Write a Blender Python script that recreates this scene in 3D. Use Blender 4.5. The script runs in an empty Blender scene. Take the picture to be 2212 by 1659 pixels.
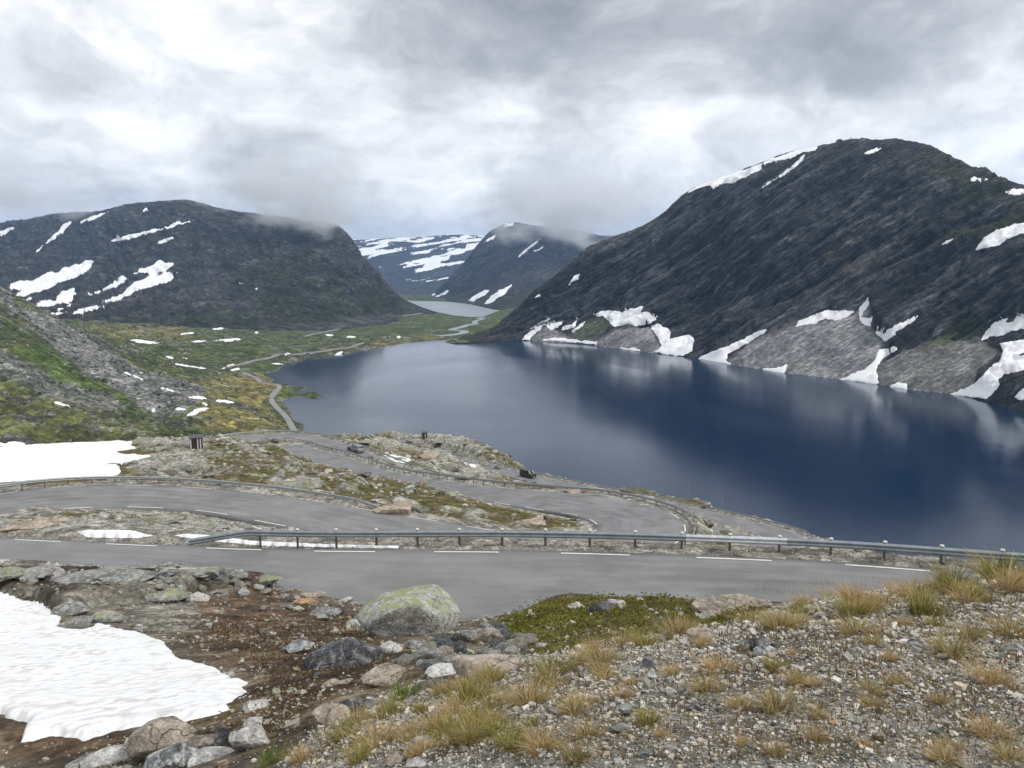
import bpy, bmesh, math, random
import numpy as np
from mathutils import Vector, Matrix, kdtree
from mathutils.bvhtree import BVHTree

# ------------------------------------------------------------------ camera, world, sun, exposure
SC = bpy.context.scene
COL = SC.collection
PW, PH, FPX, PITCH = 2212.0, 1659.0, 1671.0, math.radians(8.16)
CP, SP = math.cos(PITCH), math.sin(PITCH)
cam_d = bpy.data.cameras.new('camera')
cam = bpy.data.objects.new('camera', cam_d)
COL.objects.link(cam)
cam.location = (0, 0, 0)
cam.rotation_euler = (math.pi / 2 - PITCH, 0, 0)
cam_d.sensor_fit = 'HORIZONTAL'
cam_d.angle = 2 * math.atan(PW / 2 / FPX)
cam_d.clip_start = 0.1
cam_d.clip_end = 60000
SC.camera = cam

SUN_EL, SUN_AZ = math.radians(50), math.radians(108)      # azimuth measured from +Y towards +X
w = bpy.data.worlds.new('World')
SC.world = w
w.use_nodes = True
SKY_STRENGTH = 0.12
CLOUD_GAIN = 1.0
sun_d = bpy.data.lights.new('sun', 'SUN')
sun_d.energy = 1.5
sun_d.angle = math.radians(14)
sun_d.color = (1.0, 0.96, 0.9)
sun = bpy.data.objects.new('sun', sun_d)
COL.objects.link(sun)
sd = Vector((math.cos(SUN_EL) * math.sin(SUN_AZ), math.cos(SUN_EL) * math.cos(SUN_AZ), math.sin(SUN_EL)))
sun.rotation_euler = (-sd).to_track_quat('-Z', 'Y').to_euler()
VS = SC.view_settings
VS.view_transform = 'Standard'
VS.look = 'None'
VS.gamma = 1.0
VS.use_curve_mapping = False
VS.exposure = 0.57
SC.cycles.use_denoising = True
SC.cycles.max_bounces = 6
SC.cycles.diffuse_bounces = 2
SC.cycles.glossy_bounces = 3
SC.cycles.volume_bounces = 4
SC.cycles.transparent_max_bounces = 16
SC.cycles.caustics_reflective = False
SC.cycles.caustics_refractive = False


class NT:
    """small helper round a node tree"""
    def __init__(s, tree):
        s.t = tree; s.t.nodes.clear()

    def n(s, kind, **kw):
        nd = s.t.nodes.new(kind)
        for k, v in kw.items():
            if k.startswith('in_'):
                key = k[3:]
                key = int(key) if key.isdigit() else key.replace('_', ' ')
                s.link(v, nd.inputs[key])
            else:
                setattr(nd, k, v)
        return nd

    def link(s, v, sock):
        if isinstance(v, bpy.types.NodeSocket):
            s.t.links.new(v, sock)
        elif v is not None:
            sock.default_value = v

    def math(s, op, a, b=None, c=None, clamp=False):
        nd = s.t.nodes.new('ShaderNodeMath'); nd.operation = op; nd.use_clamp = clamp
        s.link(a, nd.inputs[0])
        if b is not None: s.link(b, nd.inputs[1])
        if c is not None: s.link(c, nd.inputs[2])
        return nd.outputs[0]

    def vmath(s, op, a, b=None, out=0):
        nd = s.t.nodes.new('ShaderNodeVectorMath'); nd.operation = op
        s.link(a, nd.inputs[0])
        if b is not None: s.link(b, nd.inputs['Scale'] if op == 'SCALE' else nd.inputs[1])
        return nd.outputs[out]

    def mix(s, f, a, b, blend='MIX'):
        nd = s.t.nodes.new('ShaderNodeMix'); nd.data_type = 'RGBA'; nd.blend_type = blend
        s.link(f, nd.inputs[0]); s.link(a, nd.inputs[6]); s.link(b, nd.inputs[7])
        return nd.outputs[2]

    def ramp(s, f, stops, interp='LINEAR'):
        nd = s.t.nodes.new('ShaderNodeValToRGB'); nd.color_ramp.interpolation = interp
        cr = nd.color_ramp
        while len(cr.elements) < len(stops): cr.elements.new(0.5)
        for e, (p, c) in zip(cr.elements, stops):
            e.position = p
            e.color = (c, c, c, 1) if isinstance(c, (int, float)) else tuple(c) + (1,) * (4 - len(c))
        s.link(f, nd.inputs[0])
        return nd.outputs[0]

    def smooth(s, v, a, b, lo=0.0, hi=1.0):
        nd = s.t.nodes.new('ShaderNodeMapRange'); nd.interpolation_type = 'SMOOTHSTEP'
        s.link(v, nd.inputs[0])
        for i, x in enumerate((a, b, lo, hi)): nd.inputs[i + 1].default_value = x
        return nd.outputs[0]

    def noise(s, vec, scale, detail=4, rough=0.5, dist=0.0, out=0):
        nd = s.t.nodes.new('ShaderNodeTexNoise')
        s.link(vec, nd.inputs['Vector'])
        nd.inputs['Scale'].default_value = scale
        nd.inputs['Detail'].default_value = detail
        nd.inputs['Roughness'].default_value = rough
        nd.inputs['Distortion'].default_value = dist
        return nd.outputs[out]


def build_world():
    t = NT(w.node_tree)
    out = t.n('ShaderNodeOutputWorld')
    sky = t.n('ShaderNodeTexSky', sky_type='NISHITA', sun_disc=False)
    sky.sun_elevation = SUN_EL; sky.sun_rotation = SUN_AZ; sky.altitude = 1100
    tc = t.n('ShaderNodeTexCoord').outputs['Generated']
    d = t.vmath('NORMALIZE', tc)
    sep = t.n('ShaderNodeSeparateXYZ', in_0=d)
    x, y, z = sep.outputs
    az = t.math('ARCTAN2', x, y); el = t.math('ARCSINE', z)
    p = t.vmath('MULTIPLY', d, (1.0, 1.0, 1.75))
    warp = t.vmath('SUBTRACT', t.noise(t.vmath('ADD', p, (4.0, 1.0, 2.0)), 3.2, 4, 0.55, out=1), (0.5, 0.5, 0.5))
    pw = t.vmath('ADD', p, t.vmath('SCALE', warp, 0.30))
    big = t.noise(t.vmath('ADD', pw, SKY_OFF), 2.6, 3, 0.5)
    mid = t.noise(t.vmath('ADD', pw, (3.1, 7.7, 0)), 6.5, 6, 0.56, 0.15)
    fin = t.noise(t.vmath('ADD', pw, (9.1, 2.7, 4)), 17.0, 6, 0.6, 0.2)
    sw = t.n('ShaderNodeSeparateXYZ', in_0=warp).outputs
    def bank(a0, e0, ra, re, tilt):
        """a bank of thicker or thinner cloud round a direction, edges broken up by the same noise"""
        u = t.math('ADD', t.math('SUBTRACT', az, a0), t.math('MULTIPLY', sw[0], 0.55)); v = t.math('ADD', t.math('SUBTRACT', el, e0), t.math('MULTIPLY', sw[1], 0.30))
        v = t.math('SUBTRACT', v, t.math('MULTIPLY', u, tilt))
        r2 = t.math('ADD', t.math('POWER', t.math('DIVIDE', u, ra), 2.0), t.math('POWER', t.math('DIVIDE', v, re), 2.0))
        return t.math('EXPONENT', t.math('MULTIPLY', r2, -1.0))
    m = t.math('ADD', t.math('MULTIPLY', big, 0.40), t.math('ADD', t.math('MULTIPLY', mid, 0.40), t.math('MULTIPLY', fin, 0.21)))
    for a0, e0, ra, re, tl, g in SKY_BANKS:
        m = t.math('ADD', m, t.math('MULTIPLY', bank(a0, e0, ra, re, tl), g))
    m = t.math('ADD', t.math('MULTIPLY', t.math('SUBTRACT', m, 0.5), 1.40), 0.54)
    c = t.ramp(m, [(0.14, (0.23, 0.24, 0.262)), (0.36, (0.345, 0.356, 0.378)), (0.48, (0.470, 0.480, 0.497)), (0.58, (0.60, 0.61, 0.625)), (0.72, (0.82, 0.825, 0.83))])
    c = t.vmath('SCALE', c, CLOUD_GAIN)
    bg_s = t.n('ShaderNodeBackground', in_0=sky.outputs[0], in_1=SKY_STRENGTH)
    bg_c = t.n('ShaderNodeBackground', in_0=c, in_1=1.0)
    mx = t.n('ShaderNodeMixShader', in_0=0.975, in_1=bg_s.outputs[0], in_2=bg_c.outputs[0])
    t.link(mx.outputs[0], out.inputs[0])


SKY_OFF = (2.3, 0.4, 0.0)
SKY_BANKS = [(0.36, 0.27, 0.42, 0.08, -0.12, -0.17), (0.07, 0.35, 0.12, 0.09, 0.0, -0.13), (0.22, 0.40, 0.16, 0.05, 0.2, 0.13), (-0.28, 0.34, 0.34, 0.14, 0.0, 0.03), (0.02, 0.22, 0.12, 0.05, 0.3, 0.10), (-0.5, 0.15, 0.14, 0.03, 0.0, 0.14), (-0.28, 0.115, 0.10, 0.03, 0.2, 0.10), (0.6, 0.2, 0.12, 0.05, 0, 0.06), (-0.1, 0.19, 0.14, 0.05, 0.0, -0.05), (-0.05, 0.10, 0.55, 0.06, 0.0, 0.10), (0.34, 0.17, 0.16, 0.05, 0.0, 0.10), (-0.26, 0.13, 0.13, 0.05, 0.0, -0.10), (0.08, 0.10, 0.11, 0.05, 0.0, -0.09)]
build_world()

# ------------------------------------------------------------------ pixels <-> places (pixels of the 2212 x 1659 view)


def ray(px, py):
    px = np.asarray(px, float); py = np.asarray(py, float)
    a = (px - PW / 2) / FPX; b = (PH / 2 - py) / FPX
    return np.stack([a, CP + b * SP, -SP + b * CP], -1)


def at_drop(px, py, drop):
    d = ray(px, py)
    return d * (-np.asarray(drop, float) / d[..., 2])[..., None]


def at_y(px, py, Y):
    d = ray(px, py)
    return d * (np.asarray(Y, float) / d[..., 1])[..., None]


def to_px(P):
    P = np.asarray(P, float)
    f = P[..., 1] * CP - P[..., 2] * SP
    up = P[..., 1] * SP + P[..., 2] * CP
    f = np.maximum(f, 1e-3)
    return PW / 2 + FPX * P[..., 0] / f, PH / 2 - FPX * up / f


def c1(pts): return [(u * .3473, 384 + v * .3473) for u, v in pts]
def c2(pts): return [(713 + u * .3473, 384 + v * .3473) for u, v in pts]
def c3(pts): return [(1444 + u * .3473, 274.3 + v * .3473) for u, v in pts]
def c8(pts): return [(466.3 + u * .1322, 740.6 + v * .1322) for u, v in pts]
def cA(pts): return [(u * .2976, 1179.5 + v * .2976) for u, v in pts]           # bottom-left crop
def cB(pts): return [(548.6 + u * .2976, 1179.5 + v * .2976) for u, v in pts]
def cC(pts): return [(1097.2 + u * .2976, 1179.5 + v * .2976) for u, v in pts]
def cD(pts): return [(1553.7 + u * .2976, 1179.5 + v * .2976) for u, v in pts]


# ------------------------------------------------------------------ numpy noise
_rs = np.random.RandomState(7)
_perm = np.concatenate([_rs.permutation(256)] * 3).astype(np.int32)
_g3 = _rs.normal(size=(256, 3)).astype(np.float32)
_g3 /= np.linalg.norm(_g3, axis=1)[:, None]


def perlin(x, y, z):
    x = np.asarray(x, np.float32); y = np.asarray(y, np.float32); z = np.asarray(z, np.float32)
    x, y, z = np.broadcast_arrays(x, y, z)
    xi = np.floor(x).astype(np.int32); yi = np.floor(y).astype(np.int32); zi = np.floor(z).astype(np.int32)
    xf = x - xi; yf = y - yi; zf = z - zi
    xi &= 255; yi &= 255; zi &= 255
    u = xf * xf * (3 - 2 * xf); v = yf * yf * (3 - 2 * yf); t = zf * zf * (3 - 2 * zf)
    r = 0
    for dx in (0, 1):
        for dy in (0, 1):
            for dz in (0, 1):
                h = _perm[_perm[_perm[xi + dx] + yi + dy] + zi + dz]
                g = _g3[h]
                dot = g[..., 0] * (xf - dx) + g[..., 1] * (yf - dy) + g[..., 2] * (zf - dz)
                r = r + dot * (u if dx else 1 - u) * (v if dy else 1 - v) * (t if dz else 1 - t)
    return r * 1.6


def fbm(x, y, z, octv=5, gain=0.5, lac=2.03, ridge=False):
    a, s, tot = 1.0, 0.0, 0.0
    f = 1.0
    for i in range(octv):
        n = perlin(x * f + 17.3 * i, y * f + 5.1 * i, z * f + 9.7 * i)
        if ridge: n = 1 - 2 * np.abs(n)
        s = s + a * n; tot += a
        a *= gain; f *= lac
    return s / tot


def sstep(v, a, b):
    t = np.clip((v - a) / (b - a), 0, 1)
    return t * t * (3 - 2 * t)


def poly_sd(px, py, poly):
    """signed distance in pixels, positive inside; only worked out near the polygon"""
    poly = np.asarray(poly, float)
    out = np.full(px.shape, -1e3)
    m = 60
    sel = (px > poly[:, 0].min() - m) & (px < poly[:, 0].max() + m) & (py > poly[:, 1].min() - m) & (py < poly[:, 1].max() + m)
    if not sel.any(): return out
    x = px[sel]; y = py[sel]
    d2 = np.full(x.shape, 1e9); ins = np.zeros(x.shape, bool)
    n = len(poly)
    for i in range(n):
        ax, ay = poly[i]; bx, by = poly[(i + 1) % n]
        ex, ey = bx - ax, by - ay
        L = ex * ex + ey * ey + 1e-9
        t = np.clip(((x - ax) * ex + (y - ay) * ey) / L, 0, 1)
        d2 = np.minimum(d2, (x - ax - t * ex) ** 2 + (y - ay - t * ey) ** 2)
        c = ((ay > y) != (by > y)) & (x < (bx - ax) * (y - ay) / (by - ay + 1e-12) + ax)
        ins ^= c
    out[sel] = np.where(ins, 1, -1) * np.sqrt(d2)
    return out


def pmask(px, py, poly, soft=8, wob=None):
    d = poly_sd(px, py, poly)
    if wob is not None: d = d + wob
    return sstep(d, -soft, soft)


def lerpc(c, m, col):
    return c + (np.asarray(col, np.float32) - c) * m[..., None]


# ------------------------------------------------------------------ labels that point one thing out among its like
LANDMARKS, _used = [], set()


def beside(kind, px, py, shared, pool=None, reach=330):
    """'kind left of the landmark' with the nearest landmark and side not yet taken"""
    for x, y, lab in sorted(pool or LANDMARKS, key=lambda l: (l[0] - px) ** 2 + ((l[1] - py) * 1.3) ** 2)[:7]:
        dx, dy = px - x, (py - y) * 1.3
        if math.hypot(dx, dy) > reach: break
        rel = ('left of' if dx < 0 else 'right of') if abs(dx) > abs(dy) else ('behind' if dy < 0 else 'in front of')
        if (kind, rel, lab) in _used: continue
        _used.add((kind, rel, lab))
        return f'{kind} {rel} the {lab}'
    return shared


# ------------------------------------------------------------------ object helpers
def mesh_np(name, V, F, smooth=True, col=None, mat=None):
    """V (n,3); F (m,k) ints with k 3 or 4"""
    me = bpy.data.meshes.new(name)
    F = np.asarray(F, np.int32); k = F.shape[1]
    me.vertices.add(len(V)); me.vertices.foreach_set('co', np.asarray(V, np.float32).ravel())
    me.loops.add(F.size); me.loops.foreach_set('vertex_index', F.ravel())
    me.polygons.add(len(F))
    me.polygons.foreach_set('loop_start', np.arange(0, F.size, k, dtype=np.int32))
    me.polygons.foreach_set('loop_total', np.full(len(F), k, np.int32))
    me.polygons.foreach_set('use_smooth', np.full(len(F), smooth, bool))
    if col is not None:
        a = me.color_attributes.new('Col', 'FLOAT_COLOR', 'POINT')
        c4 = np.ones((len(V), 4), np.float32); c4[:, :np.shape(col)[1]] = col
        a.data.foreach_set('color', c4.ravel())
    me.update(calc_edges=True)
    if mat: me.materials.append(mat)
    return me


def link(name, me, parent=None, loc=None):
    o = bpy.data.objects.new(name, me)
    COL.objects.link(o)
    if parent is not None: o.parent = parent
    if loc is not None: o.location = loc
    return o


def empty(name, loc=(0, 0, 0), rz=0.0):
    o = bpy.data.objects.new(name, None)
    COL.objects.link(o); o.location = loc; o.rotation_euler = (0, 0, rz)
    o.empty_display_size = 0.2
    return o


def tag(o, label=None, cat=None, group=None, kind=None):
    if label: o['label'] = label
    if cat: o['category'] = cat
    if group: o['group'] = group
    if kind: o['kind'] = kind
    return o


def grid_faces(n, m):
    i = np.arange(n - 1)[:, None] * m + np.arange(m - 1)[None, :]
    i = i.ravel()
    return np.stack([i, i + 1, i + m + 1, i + m], 1)


# ------------------------------------------------------------------ materials
MATS = {}


def new_mat(name):
    m = bpy.data.materials.new(name); m.use_nodes = True
    MATS[name] = m
    return m, NT(m.node_tree)


def finish(t, color, rough=0.9, bump=None, bstr=0.3, bdist=0.1, spec=0.3, metal=0.0, **kw):
    out = t.n('ShaderNodeOutputMaterial')
    b = t.n('ShaderNodeBsdfPrincipled')
    t.link(color, b.inputs['Base Color']); t.link(rough, b.inputs['Roughness'])
    b.inputs['Specular IOR Level'].default_value = spec
    b.inputs['Metallic'].default_value = metal
    for k, v in kw.items(): t.link(v, b.inputs[k.replace('_', ' ')])
    if bump is not None:
        bn = t.n('ShaderNodeBump'); bn.inputs['Strength'].default_value = bstr; bn.inputs['Distance'].default_value = bdist
        t.link(bump, bn.inputs['Height']); t.link(bn.outputs[0], b.inputs['Normal'])
    t.link(b.outputs[0], out.inputs[0])
    return b


def plain(name, col, rough=0.6, metal=0.0, spec=0.4, var=0.0, scale=5.0):
    m, t = new_mat(name)
    c = tuple(col) + (1,)
    if var:
        n = t.noise(t.n('ShaderNodeTexCoord').outputs['Object'], scale, 4)
        c = t.mix(1.0, c, t.ramp(n, [(0.3, 1 - var), (0.7, 1 + var)]), 'MULTIPLY')
    finish(t, c, rough, metal=metal, spec=spec)
    return m


def terrain_mat(name, s1, s2, lo=0.62, hi=1.38, bscale=None, bstr=0.5, bdist=0.3, rough=0.92, strata=None, gain=1.0, crack=None, cells=None):
    """vertex colour = what grows or lies there, plus some painted light and shade; noise adds the grain too fine for the mesh"""
    m, t = new_mat(name)
    vc = t.n('ShaderNodeVertexColor', layer_name='Col'); col, bed = vc.outputs[0], vc.outputs[1]     # alpha: how far bedrock shows its layers
    pos = t.n('ShaderNodeNewGeometry').outputs['Position']
    n1 = t.noise(pos, s1, 7, 0.68); n2 = t.noise(pos, s2, 6, 0.70)
    k1 = t.ramp(n1, [(0.38, lo), (0.50, 1.0), (0.62, hi)]); k2 = t.ramp(n2, [(0.38, lo), (0.50, 1.0), (0.62, hi)])
    c = t.mix(1.0, t.mix(1.0, col, k1, 'MULTIPLY'), k2, 'MULTIPLY')
    h = t.math('ADD', t.noise(pos, bscale or s2, 8, 0.72), 0.0)
    if strata:
        vecs, lo2, hi2 = strata
        cx = [t.vmath('DOT_PRODUCT', pos, v, out=1) for v in vecs]
        sv = t.n('ShaderNodeCombineXYZ', in_0=cx[0], in_1=cx[1], in_2=cx[2]).outputs[0]
        n3 = t.noise(sv, 1.0, 8, 0.72, 1.2)
        c = t.mix(bed, c, t.mix(1.0, c, t.ramp(n3, [(0.36, lo2), (0.5, 1.0), (0.64, hi2)]), 'MULTIPLY'))
        h = t.math('ADD', t.math('MULTIPLY', h, t.math('ADD', t.math('MULTIPLY', bed, .8), .2)), t.math('MULTIPLY', t.math('MULTIPLY', n3, 1.2), bed))
        if crack:
            wv = t.vmath('ADD', sv, t.vmath('SCALE', t.noise(sv, 1.7, 4, .6, out=1), 1.1))
            for sc_, wd, st in crack:
                vo = t.n('ShaderNodeTexVoronoi', feature='DISTANCE_TO_EDGE', in_Vector=wv, in_Scale=sc_).outputs['Distance']
                k = t.smooth(vo, 0.0, wd, 1 - st, 1.0)
                br = t.math('MULTIPLY', t.smooth(n1, .42, .56), bed)
                c = t.mix(br, c, t.mix(1.0, c, k, 'MULTIPLY'))
                h = t.math('ADD', h, t.math('MULTIPLY', k, .35))
    if cells:
        for sc_, amt in cells:
            vo = t.n('ShaderNodeTexVoronoi', feature='F1', in_Vector=t.vmath('ADD', pos, t.vmath('SCALE', t.noise(pos, sc_ * 1.5, 3, .6, out=1), .6 / sc_)), in_Scale=sc_)
            g = t.n('ShaderNodeSeparateColor', in_0=vo.outputs['Color']).outputs[0]
            c = t.mix(1.0, c, t.ramp(g, [(0.0, 1 - amt), (0.55, 1.0), (1.0, 1 + amt * 1.3)]), 'MULTIPLY')
            h = t.math('ADD', h, t.math('MULTIPLY', t.math('SUBTRACT', g, vo.outputs['Distance']), .3))
    c = t.vmath('SCALE', c, gain)
    finish(t, c, rough, h, bstr, bdist, 0.2)
    return m


def _str(a, along, across):
    ca, sa = math.cos(math.radians(a)), math.sin(math.radians(a))
    return [(.8 * ca / along, -.6 * ca / along, sa / along), (-.8 * sa / across, .6 * sa / across, ca / across), (.6 / along, .8 / along, 0)]


m_hill = terrain_mat('hill_ground', 0.9, 7.0, 0.54, 1.52, 3.0, 0.9, 0.18, cells=[(2.2, .32)])
m_valley = terrain_mat('valley_ground', 0.035, 0.22, 0.60, 1.45, 0.11, 1.0, 4.0, cells=[(0.16, .38), (0.45, .25)], gain=1.32)
m_mount = terrain_mat('mountain_rock', 0.02, 0.16, 0.72, 1.4, 0.06, 1.0, 12.0, strata=(_str(38, 60.0, 8.0), .42, 2.0), gain=1.12, crack=[(.7, .08, .5), (2.2, .10, .35)])
m_mountl = terrain_mat('left_mountain_rock', 0.010, 0.08, 0.64, 1.45, 0.035, 1.0, 16.0, strata=(_str(-14, 55.0, 16.0), .45, 1.8), gain=1.0, crack=[(.9, .10, .5), (2.6, .12, .4)])
m_far = terrain_mat('far_mountain_rock', 0.004, 0.03, 0.7, 1.35, 0.015, 1.0, 20.0, strata=(_str(38, 70.0, 20.0), .55, 1.55), gain=.85, crack=[(.8, .1, .5)])


def snow_mat(name, s, bd, bst=0.5):
    m, t = new_mat(name)
    pos = t.n('ShaderNodeNewGeometry').outputs['Position']
    n = t.noise(pos, s, 4, 0.55)
    c = t.ramp(t.noise(pos, s * 0.23, 5, 0.6), [(0.3, (0.80, 0.81, 0.82)), (0.55, (0.88, 0.89, 0.90))])
    b = finish(t, c, 0.65, n, bst, bd, 0.3)
    return m


m_snow_far = snow_mat('snow_far', 0.05, 0.6)
m_snow_mid = snow_mat('snow_mid', 0.8, 0.08)

# ------------------------------------------------------------------ the road: left and right edges with the drop below the eye
# (Lx, Ly, Rx, Ry, drop)
RD = [
    (2700, 1410, 2600, 1275, 10.4), (2212, 1385, 2212, 1245, 11.0), (1810, 1362, 1810, 1213, 11.5), (1475, 1352, 1475, 1198, 11.8),
    (1190, 1346, 1190, 1189, 12.1), (950, 1338, 950, 1187, 12.4), (730, 1322, 730, 1187, 12.7), (540, 1300, 540, 1183, 13.0),
    (250, 1270, 250, 1172, 13.4), (0, 1250, 0, 1161, 13.8), (-250, 1232, -200, 1151, 14.2),
    'W', (-38, 34.5, -14.7, -40, 41.2, -14.7), (-48, 37, -15.6, -44.5, 44, -15.6), (-54, 45, -16.8, -47, 49, -16.8), (-54.5, 54, -18, -46.5, 55, -18), (-50.5, 61.5, -18.9, -44.3, 58, -18.9),
    'P', (0, 1066, 0, 1117, 19.5), (90, 1053, 75, 1106, 19.9), (220, 1046.5, 200, 1098, 20.4), (350, 1048, 340, 1099, 20.9), (480, 1056, 460, 1109, 21.4),
    (600, 1068, 570, 1131, 21.9), (720, 1086, 690, 1152, 22.5), (829, 1105, 800, 1172, 23.1), (961, 1126, 940, 1192, 23.8), (1093, 1148, 1100, 1203, 24.5),
    (1190, 1155, 1260, 1208, 25.0), (1250, 1153, 1390, 1202, 25.4), (1282, 1146, 1465, 1183, 25.7), (1287, 1137, 1491, 1152, 26.1),
    (1274, 1125, 1480, 1124, 26.5), (1234, 1112.5, 1430, 1098, 27.2), (1154, 1101, 1309, 1071, 28.0), (1090, 1091, 1180, 1060, 28.6),
    (1025, 1079, 1064, 1050, 29.4), (940, 1064, 965, 1037, 30.4), (850, 1045, 880, 1025, 31.6), (765, 1027, 822, 1010, 32.8), (713, 1013, 777, 994, 33.6),
    (660, 995, 734, 980, 34.4), (625, 980, 690, 970, 35.2), (590, 968, 650, 960, 35.8),
    'W', (-57.5, 153.5, -36.6, -51.2, 161.5, -36.6), (-65, 159.5, -37.1, -55.5, 165.2, -37.1), (-68.5, 168, -37.5, -58.5, 169, -37.5), (-66, 176, -37.7, -58, 172, -37.7),
    'P', (555, 938.5, 575, 948, 37.9), (608, 936, 618, 945.5, 38.0), (660, 939, 655, 950, 38.15), (700, 945, 685, 957, 38.3), (732, 954, 709, 967, 38.6), (795, 974.5, 760, 987, 39.1), (873, 1005, 835, 1014, 40.0), (949, 1029, 925, 1040, 41.0),
    'W', (0, 149.5, -42.2, -2, 142.5, -42.2), (17, 145.5, -43.2, 14.5, 138.5, -43.2), (30, 139.5, -44.4, 27, 132.5, -44.4), (38.5, 133.8, -45.3, 36, 126, -45.3), (42, 131.5, -45.9, 47, 123.5, -45.9), (44, 131.4, -46.4, 52, 127, -46.4),
    'P', (1647, 1163, 1754, 1168, 46.8), (1637, 1157, 1738, 1157, 47.0), (1613, 1149, 1710, 1146, 47.3), (1560, 1138, 1645, 1130, 47.8), (1480, 1114, 1560, 1109.5, 48.3), (1386, 1090, 1440, 1083, 49.0),
    (1270, 1070, 1330, 1062, 49.8), (1164, 1047, 1230, 1042, 50.6), (1095, 1028, 1165, 1029, 51.2), (1030, 1012, 1091, 1011, 52.2), (980, 999, 1020, 995, 53.2),
    (935, 987, 956, 979, 54.2), (893, 975, 883, 962, 55.0), (842, 960, 830, 951, 55.9), (780, 951, 780, 944.5, 57.0),
    'W', (-62, 268, -58.2, -52, 272, -58.2), (-70, 281, -59.9, -60, 280, -59.9), (-68, 292, -62.0, -62, 286, -62.0), (-56, 297, -63.2, -54, 290, -63.2), (-44, 299, -64.6, -44, 292, -64.6), (-34, 304, -66.5, -36, 297, -66.5),
]


def catmull(P, step):
    P = np.asarray(P, float)
    n = len(P); out = []
    for i in range(n - 1):
        p0 = P[max(i - 1, 0)]; p1 = P[i]; p2 = P[i + 1]; p3 = P[min(i + 2, n - 1)]
        # centripetal-like tangents, scaled so uneven spacing does not overshoot
        d1 = np.linalg.norm(p2[:3] - p1[:3]) + 1e-6
        d0 = np.linalg.norm(p1[:3] - p0[:3]) + 1e-6; d2 = np.linalg.norm(p3[:3] - p2[:3]) + 1e-6
        m1 = (p2 - p0) / (d0 + d1) * d1 if i > 0 else (p2 - p1)
        m2 = (p3 - p1) / (d1 + d2) * d1 if i < n - 2 else (p2 - p1)
        k = max(2, int(d1 / step))
        t = np.arange(k)[:, None] / k
        out.append((2 * t ** 3 - 3 * t ** 2 + 1) * p1 + (t ** 3 - 2 * t ** 2 + t) * m1 + (-2 * t ** 3 + 3 * t ** 2) * p2 + (t ** 3 - t ** 2) * m2)
    out.append(P[-1:])
    return np.concatenate(out)


def road_edges():
    mode = 'P'; rows = []; idx = []
    for e in RD:
        if isinstance(e, str): mode = e; continue
        if mode == 'P':
            l = at_drop(e[0], e[1], e[4]); r = at_drop(e[2], e[3], e[4])
            rows.append(np.concatenate([l, r]))
        else:
            rows.append(np.array(e, float))
    return np.array(rows)


RP = road_edges()
RS = catmull(RP, 0.7)
RL, RR = RS[:, :3].copy(), RS[:, 3:].copy()
for arr in (RL, RR):                       # smooth the hand-read points a little
    for _ in range(6):
        arr[1:-1] = arr[1:-1] * 0.5 + (arr[:-2] + arr[2:]) * 0.25
RC = (RL + RR) / 2
RCL = np.concatenate([[0], np.cumsum(np.linalg.norm(np.diff(RC, axis=0), axis=1))])


def road_ix(px, py, side, lo=0, hi=None):
    """index along the road whose edge lies nearest a pixel"""
    E = RL if side == 'L' else RR
    u, v = to_px(E[lo:hi])
    return lo + int(np.argmin((u - px) ** 2 + (v - py) ** 2))


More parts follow.
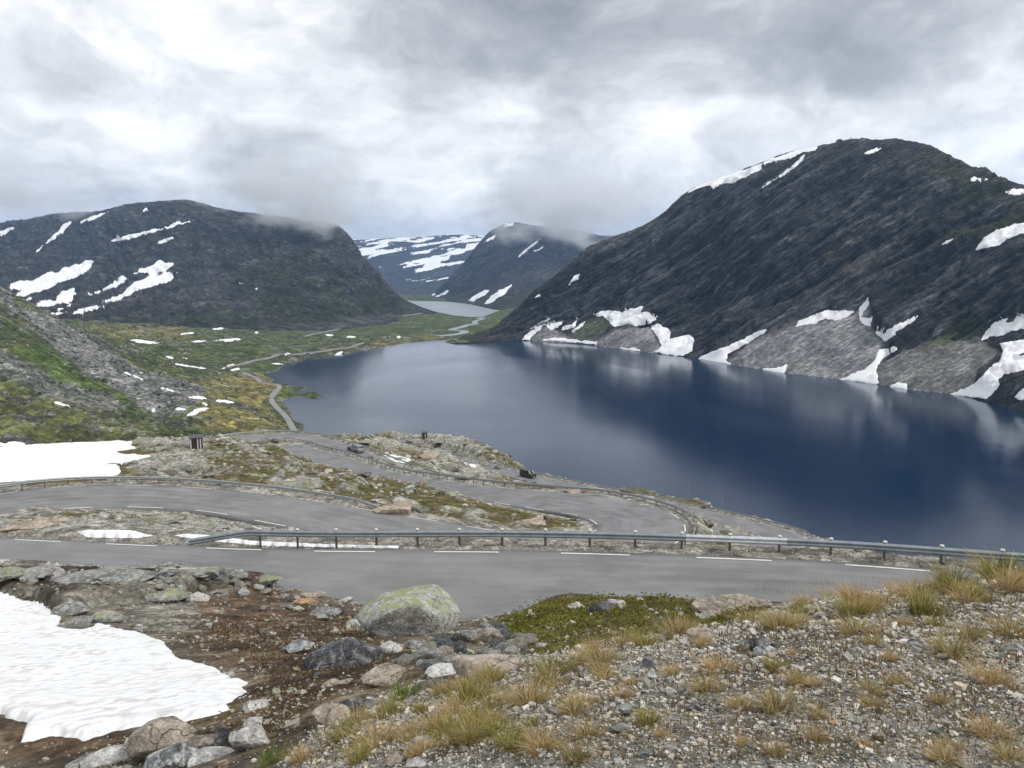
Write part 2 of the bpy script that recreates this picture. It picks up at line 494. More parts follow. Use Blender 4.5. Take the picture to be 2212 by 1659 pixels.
# ------------------------------------------------------------------ near hillside as a height field
HP = [  # (px, py, drop)
    (2212, 1659, 1.62), (1700, 1659, 1.6), (1200, 1659, 1.75), (800, 1659, 2.3), (600, 1659, 2.9), (500, 1659, 3.4), (300, 1659, 4.0), (0, 1659, 4.4), (-200, 1659, 4.5), (2500, 1659, 1.6),
    (2500, 1500, 1.9), (2212, 1500, 1.9), (1700, 1500, 1.9), (1200, 1500, 2.3), (900, 1500, 3.4), (700, 1500, 4.4), (500, 1500, 4.9), (250, 1500, 5.1), (0, 1500, 5.2), (-200, 1500, 5.2),
    (2212, 1400, 2.2), (1900, 1400, 2.15), (1600, 1400, 2.4), (1300, 1400, 3.3), (1100, 1400, 4.6), (900, 1400, 5.9), (700, 1400, 6.0), (400, 1400, 6.2), (100, 1400, 6.4), (-200, 1400, 6.6),
    (2500, 1280, 2.8), (2212, 1300, 2.7), (2000, 1292, 2.75), (1800, 1312, 2.9), (1700, 1335, 3.2), (2212, 1242, 3.3), (2050, 1265, 3.05), (1850, 1292, 3.15), (1720, 1318, 3.5), (2500, 1235, 3.4),
    (1120, 1330, 8.2), (1200, 1287, 7.6), (1300, 1290, 7.4), (1400, 1287, 6.9), (1600, 1300, 5.8), (1300, 1350, 5.6), (1500, 1340, 4.9), (1660, 1312, 4.6), (1200, 1350, 6.4),
    (890, 1375, 6.5), (800, 1315, 9.2), (700, 1292, 10.2), (600, 1264, 10.5), (540, 1250, 10.4), (400, 1236, 9.6), (250, 1240, 9.4), (150, 1238, 9.4), (0, 1228, 9.9), (400, 1320, 7.8), (150, 1330, 7.6), (0, 1290, 8.3), (600, 1340, 8.0), (700, 1380, 6.9), (-200, 1220, 10.2), (-200, 1300, 8.4), (1000, 1345, 9.6), (1050, 1380, 6.6),
    (300, 1138, 16.3), (100, 1138, 16.3), (500, 1150, 17.6), (640, 1157, 19.2), (200, 1120, 18.2), (400, 1125, 18.8), (300, 1160, 14.8), (100, 1155, 14.9),
    (450, 1010, 25), (400, 980, 28), (425, 967, 30.5), (300, 990, 27), (550, 958, 31.2), (480, 951, 33), (600, 962, 31.8), (700, 1010, 28), (650, 990, 30.3), (800, 1030, 27), (900, 1044, 26.8), (900, 1090, 24), (1000, 1080, 25.6), (1100, 1100, 25.9), (750, 1060, 24), (1200, 1130, 26), (1060, 1092, 26.4),
    (600, 1030, 24.5), (500, 1035, 23), (550, 1000, 27), (350, 1020, 23.5),
    (100, 1000, 26), (100, 975, 30.5), (0, 972, 31.5), (250, 959, 33), (330, 985, 28), (230, 1030, 22.5), (0, 1030, 22.6), (-200, 1000, 26), (0, 962, 33.5), (350, 950, 36), (-200, 960, 36),
    (910, 945, 55.2), (950, 948, 54.2), (1000, 955, 52), (1030, 970, 51), (1060, 990, 50.6), (1085, 1006, 50.6), (1000, 1000, 48.6), (950, 1000, 47.5), (900, 985, 48.5), (1050, 1020, 46.8), (850, 965, 49.5), (1000, 1030, 44.5), (1090, 1040, 46), (830, 955, 51), (780, 952, 51), (1130, 1056, 46.5), (940, 1012, 44.2), (880, 995, 45.5), (1200, 1066, 46), (1100, 1050, 44), (960, 985, 49.5),
    (740, 945, 50), (800, 962, 44.5),
    (1800, 1181, 47.6), (1880, 1186, 48.5), (1550, 1172, 37), (1520, 1125, 34), (1500, 1150, 30), (1600, 1190, 36), (1600, 1158, 44.5), (1570, 1150, 44), (1460, 1100, 33), (1360, 1062, 49), (1500, 1085, 50),
    (1340, 1057, 49.8), (1360, 1055, 49.9),
]
HW = [  # (X, Y, z)
    (0, 0.6, -1.62), (1.0, 0.9, -1.6), (-1.2, 0.8, -2.3), (-0.6, 1.2, -1.9), (0.5, 1.4, -1.62),
    (22, 45, -20), (35, 45, -19), (40, 70, -36), (60, 70, -34), (60, 100, -50), (90, 100, -47), (70, 140, -58), (110, 140, -62), (70, 200, -90), (130, 200, -100), (180, 300, -142), (80, 300, -140), (0, 330, -100), (40, 250, -92), (20, 212, -72), (0, 420, -145), (150, 420, -150), (300, 420, -150), (-60, 330, -80), (-60, 420, -140),
    (-130, 180, -45), (-100, 200, -52), (-90, 260, -76), (-170, 260, -70), (-130, 330, -95), (-220, 330, -88), (-60, 215, -52), (-180, 460, -126), (-300, 460, -112), (-120, 460, -135), (0, 470, -150), (300, 470, -155), (-130, 400, -112), (-260, 400, -102), (-220, 260, -66), (-60, 350, -95), (-30, 245, -55),
]


def rail_pts(off):
    """points a little outside both edges, at road level"""
    nrm = RR - RL; nrm[:, 2] = 0
    nrm /= np.linalg.norm(nrm, axis=1)[:, None]
    return RL - nrm * off, RR + nrm * off


def build_hill_points():
    pts = [at_drop(a, b, c) for a, b, c in HP]
    pts += [np.array(p, float) for p in HW]
    l1, r1 = rail_pts(0.9)
    st = 5
    for E, dz in ((RL, 0), (RR, 0)):
        for i in range(0, len(E), st): pts.append(E[i] + (0, 0, dz))
    P = np.array(pts)
    s = P[:, 0] / P[:, 1]; q = np.log(P[:, 1])
    # drop points that nearly coincide
    keep = []; seen = set()
    for i in range(len(P)):
        k = (round(s[i] / 0.012), round(q[i] / 0.012))
        if k in seen: continue
        seen.add(k); keep.append(i)
    return P[keep], s[keep], q[keep]


HPt, Hs, Hq = build_hill_points()
RBF_C = 0.02


def _phi(r2): return np.sqrt(r2 + RBF_C ** 2)


def rbf_fit(s, q, z, lam=2e-3):
    n = len(s)
    r2 = (s[:, None] - s[None]) ** 2 + (q[:, None] - q[None]) ** 2
    A = np.zeros((n + 3, n + 3))
    A[:n, :n] = _phi(r2) - lam * np.eye(n)
    Q = np.stack([np.ones(n), s, q], 1)
    A[:n, n:] = Q; A[n:, :n] = Q.T
    b = np.concatenate([z, np.zeros(3)])
    return np.linalg.solve(A, b)


def rbf_eval(wt, s0, q0, s, q):
    out = np.empty(s.shape, np.float32).ravel()
    sf = s.ravel().astype(np.float32); qf = q.ravel().astype(np.float32)
    n = len(s0); s0 = s0.astype(np.float32); q0 = q0.astype(np.float32); wf = wt[:n].astype(np.float32)
    for i in range(0, len(sf), 20000):
        a = sf[i:i + 20000, None] - s0[None]; a *= a
        b = qf[i:i + 20000, None] - q0[None]; b *= b
        a += b; a += RBF_C ** 2
        np.sqrt(a, out=a)
        out[i:i + 20000] = a @ wf + wt[n] + wt[n + 1] * sf[i:i + 20000] + wt[n + 2] * qf[i:i + 20000]
    return out.reshape(s.shape)


# interpolate slope-angle-like value drop / Y so near and far points weigh alike
h_w = rbf_fit(Hs, Hq, -HPt[:, 2] / HPt[:, 1])


def build_hill():
    wing = 0.86 + np.cumsum(np.linspace(0.006, 0.11, 30))
    s = np.concatenate([-wing[::-1], np.linspace(-0.86, 0.86, HILL_COLS), wing])
    q = np.concatenate([np.linspace(math.log(0.3), math.log(2.0), 60)[:-1], np.linspace(math.log(2.0), math.log(20), HILL_R1)[:-1],
                        np.linspace(math.log(20), math.log(300), HILL_R2)[:-1], np.linspace(math.log(300), math.log(470), 20)])
    S, Q = np.meshgrid(s, q)
    Y = np.exp(Q); X = S * Y
    # coarse evaluation then refine: the field is smooth, so evaluate on every 3rd node and upsample
    k = 2
    si = np.unique(np.append(np.arange(0, len(s), k), len(s) - 1)); qi = np.unique(np.append(np.arange(0, len(q), k), len(q) - 1))
    co = rbf_eval(h_w, Hs, Hq, S[np.ix_(qi, si)], Q[np.ix_(qi, si)])
    tmp = np.stack([np.interp(s, s[si], r) for r in co])
    rat = np.stack([np.interp(q, q[qi], tmp[:, j]) for j in range(len(s))], 1)
    Z = -rat * Y
    px, py = to_px(np.stack([X, Y, Z], -1))
    # road influence
    kd = kdtree.KDTree(len(RC))
    for i, p in enumerate(RC): kd.insert((p[0], p[1], 0), i)
    kd.balance()
    ax = RR - RL; wid = np.linalg.norm(ax[:, :2], axis=1); ax2 = ax[:, :2] / wid[:, None]
    dist = np.full(X.shape, 99.0); rz = np.zeros(X.shape)
    Xf, Yf = X.ravel(), Y.ravel(); df = dist.ravel(); rf = rz.ravel(); Zf = Z.ravel()
    # only nodes roughly near a road: coarse raster test
    cell = 4.0
    occ = {}
    rx = np.floor(RC[:, 0] / cell).astype(int); ry = np.floor(RC[:, 1] / cell).astype(int)
    okc = set()
    for a, b in zip(rx, ry):
        for da in range(-3, 4):
            for db in range(-3, 4): okc.add((a + da) * 10000 + b + db)
    code = np.floor(Xf / cell).astype(int) * 10000 + np.floor(Yf / cell).astype(int)
    cand = np.nonzero(np.isin(code, np.array(list(okc))))[0]
    find = kd.find
    for i in cand:
        _, j, d = find((Xf[i], Yf[i], 0))
        if d > 14: continue
        vx = Xf[i] - RC[j, 0]; vy = Yf[i] - RC[j, 1]
        lat = vx * ax2[j, 0] + vy * ax2[j, 1]
        lon = abs(-vx * ax2[j, 1] + vy * ax2[j, 0])
        e = abs(lat) - wid[j] / 2
        if lon > 2.5: e = max(e, 0) + lon - 2.5
        df[i] = e
        rf[i] = RC[j, 2]
    return s, q, S, Q, X, Y, Z, px, py, dist, rz


NEAR_SNOW = [
    cA([(0, 330), (130, 380), (300, 420), (440, 520), (430, 590), (500, 605), (620, 605), (720, 570), (800, 585), (900, 610), (1050, 640), (1180, 700), (1230, 760), (1310, 830), (1530, 880), (1600, 930), (1700, 980), (1810, 1000), (1750, 1030), (1810, 1055), (1640, 1150), (1670, 1185), (1500, 1230), (1300, 1270), (1000, 1310), (800, 1350), (600, 1410), (560, 1390), (360, 1380), (150, 1425), (180, 1360), (220, 1280), (50, 1240), (0, 1215), (-2500, 1180), (-2500, 330)]),
    [(-150, 974), (0, 965), (130, 957), (240, 952), (290, 953), (280, 962), (300, 968), (250, 975), (262, 982), (330, 984), (290, 995), (265, 1000), (258, 1012), (262, 1020), (245, 1030), (120, 1033), (0, 1042), (-150, 1050)],
    [(-150, 925), (0, 936), (40, 943), (60, 948), (88, 958), (60, 961), (0, 964), (-150, 968)],
    [(165, 1149), (190, 1146), (280, 1146), (332, 1157), (300, 1162), (190, 1161)],
    [(372, 1157), (400, 1154), (450, 1157), (540, 1168), (700, 1175), (865, 1179), (860, 1184), (700, 1182), (560, 1178), (440, 1167)],
    [(822, 981), (850, 984), (890, 993), (873, 1001), (852, 997)], [(1010, 1004), (1020, 1002), (1031, 1006), (1022, 1010)]]
HILL_COLS, HILL_R1, HILL_R2 = 520, 380, 470
s_, q_, HS, HQ, HX, HY, HZ, Hpx, Hpy, Hdist, Hrz = build_hill()


def poly_area(poly):  return Hpx, Hpy


def hill_shape_and_colour():
    X, Y, Z = HX, HY, HZ.copy()
    px, py = Hpx, Hpy
    near = sstep(Y, 30, 14)          # 1 in the foreground
    n_big = fbm(X / 14, Y / 14, 0 * X, 4)
    n_mid = fbm(X / 4.5, Y / 4.5, 3 + 0 * X, 5)
    n_fin = fbm(X / 1.1, Y / 1.1, 7 + 0 * X, 4)
    rid = fbm(X / 9 + n_mid * 0.25, Y / 7, 11 + 0 * X, 5, ridge=True)
    off = sstep(Hdist, 0.4, 4.5)     # no relief on the carriageway
    wob = n_mid * 16 + n_fin * 8
    # ----- masks (what lies on the ground), read off the picture
    def pm(poly, soft=8, wb=1.0): return pmask(px, py, poly, soft, wob * wb)
    gravel = np.maximum(pm([(560, 1700), (700, 1560), (900, 1480), (1100, 1430), (1300, 1385), (1480, 1355), (1650, 1325), (1760, 1290), (1950, 1255), (2300, 1210), (6000, 1150), (6000, 1e4), (560, 1e4)], 14), 0)
    gravel = np.maximum(gravel, sstep(Y, 3.0, 2.0) * (X > -1.2))
    moss_f = pm([(1080, 1345), (1140, 1300), (1300, 1285), (1420, 1285), (1600, 1300), (1690, 1320), (1640, 1350), (1500, 1370), (1300, 1400), (1180, 1425), (1130, 1390)], 10, .6)
    soil = pm([(300, 1330), (420, 1300), (560, 1260), (690, 1300), (800, 1340), (850, 1400), (1000, 1420), (900, 1470), (700, 1560), (560, 1620), (300, 1650), (0, 1640), (0, 1560), (300, 1560), (540, 1480), (420, 1400)], 16)
    lich = pm([(130, 1320), (260, 1280), (420, 1300), (460, 1350), (380, 1370), (250, 1355), (180, 1345)], 14)
    slab_l = pm([(-300, 1225), (120, 1222), (240, 1236), (330, 1226), (500, 1232), (600, 1262), (560, 1280), (430, 1275), (330, 1300), (220, 1300), (130, 1330), (60, 1290), (-300, 1285)], 7, .7)
    rock_b = pm([(-300, 1125), (100, 1120), (420, 1122), (480, 1135), (640, 1140), (690, 1153), (600, 1163), (450, 1160), (200, 1160), (-300, 1168)], 6, .35)
    # mid-distance hill: bedrock showing through moss
    rocky = sstep(rid + 0.45 * n_mid + 0.3 * n_fin, 0.62, 0.92)
    rock_pol = [
        [(270, 1015), (330, 985), (380, 975), (440, 985), (450, 1010), (400, 1030), (320, 1030)], [(560, 1050), (600, 1030), (680, 1030), (700, 1048), (650, 1062), (590, 1062)],
        [(770, 1085), (850, 1075), (900, 1082), (900, 1105), (840, 1105), (790, 1095)], [(280, 955), (420, 945), (470, 955), (430, 972), (330, 968)],
        [(820, 945), (930, 942), (1010, 952), (1060, 985), (1100, 1015), (1060, 1025), (1000, 1010), (900, 980), (840, 975), (780, 960)],
        [(880, 1000), (1000, 1000), (1090, 1030), (1060, 1045), (960, 1025)], [(1180, 1065), (1330, 1060), (1330, 1075), (1200, 1080)], [(1480, 1095), (1530, 1120), (1545, 1180), (1500, 1180), (1500, 1130)],
        [(1740, 1165), (1880, 1180), (1960, 1200), (1760, 1190)], [(1000, 1105), (1070, 1095), (1100, 1125), (1020, 1128)],
    ]
    rkp = np.zeros(X.shape)
    for p in rock_pol: rkp = np.maximum(rkp, pm(p, 7, .45))
    rkp = rkp * sstep(Y, 45, 60)
    bare = np.clip(np.maximum(rocky * 0.75, rkp * sstep(n_mid + 0.45 * rid, 0.02, 0.30)), 0, 1) * (1 - near)
    bare = np.maximum(bare, np.maximum(slab_l, rock_b))
    # ----- relief
    steps = np.round(rid * 3 + n_mid) / 3          # ledges
    amp = np.clip(Y / 120, 0.12, 1.6)
    dz = off * (n_big * 0.9 * amp * (1 - near) + n_mid * 0.45 * amp + bare * (0.75 * steps + 0.35 * n_fin) * amp * 0.9)
    dz += near * off * (n_fin * 0.035 + n_mid * 0.06)
    dz += off * slab_l * (0.12 + 0.22 * steps) * sstep(Y, 34, 24)
    dz += sstep(Y, 180, 240) * off * (rid * 1.2)
    for p in NEAR_SNOW[:3]:
        calm = pmask(px, py, p, 10)
        dz = dz * (1 - .9 * calm)
    for p in NEAR_SNOW[3:]: dz = dz * (1 - .97 * pmask(px, py, p, 8))
    Z = Z + dz * sstep(Y, 0.9, 2.2)
    # carve the road bed and shoulders
    wr = sstep(Hdist, 3.2, 0.9)
    Z = Z * (1 - wr) + (Hrz + 0.0 - 0.12 * sstep(Hdist, 0.12, -0.45) + 0.02 * n_fin) * wr
    # ----- colours
    c = np.zeros(X.shape + (3,), np.float32)
    c[...] = (0.105, 0.085, 0.030)                 # olive brown moss
    c = lerpc(c, sstep(n_mid, 0.0, 0.35) * 0.9, (0.085, 0.095, 0.022))
    c = lerpc(c, sstep(n_big + 0.5 * n_fin, 0.1, 0.5) * 0.8, (0.15, 0.10, 0.035))
    c = lerpc(c, sstep(n_fin, 0.2, 0.5) * 0.6, (0.045, 0.032, 0.018))
    rc = np.zeros_like(c); rc[...] = (0.33, 0.32, 0.28)
    rc = lerpc(rc, sstep(n_fin, 0.05, 0.45), (0.20, 0.20, 0.19))
    rc = lerpc(rc, sstep(n_mid, 0.1, 0.5) * 0.7, (0.36, 0.37, 0.27))
    rc = lerpc(rc, sstep(-n_mid - 0.4 * n_fin, 0.25, 0.5) * 0.85, (0.055, 0.05, 0.042))
    rc = lerpc(rc, pm([(790, 1085), (850, 1080), (895, 1092), (890, 1105), (830, 1103)], 5, .3) * 0.8, (0.48, 0.37, 0.27))
    rc = lerpc(rc, pm([(0, 1128), (60, 1120), (150, 1120), (140, 1145), (20, 1145)], 8, .4) * 0.5, (0.46, 0.37, 0.26))
    c = lerpc(c, bare, 0); c = c + rc * bare[..., None]
    # foreground
    fg = sstep(Y, 34, 26)
    c = lerpc(c, fg * (1 - slab_l), (0.155, 0.125, 0.09))
    c = lerpc(c, fg * slab_l * sstep(n_mid, 0.0, 0.3), (0.06, 0.045, 0.03))
    s1 = np.zeros_like(c); s1[...] = (0.135, 0.088, 0.056)
    s1 = lerpc(s1, sstep(n_mid, 0.0, 0.35), (0.075, 0.048, 0.031))
    s1 = lerpc(s1, sstep(n_big, 0.05, 0.4) * 0.7, (0.115, 0.082, 0.03))
    n_vf = fbm(X / .22, Y / .22, 13 + 0 * X, 3) * near
    s1 = lerpc(s1, sstep(n_fin + .5 * n_vf, 0.15, 0.42) * 0.75, (0.25, 0.215, 0.145))
    s1 = lerpc(s1, sstep(n_vf - .4 * n_fin, 0.25, 0.5) * 0.8, (0.025, 0.018, 0.013))
    c = lerpc(c, soil * fg, 0) + s1 * (soil * fg)[..., None]
    l1 = np.zeros_like(c); l1[...] = (0.26, 0.24, 0.20)
    l1 = lerpc(l1, sstep(n_fin, 0.0, 0.4), (0.13, 0.105, 0.07)); l1 = lerpc(l1, sstep(n_vf, .1, .4) * .8, (0.33, 0.31, 0.26)); l1 = lerpc(l1, sstep(-n_vf, .2, .5) * .7, (0.06, 0.045, 0.03))
    c = lerpc(c, lich * fg, 0) + l1 * (lich * fg)[..., None]
    mo = np.zeros_like(c); mo[...] = (0.115, 0.105, 0.028)
    mo = lerpc(mo, sstep(n_mid, 0.05, 0.35), (0.13, 0.145, 0.025))
    mo = lerpc(mo, sstep(-n_mid, 0.1, 0.4), (0.085, 0.06, 0.025))
    c = lerpc(c, moss_f * fg, 0) + mo * (moss_f * fg)[..., None]
    gr = np.zeros_like(c); gr[...] = (0.29, 0.275, 0.245)
    gr = lerpc(gr, sstep(n_mid, 0.0, 0.4) * 0.5, (0.27, 0.22, 0.155))
    gr = lerpc(gr, sstep(n_fin, 0.1, 0.4) * 0.6, (0.11, 0.10, 0.09))
    c = lerpc(c, gravel * fg, 0) + gr * (gravel * fg)[..., None]
    # verge gravel beside the asphalt
    vg = np.zeros_like(c); vg[...] = (0.27, 0.255, 0.22)
    vg = lerpc(vg, sstep(n_fin, 0.1, 0.4), (0.14, 0.13, 0.11))
    wv = sstep(Hdist + 0.5 * n_mid + 0.2 * n_fin, 2.0, 1.0) * (1 - sstep(Y, 1.0, 2.0) * (gravel > 0.5) * fg)
    c = lerpc(c, wv, 0) + vg * wv[..., None]
    return Z, c, gravel, moss_f, soil


HZ, Hcol, Hgravel, Hmoss, Hsoil = hill_shape_and_colour()
HV = np.stack([HX, HY, HZ], -1)
HF = grid_faces(*HX.shape)
hill = link('hillside', mesh_np('hillside', HV.reshape(-1, 3), HF, True, Hcol.reshape(-1, 3), m_hill))
tag(hill, 'rocky mossy hillside with gravel and soil carrying the hairpin road', kind='structure')
NROW, NCOL = HX.shape


def hill_z(x, y):
    """height of the near hillside at x, y (bilinear on its own grid)"""
    x = np.asarray(x, float); y = np.asarray(y, float)
    fs = np.interp(x / y, s_, np.arange(len(s_))); fq = np.interp(np.log(y), q_, np.arange(len(q_)))
    i = np.clip(np.floor(fs).astype(int), 0, NCOL - 2); j = np.clip(np.floor(fq).astype(int), 0, NROW - 2)
    a = np.clip(fs - i, 0, 1); b = np.clip(fq - j, 0, 1)
    return (HZ[j, i] * (1 - a) + HZ[j, i + 1] * a) * (1 - b) + (HZ[j + 1, i] * (1 - a) + HZ[j + 1, i + 1] * a) * b


def hill_hit(px, py, y0=1.2, y1=420.0):
    """first place where the view ray through a pixel meets the hillside"""
    d = ray(px, py); d = d / d[1]
    ys = np.exp(np.linspace(math.log(y0), math.log(y1), 1600))
    z = d[2] * ys; g = hill_z(d[0] * ys, ys)
    k = np.nonzero(z <= g)[0]
    y = ys[k[0]] if len(k) else y1
    return Vector((d[0] * y, y, float(hill_z(d[0] * y, y))))


# ------------------------------------------------------------------ far terrain: lofted surfaces
def loft(rows, nu, nv, ypow=None):
    """rows: list of point lists (each point px,py,Y, or px,py,Y given per row) with equal lengths -> dense grid of places"""
    R = np.array([[at_y(*p) for p in r] for r in rows])     # nr, nc, 3
    nr, nc, _ = R.shape
    def res(A, n, axis):
        A = np.moveaxis(A, axis, 0)
        m = len(A); d = np.linalg.norm(np.diff(A, axis=0).reshape(m - 1, -1, 3), axis=2).mean(1)
        t = np.concatenate([[0], np.cumsum(np.sqrt(d))]); t /= t[-1]
        tt = np.linspace(0, 1, n)
        k = np.clip(np.searchsorted(t, tt, side='right') - 1, 0, m - 2)
        h = (t[k + 1] - t[k]); f = ((tt - t[k]) / h)
        tan = np.empty_like(A)
        sl = np.diff(A, axis=0) / np.diff(t).reshape(-1, *([1] * (A.ndim - 1)))
        tan[0] = sl[0]; tan[-1] = sl[-1]
        if m > 2: tan[1:-1] = (sl[:-1] + sl[1:]) / 2
        f = f.reshape(-1, *([1] * (A.ndim - 1))); h = h.reshape(f.shape)
        O = (2 * f ** 3 - 3 * f ** 2 + 1) * A[k] + (f ** 3 - 2 * f ** 2 + f) * h * tan[k] + (-2 * f ** 3 + 3 * f ** 2) * A[k + 1] + (f ** 3 - f ** 2) * h * tan[k + 1]
        return np.moveaxis(O, 0, axis)
    return res(res(R, nu, 1), nv, 0)


def normals(G):
    du = np.gradient(G, axis=1); dv = np.gradient(G, axis=0)
    n = np.cross(du, dv); n /= np.linalg.norm(n, axis=-1)[..., None] + 1e-9
    flip = n[..., 2] < 0
    n[flip] *= -1
    return n


LAKE_Z = -130.0
FAR_LAKE_Z = -128.0


def curve_row(pts, xs):
    p = np.array(pts, float)
    return np.stack([np.interp(xs, p[:, 0], p[:, k]) for k in range(1, p.shape[1])], 1)




def pieces(mask):
    """connected cells of a grid mask, largest piece first (cells touching at a corner count as joined)"""
    lab = {}
    js, is_ = np.nonzero(mask)
    todo = set(zip(js.tolist(), is_.tolist())); out = []
    while todo:
        st = [todo.pop()]; cur = []
        while st:
            a = st.pop(); cur.append(a)
            for dj in (-1, 0, 1):
                for di in (-1, 0, 1):
                    b = (a[0] + dj, a[1] + di)
                    if b in todo: todo.discard(b); st.append(b)
        out.append(cur)
    out.sort(key=len, reverse=True)
    return [tuple(np.array(c).T) for c in out]



def snow_on(name, G, N, polys, label, thick, mat, group=None, cat='snow patch', wob=None, feather=2.5):
    """a sheet of snow following the ground inside a traced outline, thinning to nothing at its edge"""
    px, py = to_px(G)
    val = np.full(px.shape, -1e3)
    for p in polys: val = np.maximum(val, poly_sd(px, py, p))
    if wob is not None: val = np.where(val > -500, val + wob, val)
    keep = val > -2.0
    fk = keep[:-1, :-1] | keep[1:, :-1] | keep[:-1, 1:] | keep[1:, 1:]
    n, m = px.shape
    off = np.clip(val, -3, feather) / feather * thick
    off = np.where(val < -500, -thick, off)
    V = G + N * off[..., None]
    parts = pieces(fk)
    if not parts: return None
    first = None
    for k, (j, i) in enumerate(parts):
        if k and (len(j) < 14 or len(j) < .04 * len(parts[0][0]) or val[j, i].max() < 0.6): continue
        q = j * m + i
        F = np.stack([q, q + 1, q + m + 1, q + m], 1)
        uq, inv = np.unique(F, return_inverse=True)
        o = link(name, mesh_np(name, V.reshape(-1, 3)[uq], inv.reshape(F.shape), True, None, mat))
        tag(o, label if not k else ('detached scrap', 'second scrap', 'third scrap', 'fourth scrap', 'fifth scrap', 'sixth scrap')[min(k - 1, 5)] + ' of snow beside the ' + ' '.join(label.split()[:10]), cat, group)
        first = first or o
    return first


def ell(cx, cy, rx, ry, ang=0.0, n=18):
    a = math.radians(ang)
    r = np.random.RandomState(int(cx * 7 + cy * 13) % 9999); k = 1 + np.convolve(r.uniform(-.75, .6, n), [.25, .5, .25], 'same')
    p = _ell(cx, cy, rx, ry, a, n)
    return [(cx + (x - cx) * f, cy + (y - cy) * f) for (x, y), f in zip(p, k)]


def _ell(cx, cy, rx, ry, a, n):
    return [(cx + rx * math.cos(t) * math.cos(a) - ry * math.sin(t) * math.sin(a), cy + rx * math.cos(t) * math.sin(a) + ry * math.sin(t) * math.cos(a)) for t in np.linspace(0, 2 * math.pi, n, endpoint=False)]


# ------------------------------------------------------------------ valley floor and the slope on its left
VP = [  # px, py, Y
    (-400, 480, 820), (0, 622, 880), (45, 651, 880), (104, 683, 930), (-300, 620, 760), (0, 700, 740), (0, 800, 620), (0, 900, 510), (0, 942, 450), (-300, 940, 430), (-300, 780, 560),
    (200, 750, 860), (200, 850, 650), (200, 935, 490), (400, 805, 900), (400, 900, 600), (400, 945, 500), (500, 830, 850), (500, 930, 555), (300, 800, 820), (300, 880, 620), (100, 760, 740), (100, 860, 580), (100, 720, 820), (250, 775, 880),
    (150, 690, 1650), (300, 715, 1420), (300, 755, 1090), (400, 770, 1080), (500, 700, 1750), (500, 760, 1150), (450, 730, 1350), (600, 760, 1180), (600, 735, 1400), (700, 740, 1385), (700, 712, 1700), (800, 720, 1630), (830, 700, 1960), (900, 700, 1950), (870, 715, 1700), (930, 690, 2150),
    (-300, 690, 1600), (0, 690, 1600), (560, 880, 720), (600, 915, 620), (560, 930, 580), (540, 840, 830), (550, 800, 985), (480, 790, 1020), (605, 836, 826), (585, 856, 755), (635, 768, 1160), (560, 780, 1080), (740, 754, 1275),
    (1010, 715, 1650), (1000, 700, 1900), (1040, 690, 2150), (980, 720, 1650),
]
SHORE = c8([(1460, 1445), (1450, 1390), (1460, 1340), (1300, 1270), (1250, 1190), (1270, 1130), (1200, 1080), (1090, 1020), (1130, 950), (1400, 840), (1440, 780), (1530, 735), (1350, 720), (1200, 690), (1010, 685), (940, 660), (970, 590), (750, 530), (1000, 460), (1150, 370), (1200, 320), (1400, 280), (1700, 225), (2074, 190)]) + c2([(130, 1090), (300, 1060), (500, 1025), (650, 1012), (720, 1012), (735, 1030)])
FSHORE = c2([(480, 765), (520, 785), (600, 818), (640, 830), (760, 855), (860, 866), (950, 862), (1030, 832), (1055, 825), (1000, 813), (930, 795), (850, 782), (760, 775), (640, 770), (550, 766)])
FAR_LAKE_Z = -129.0


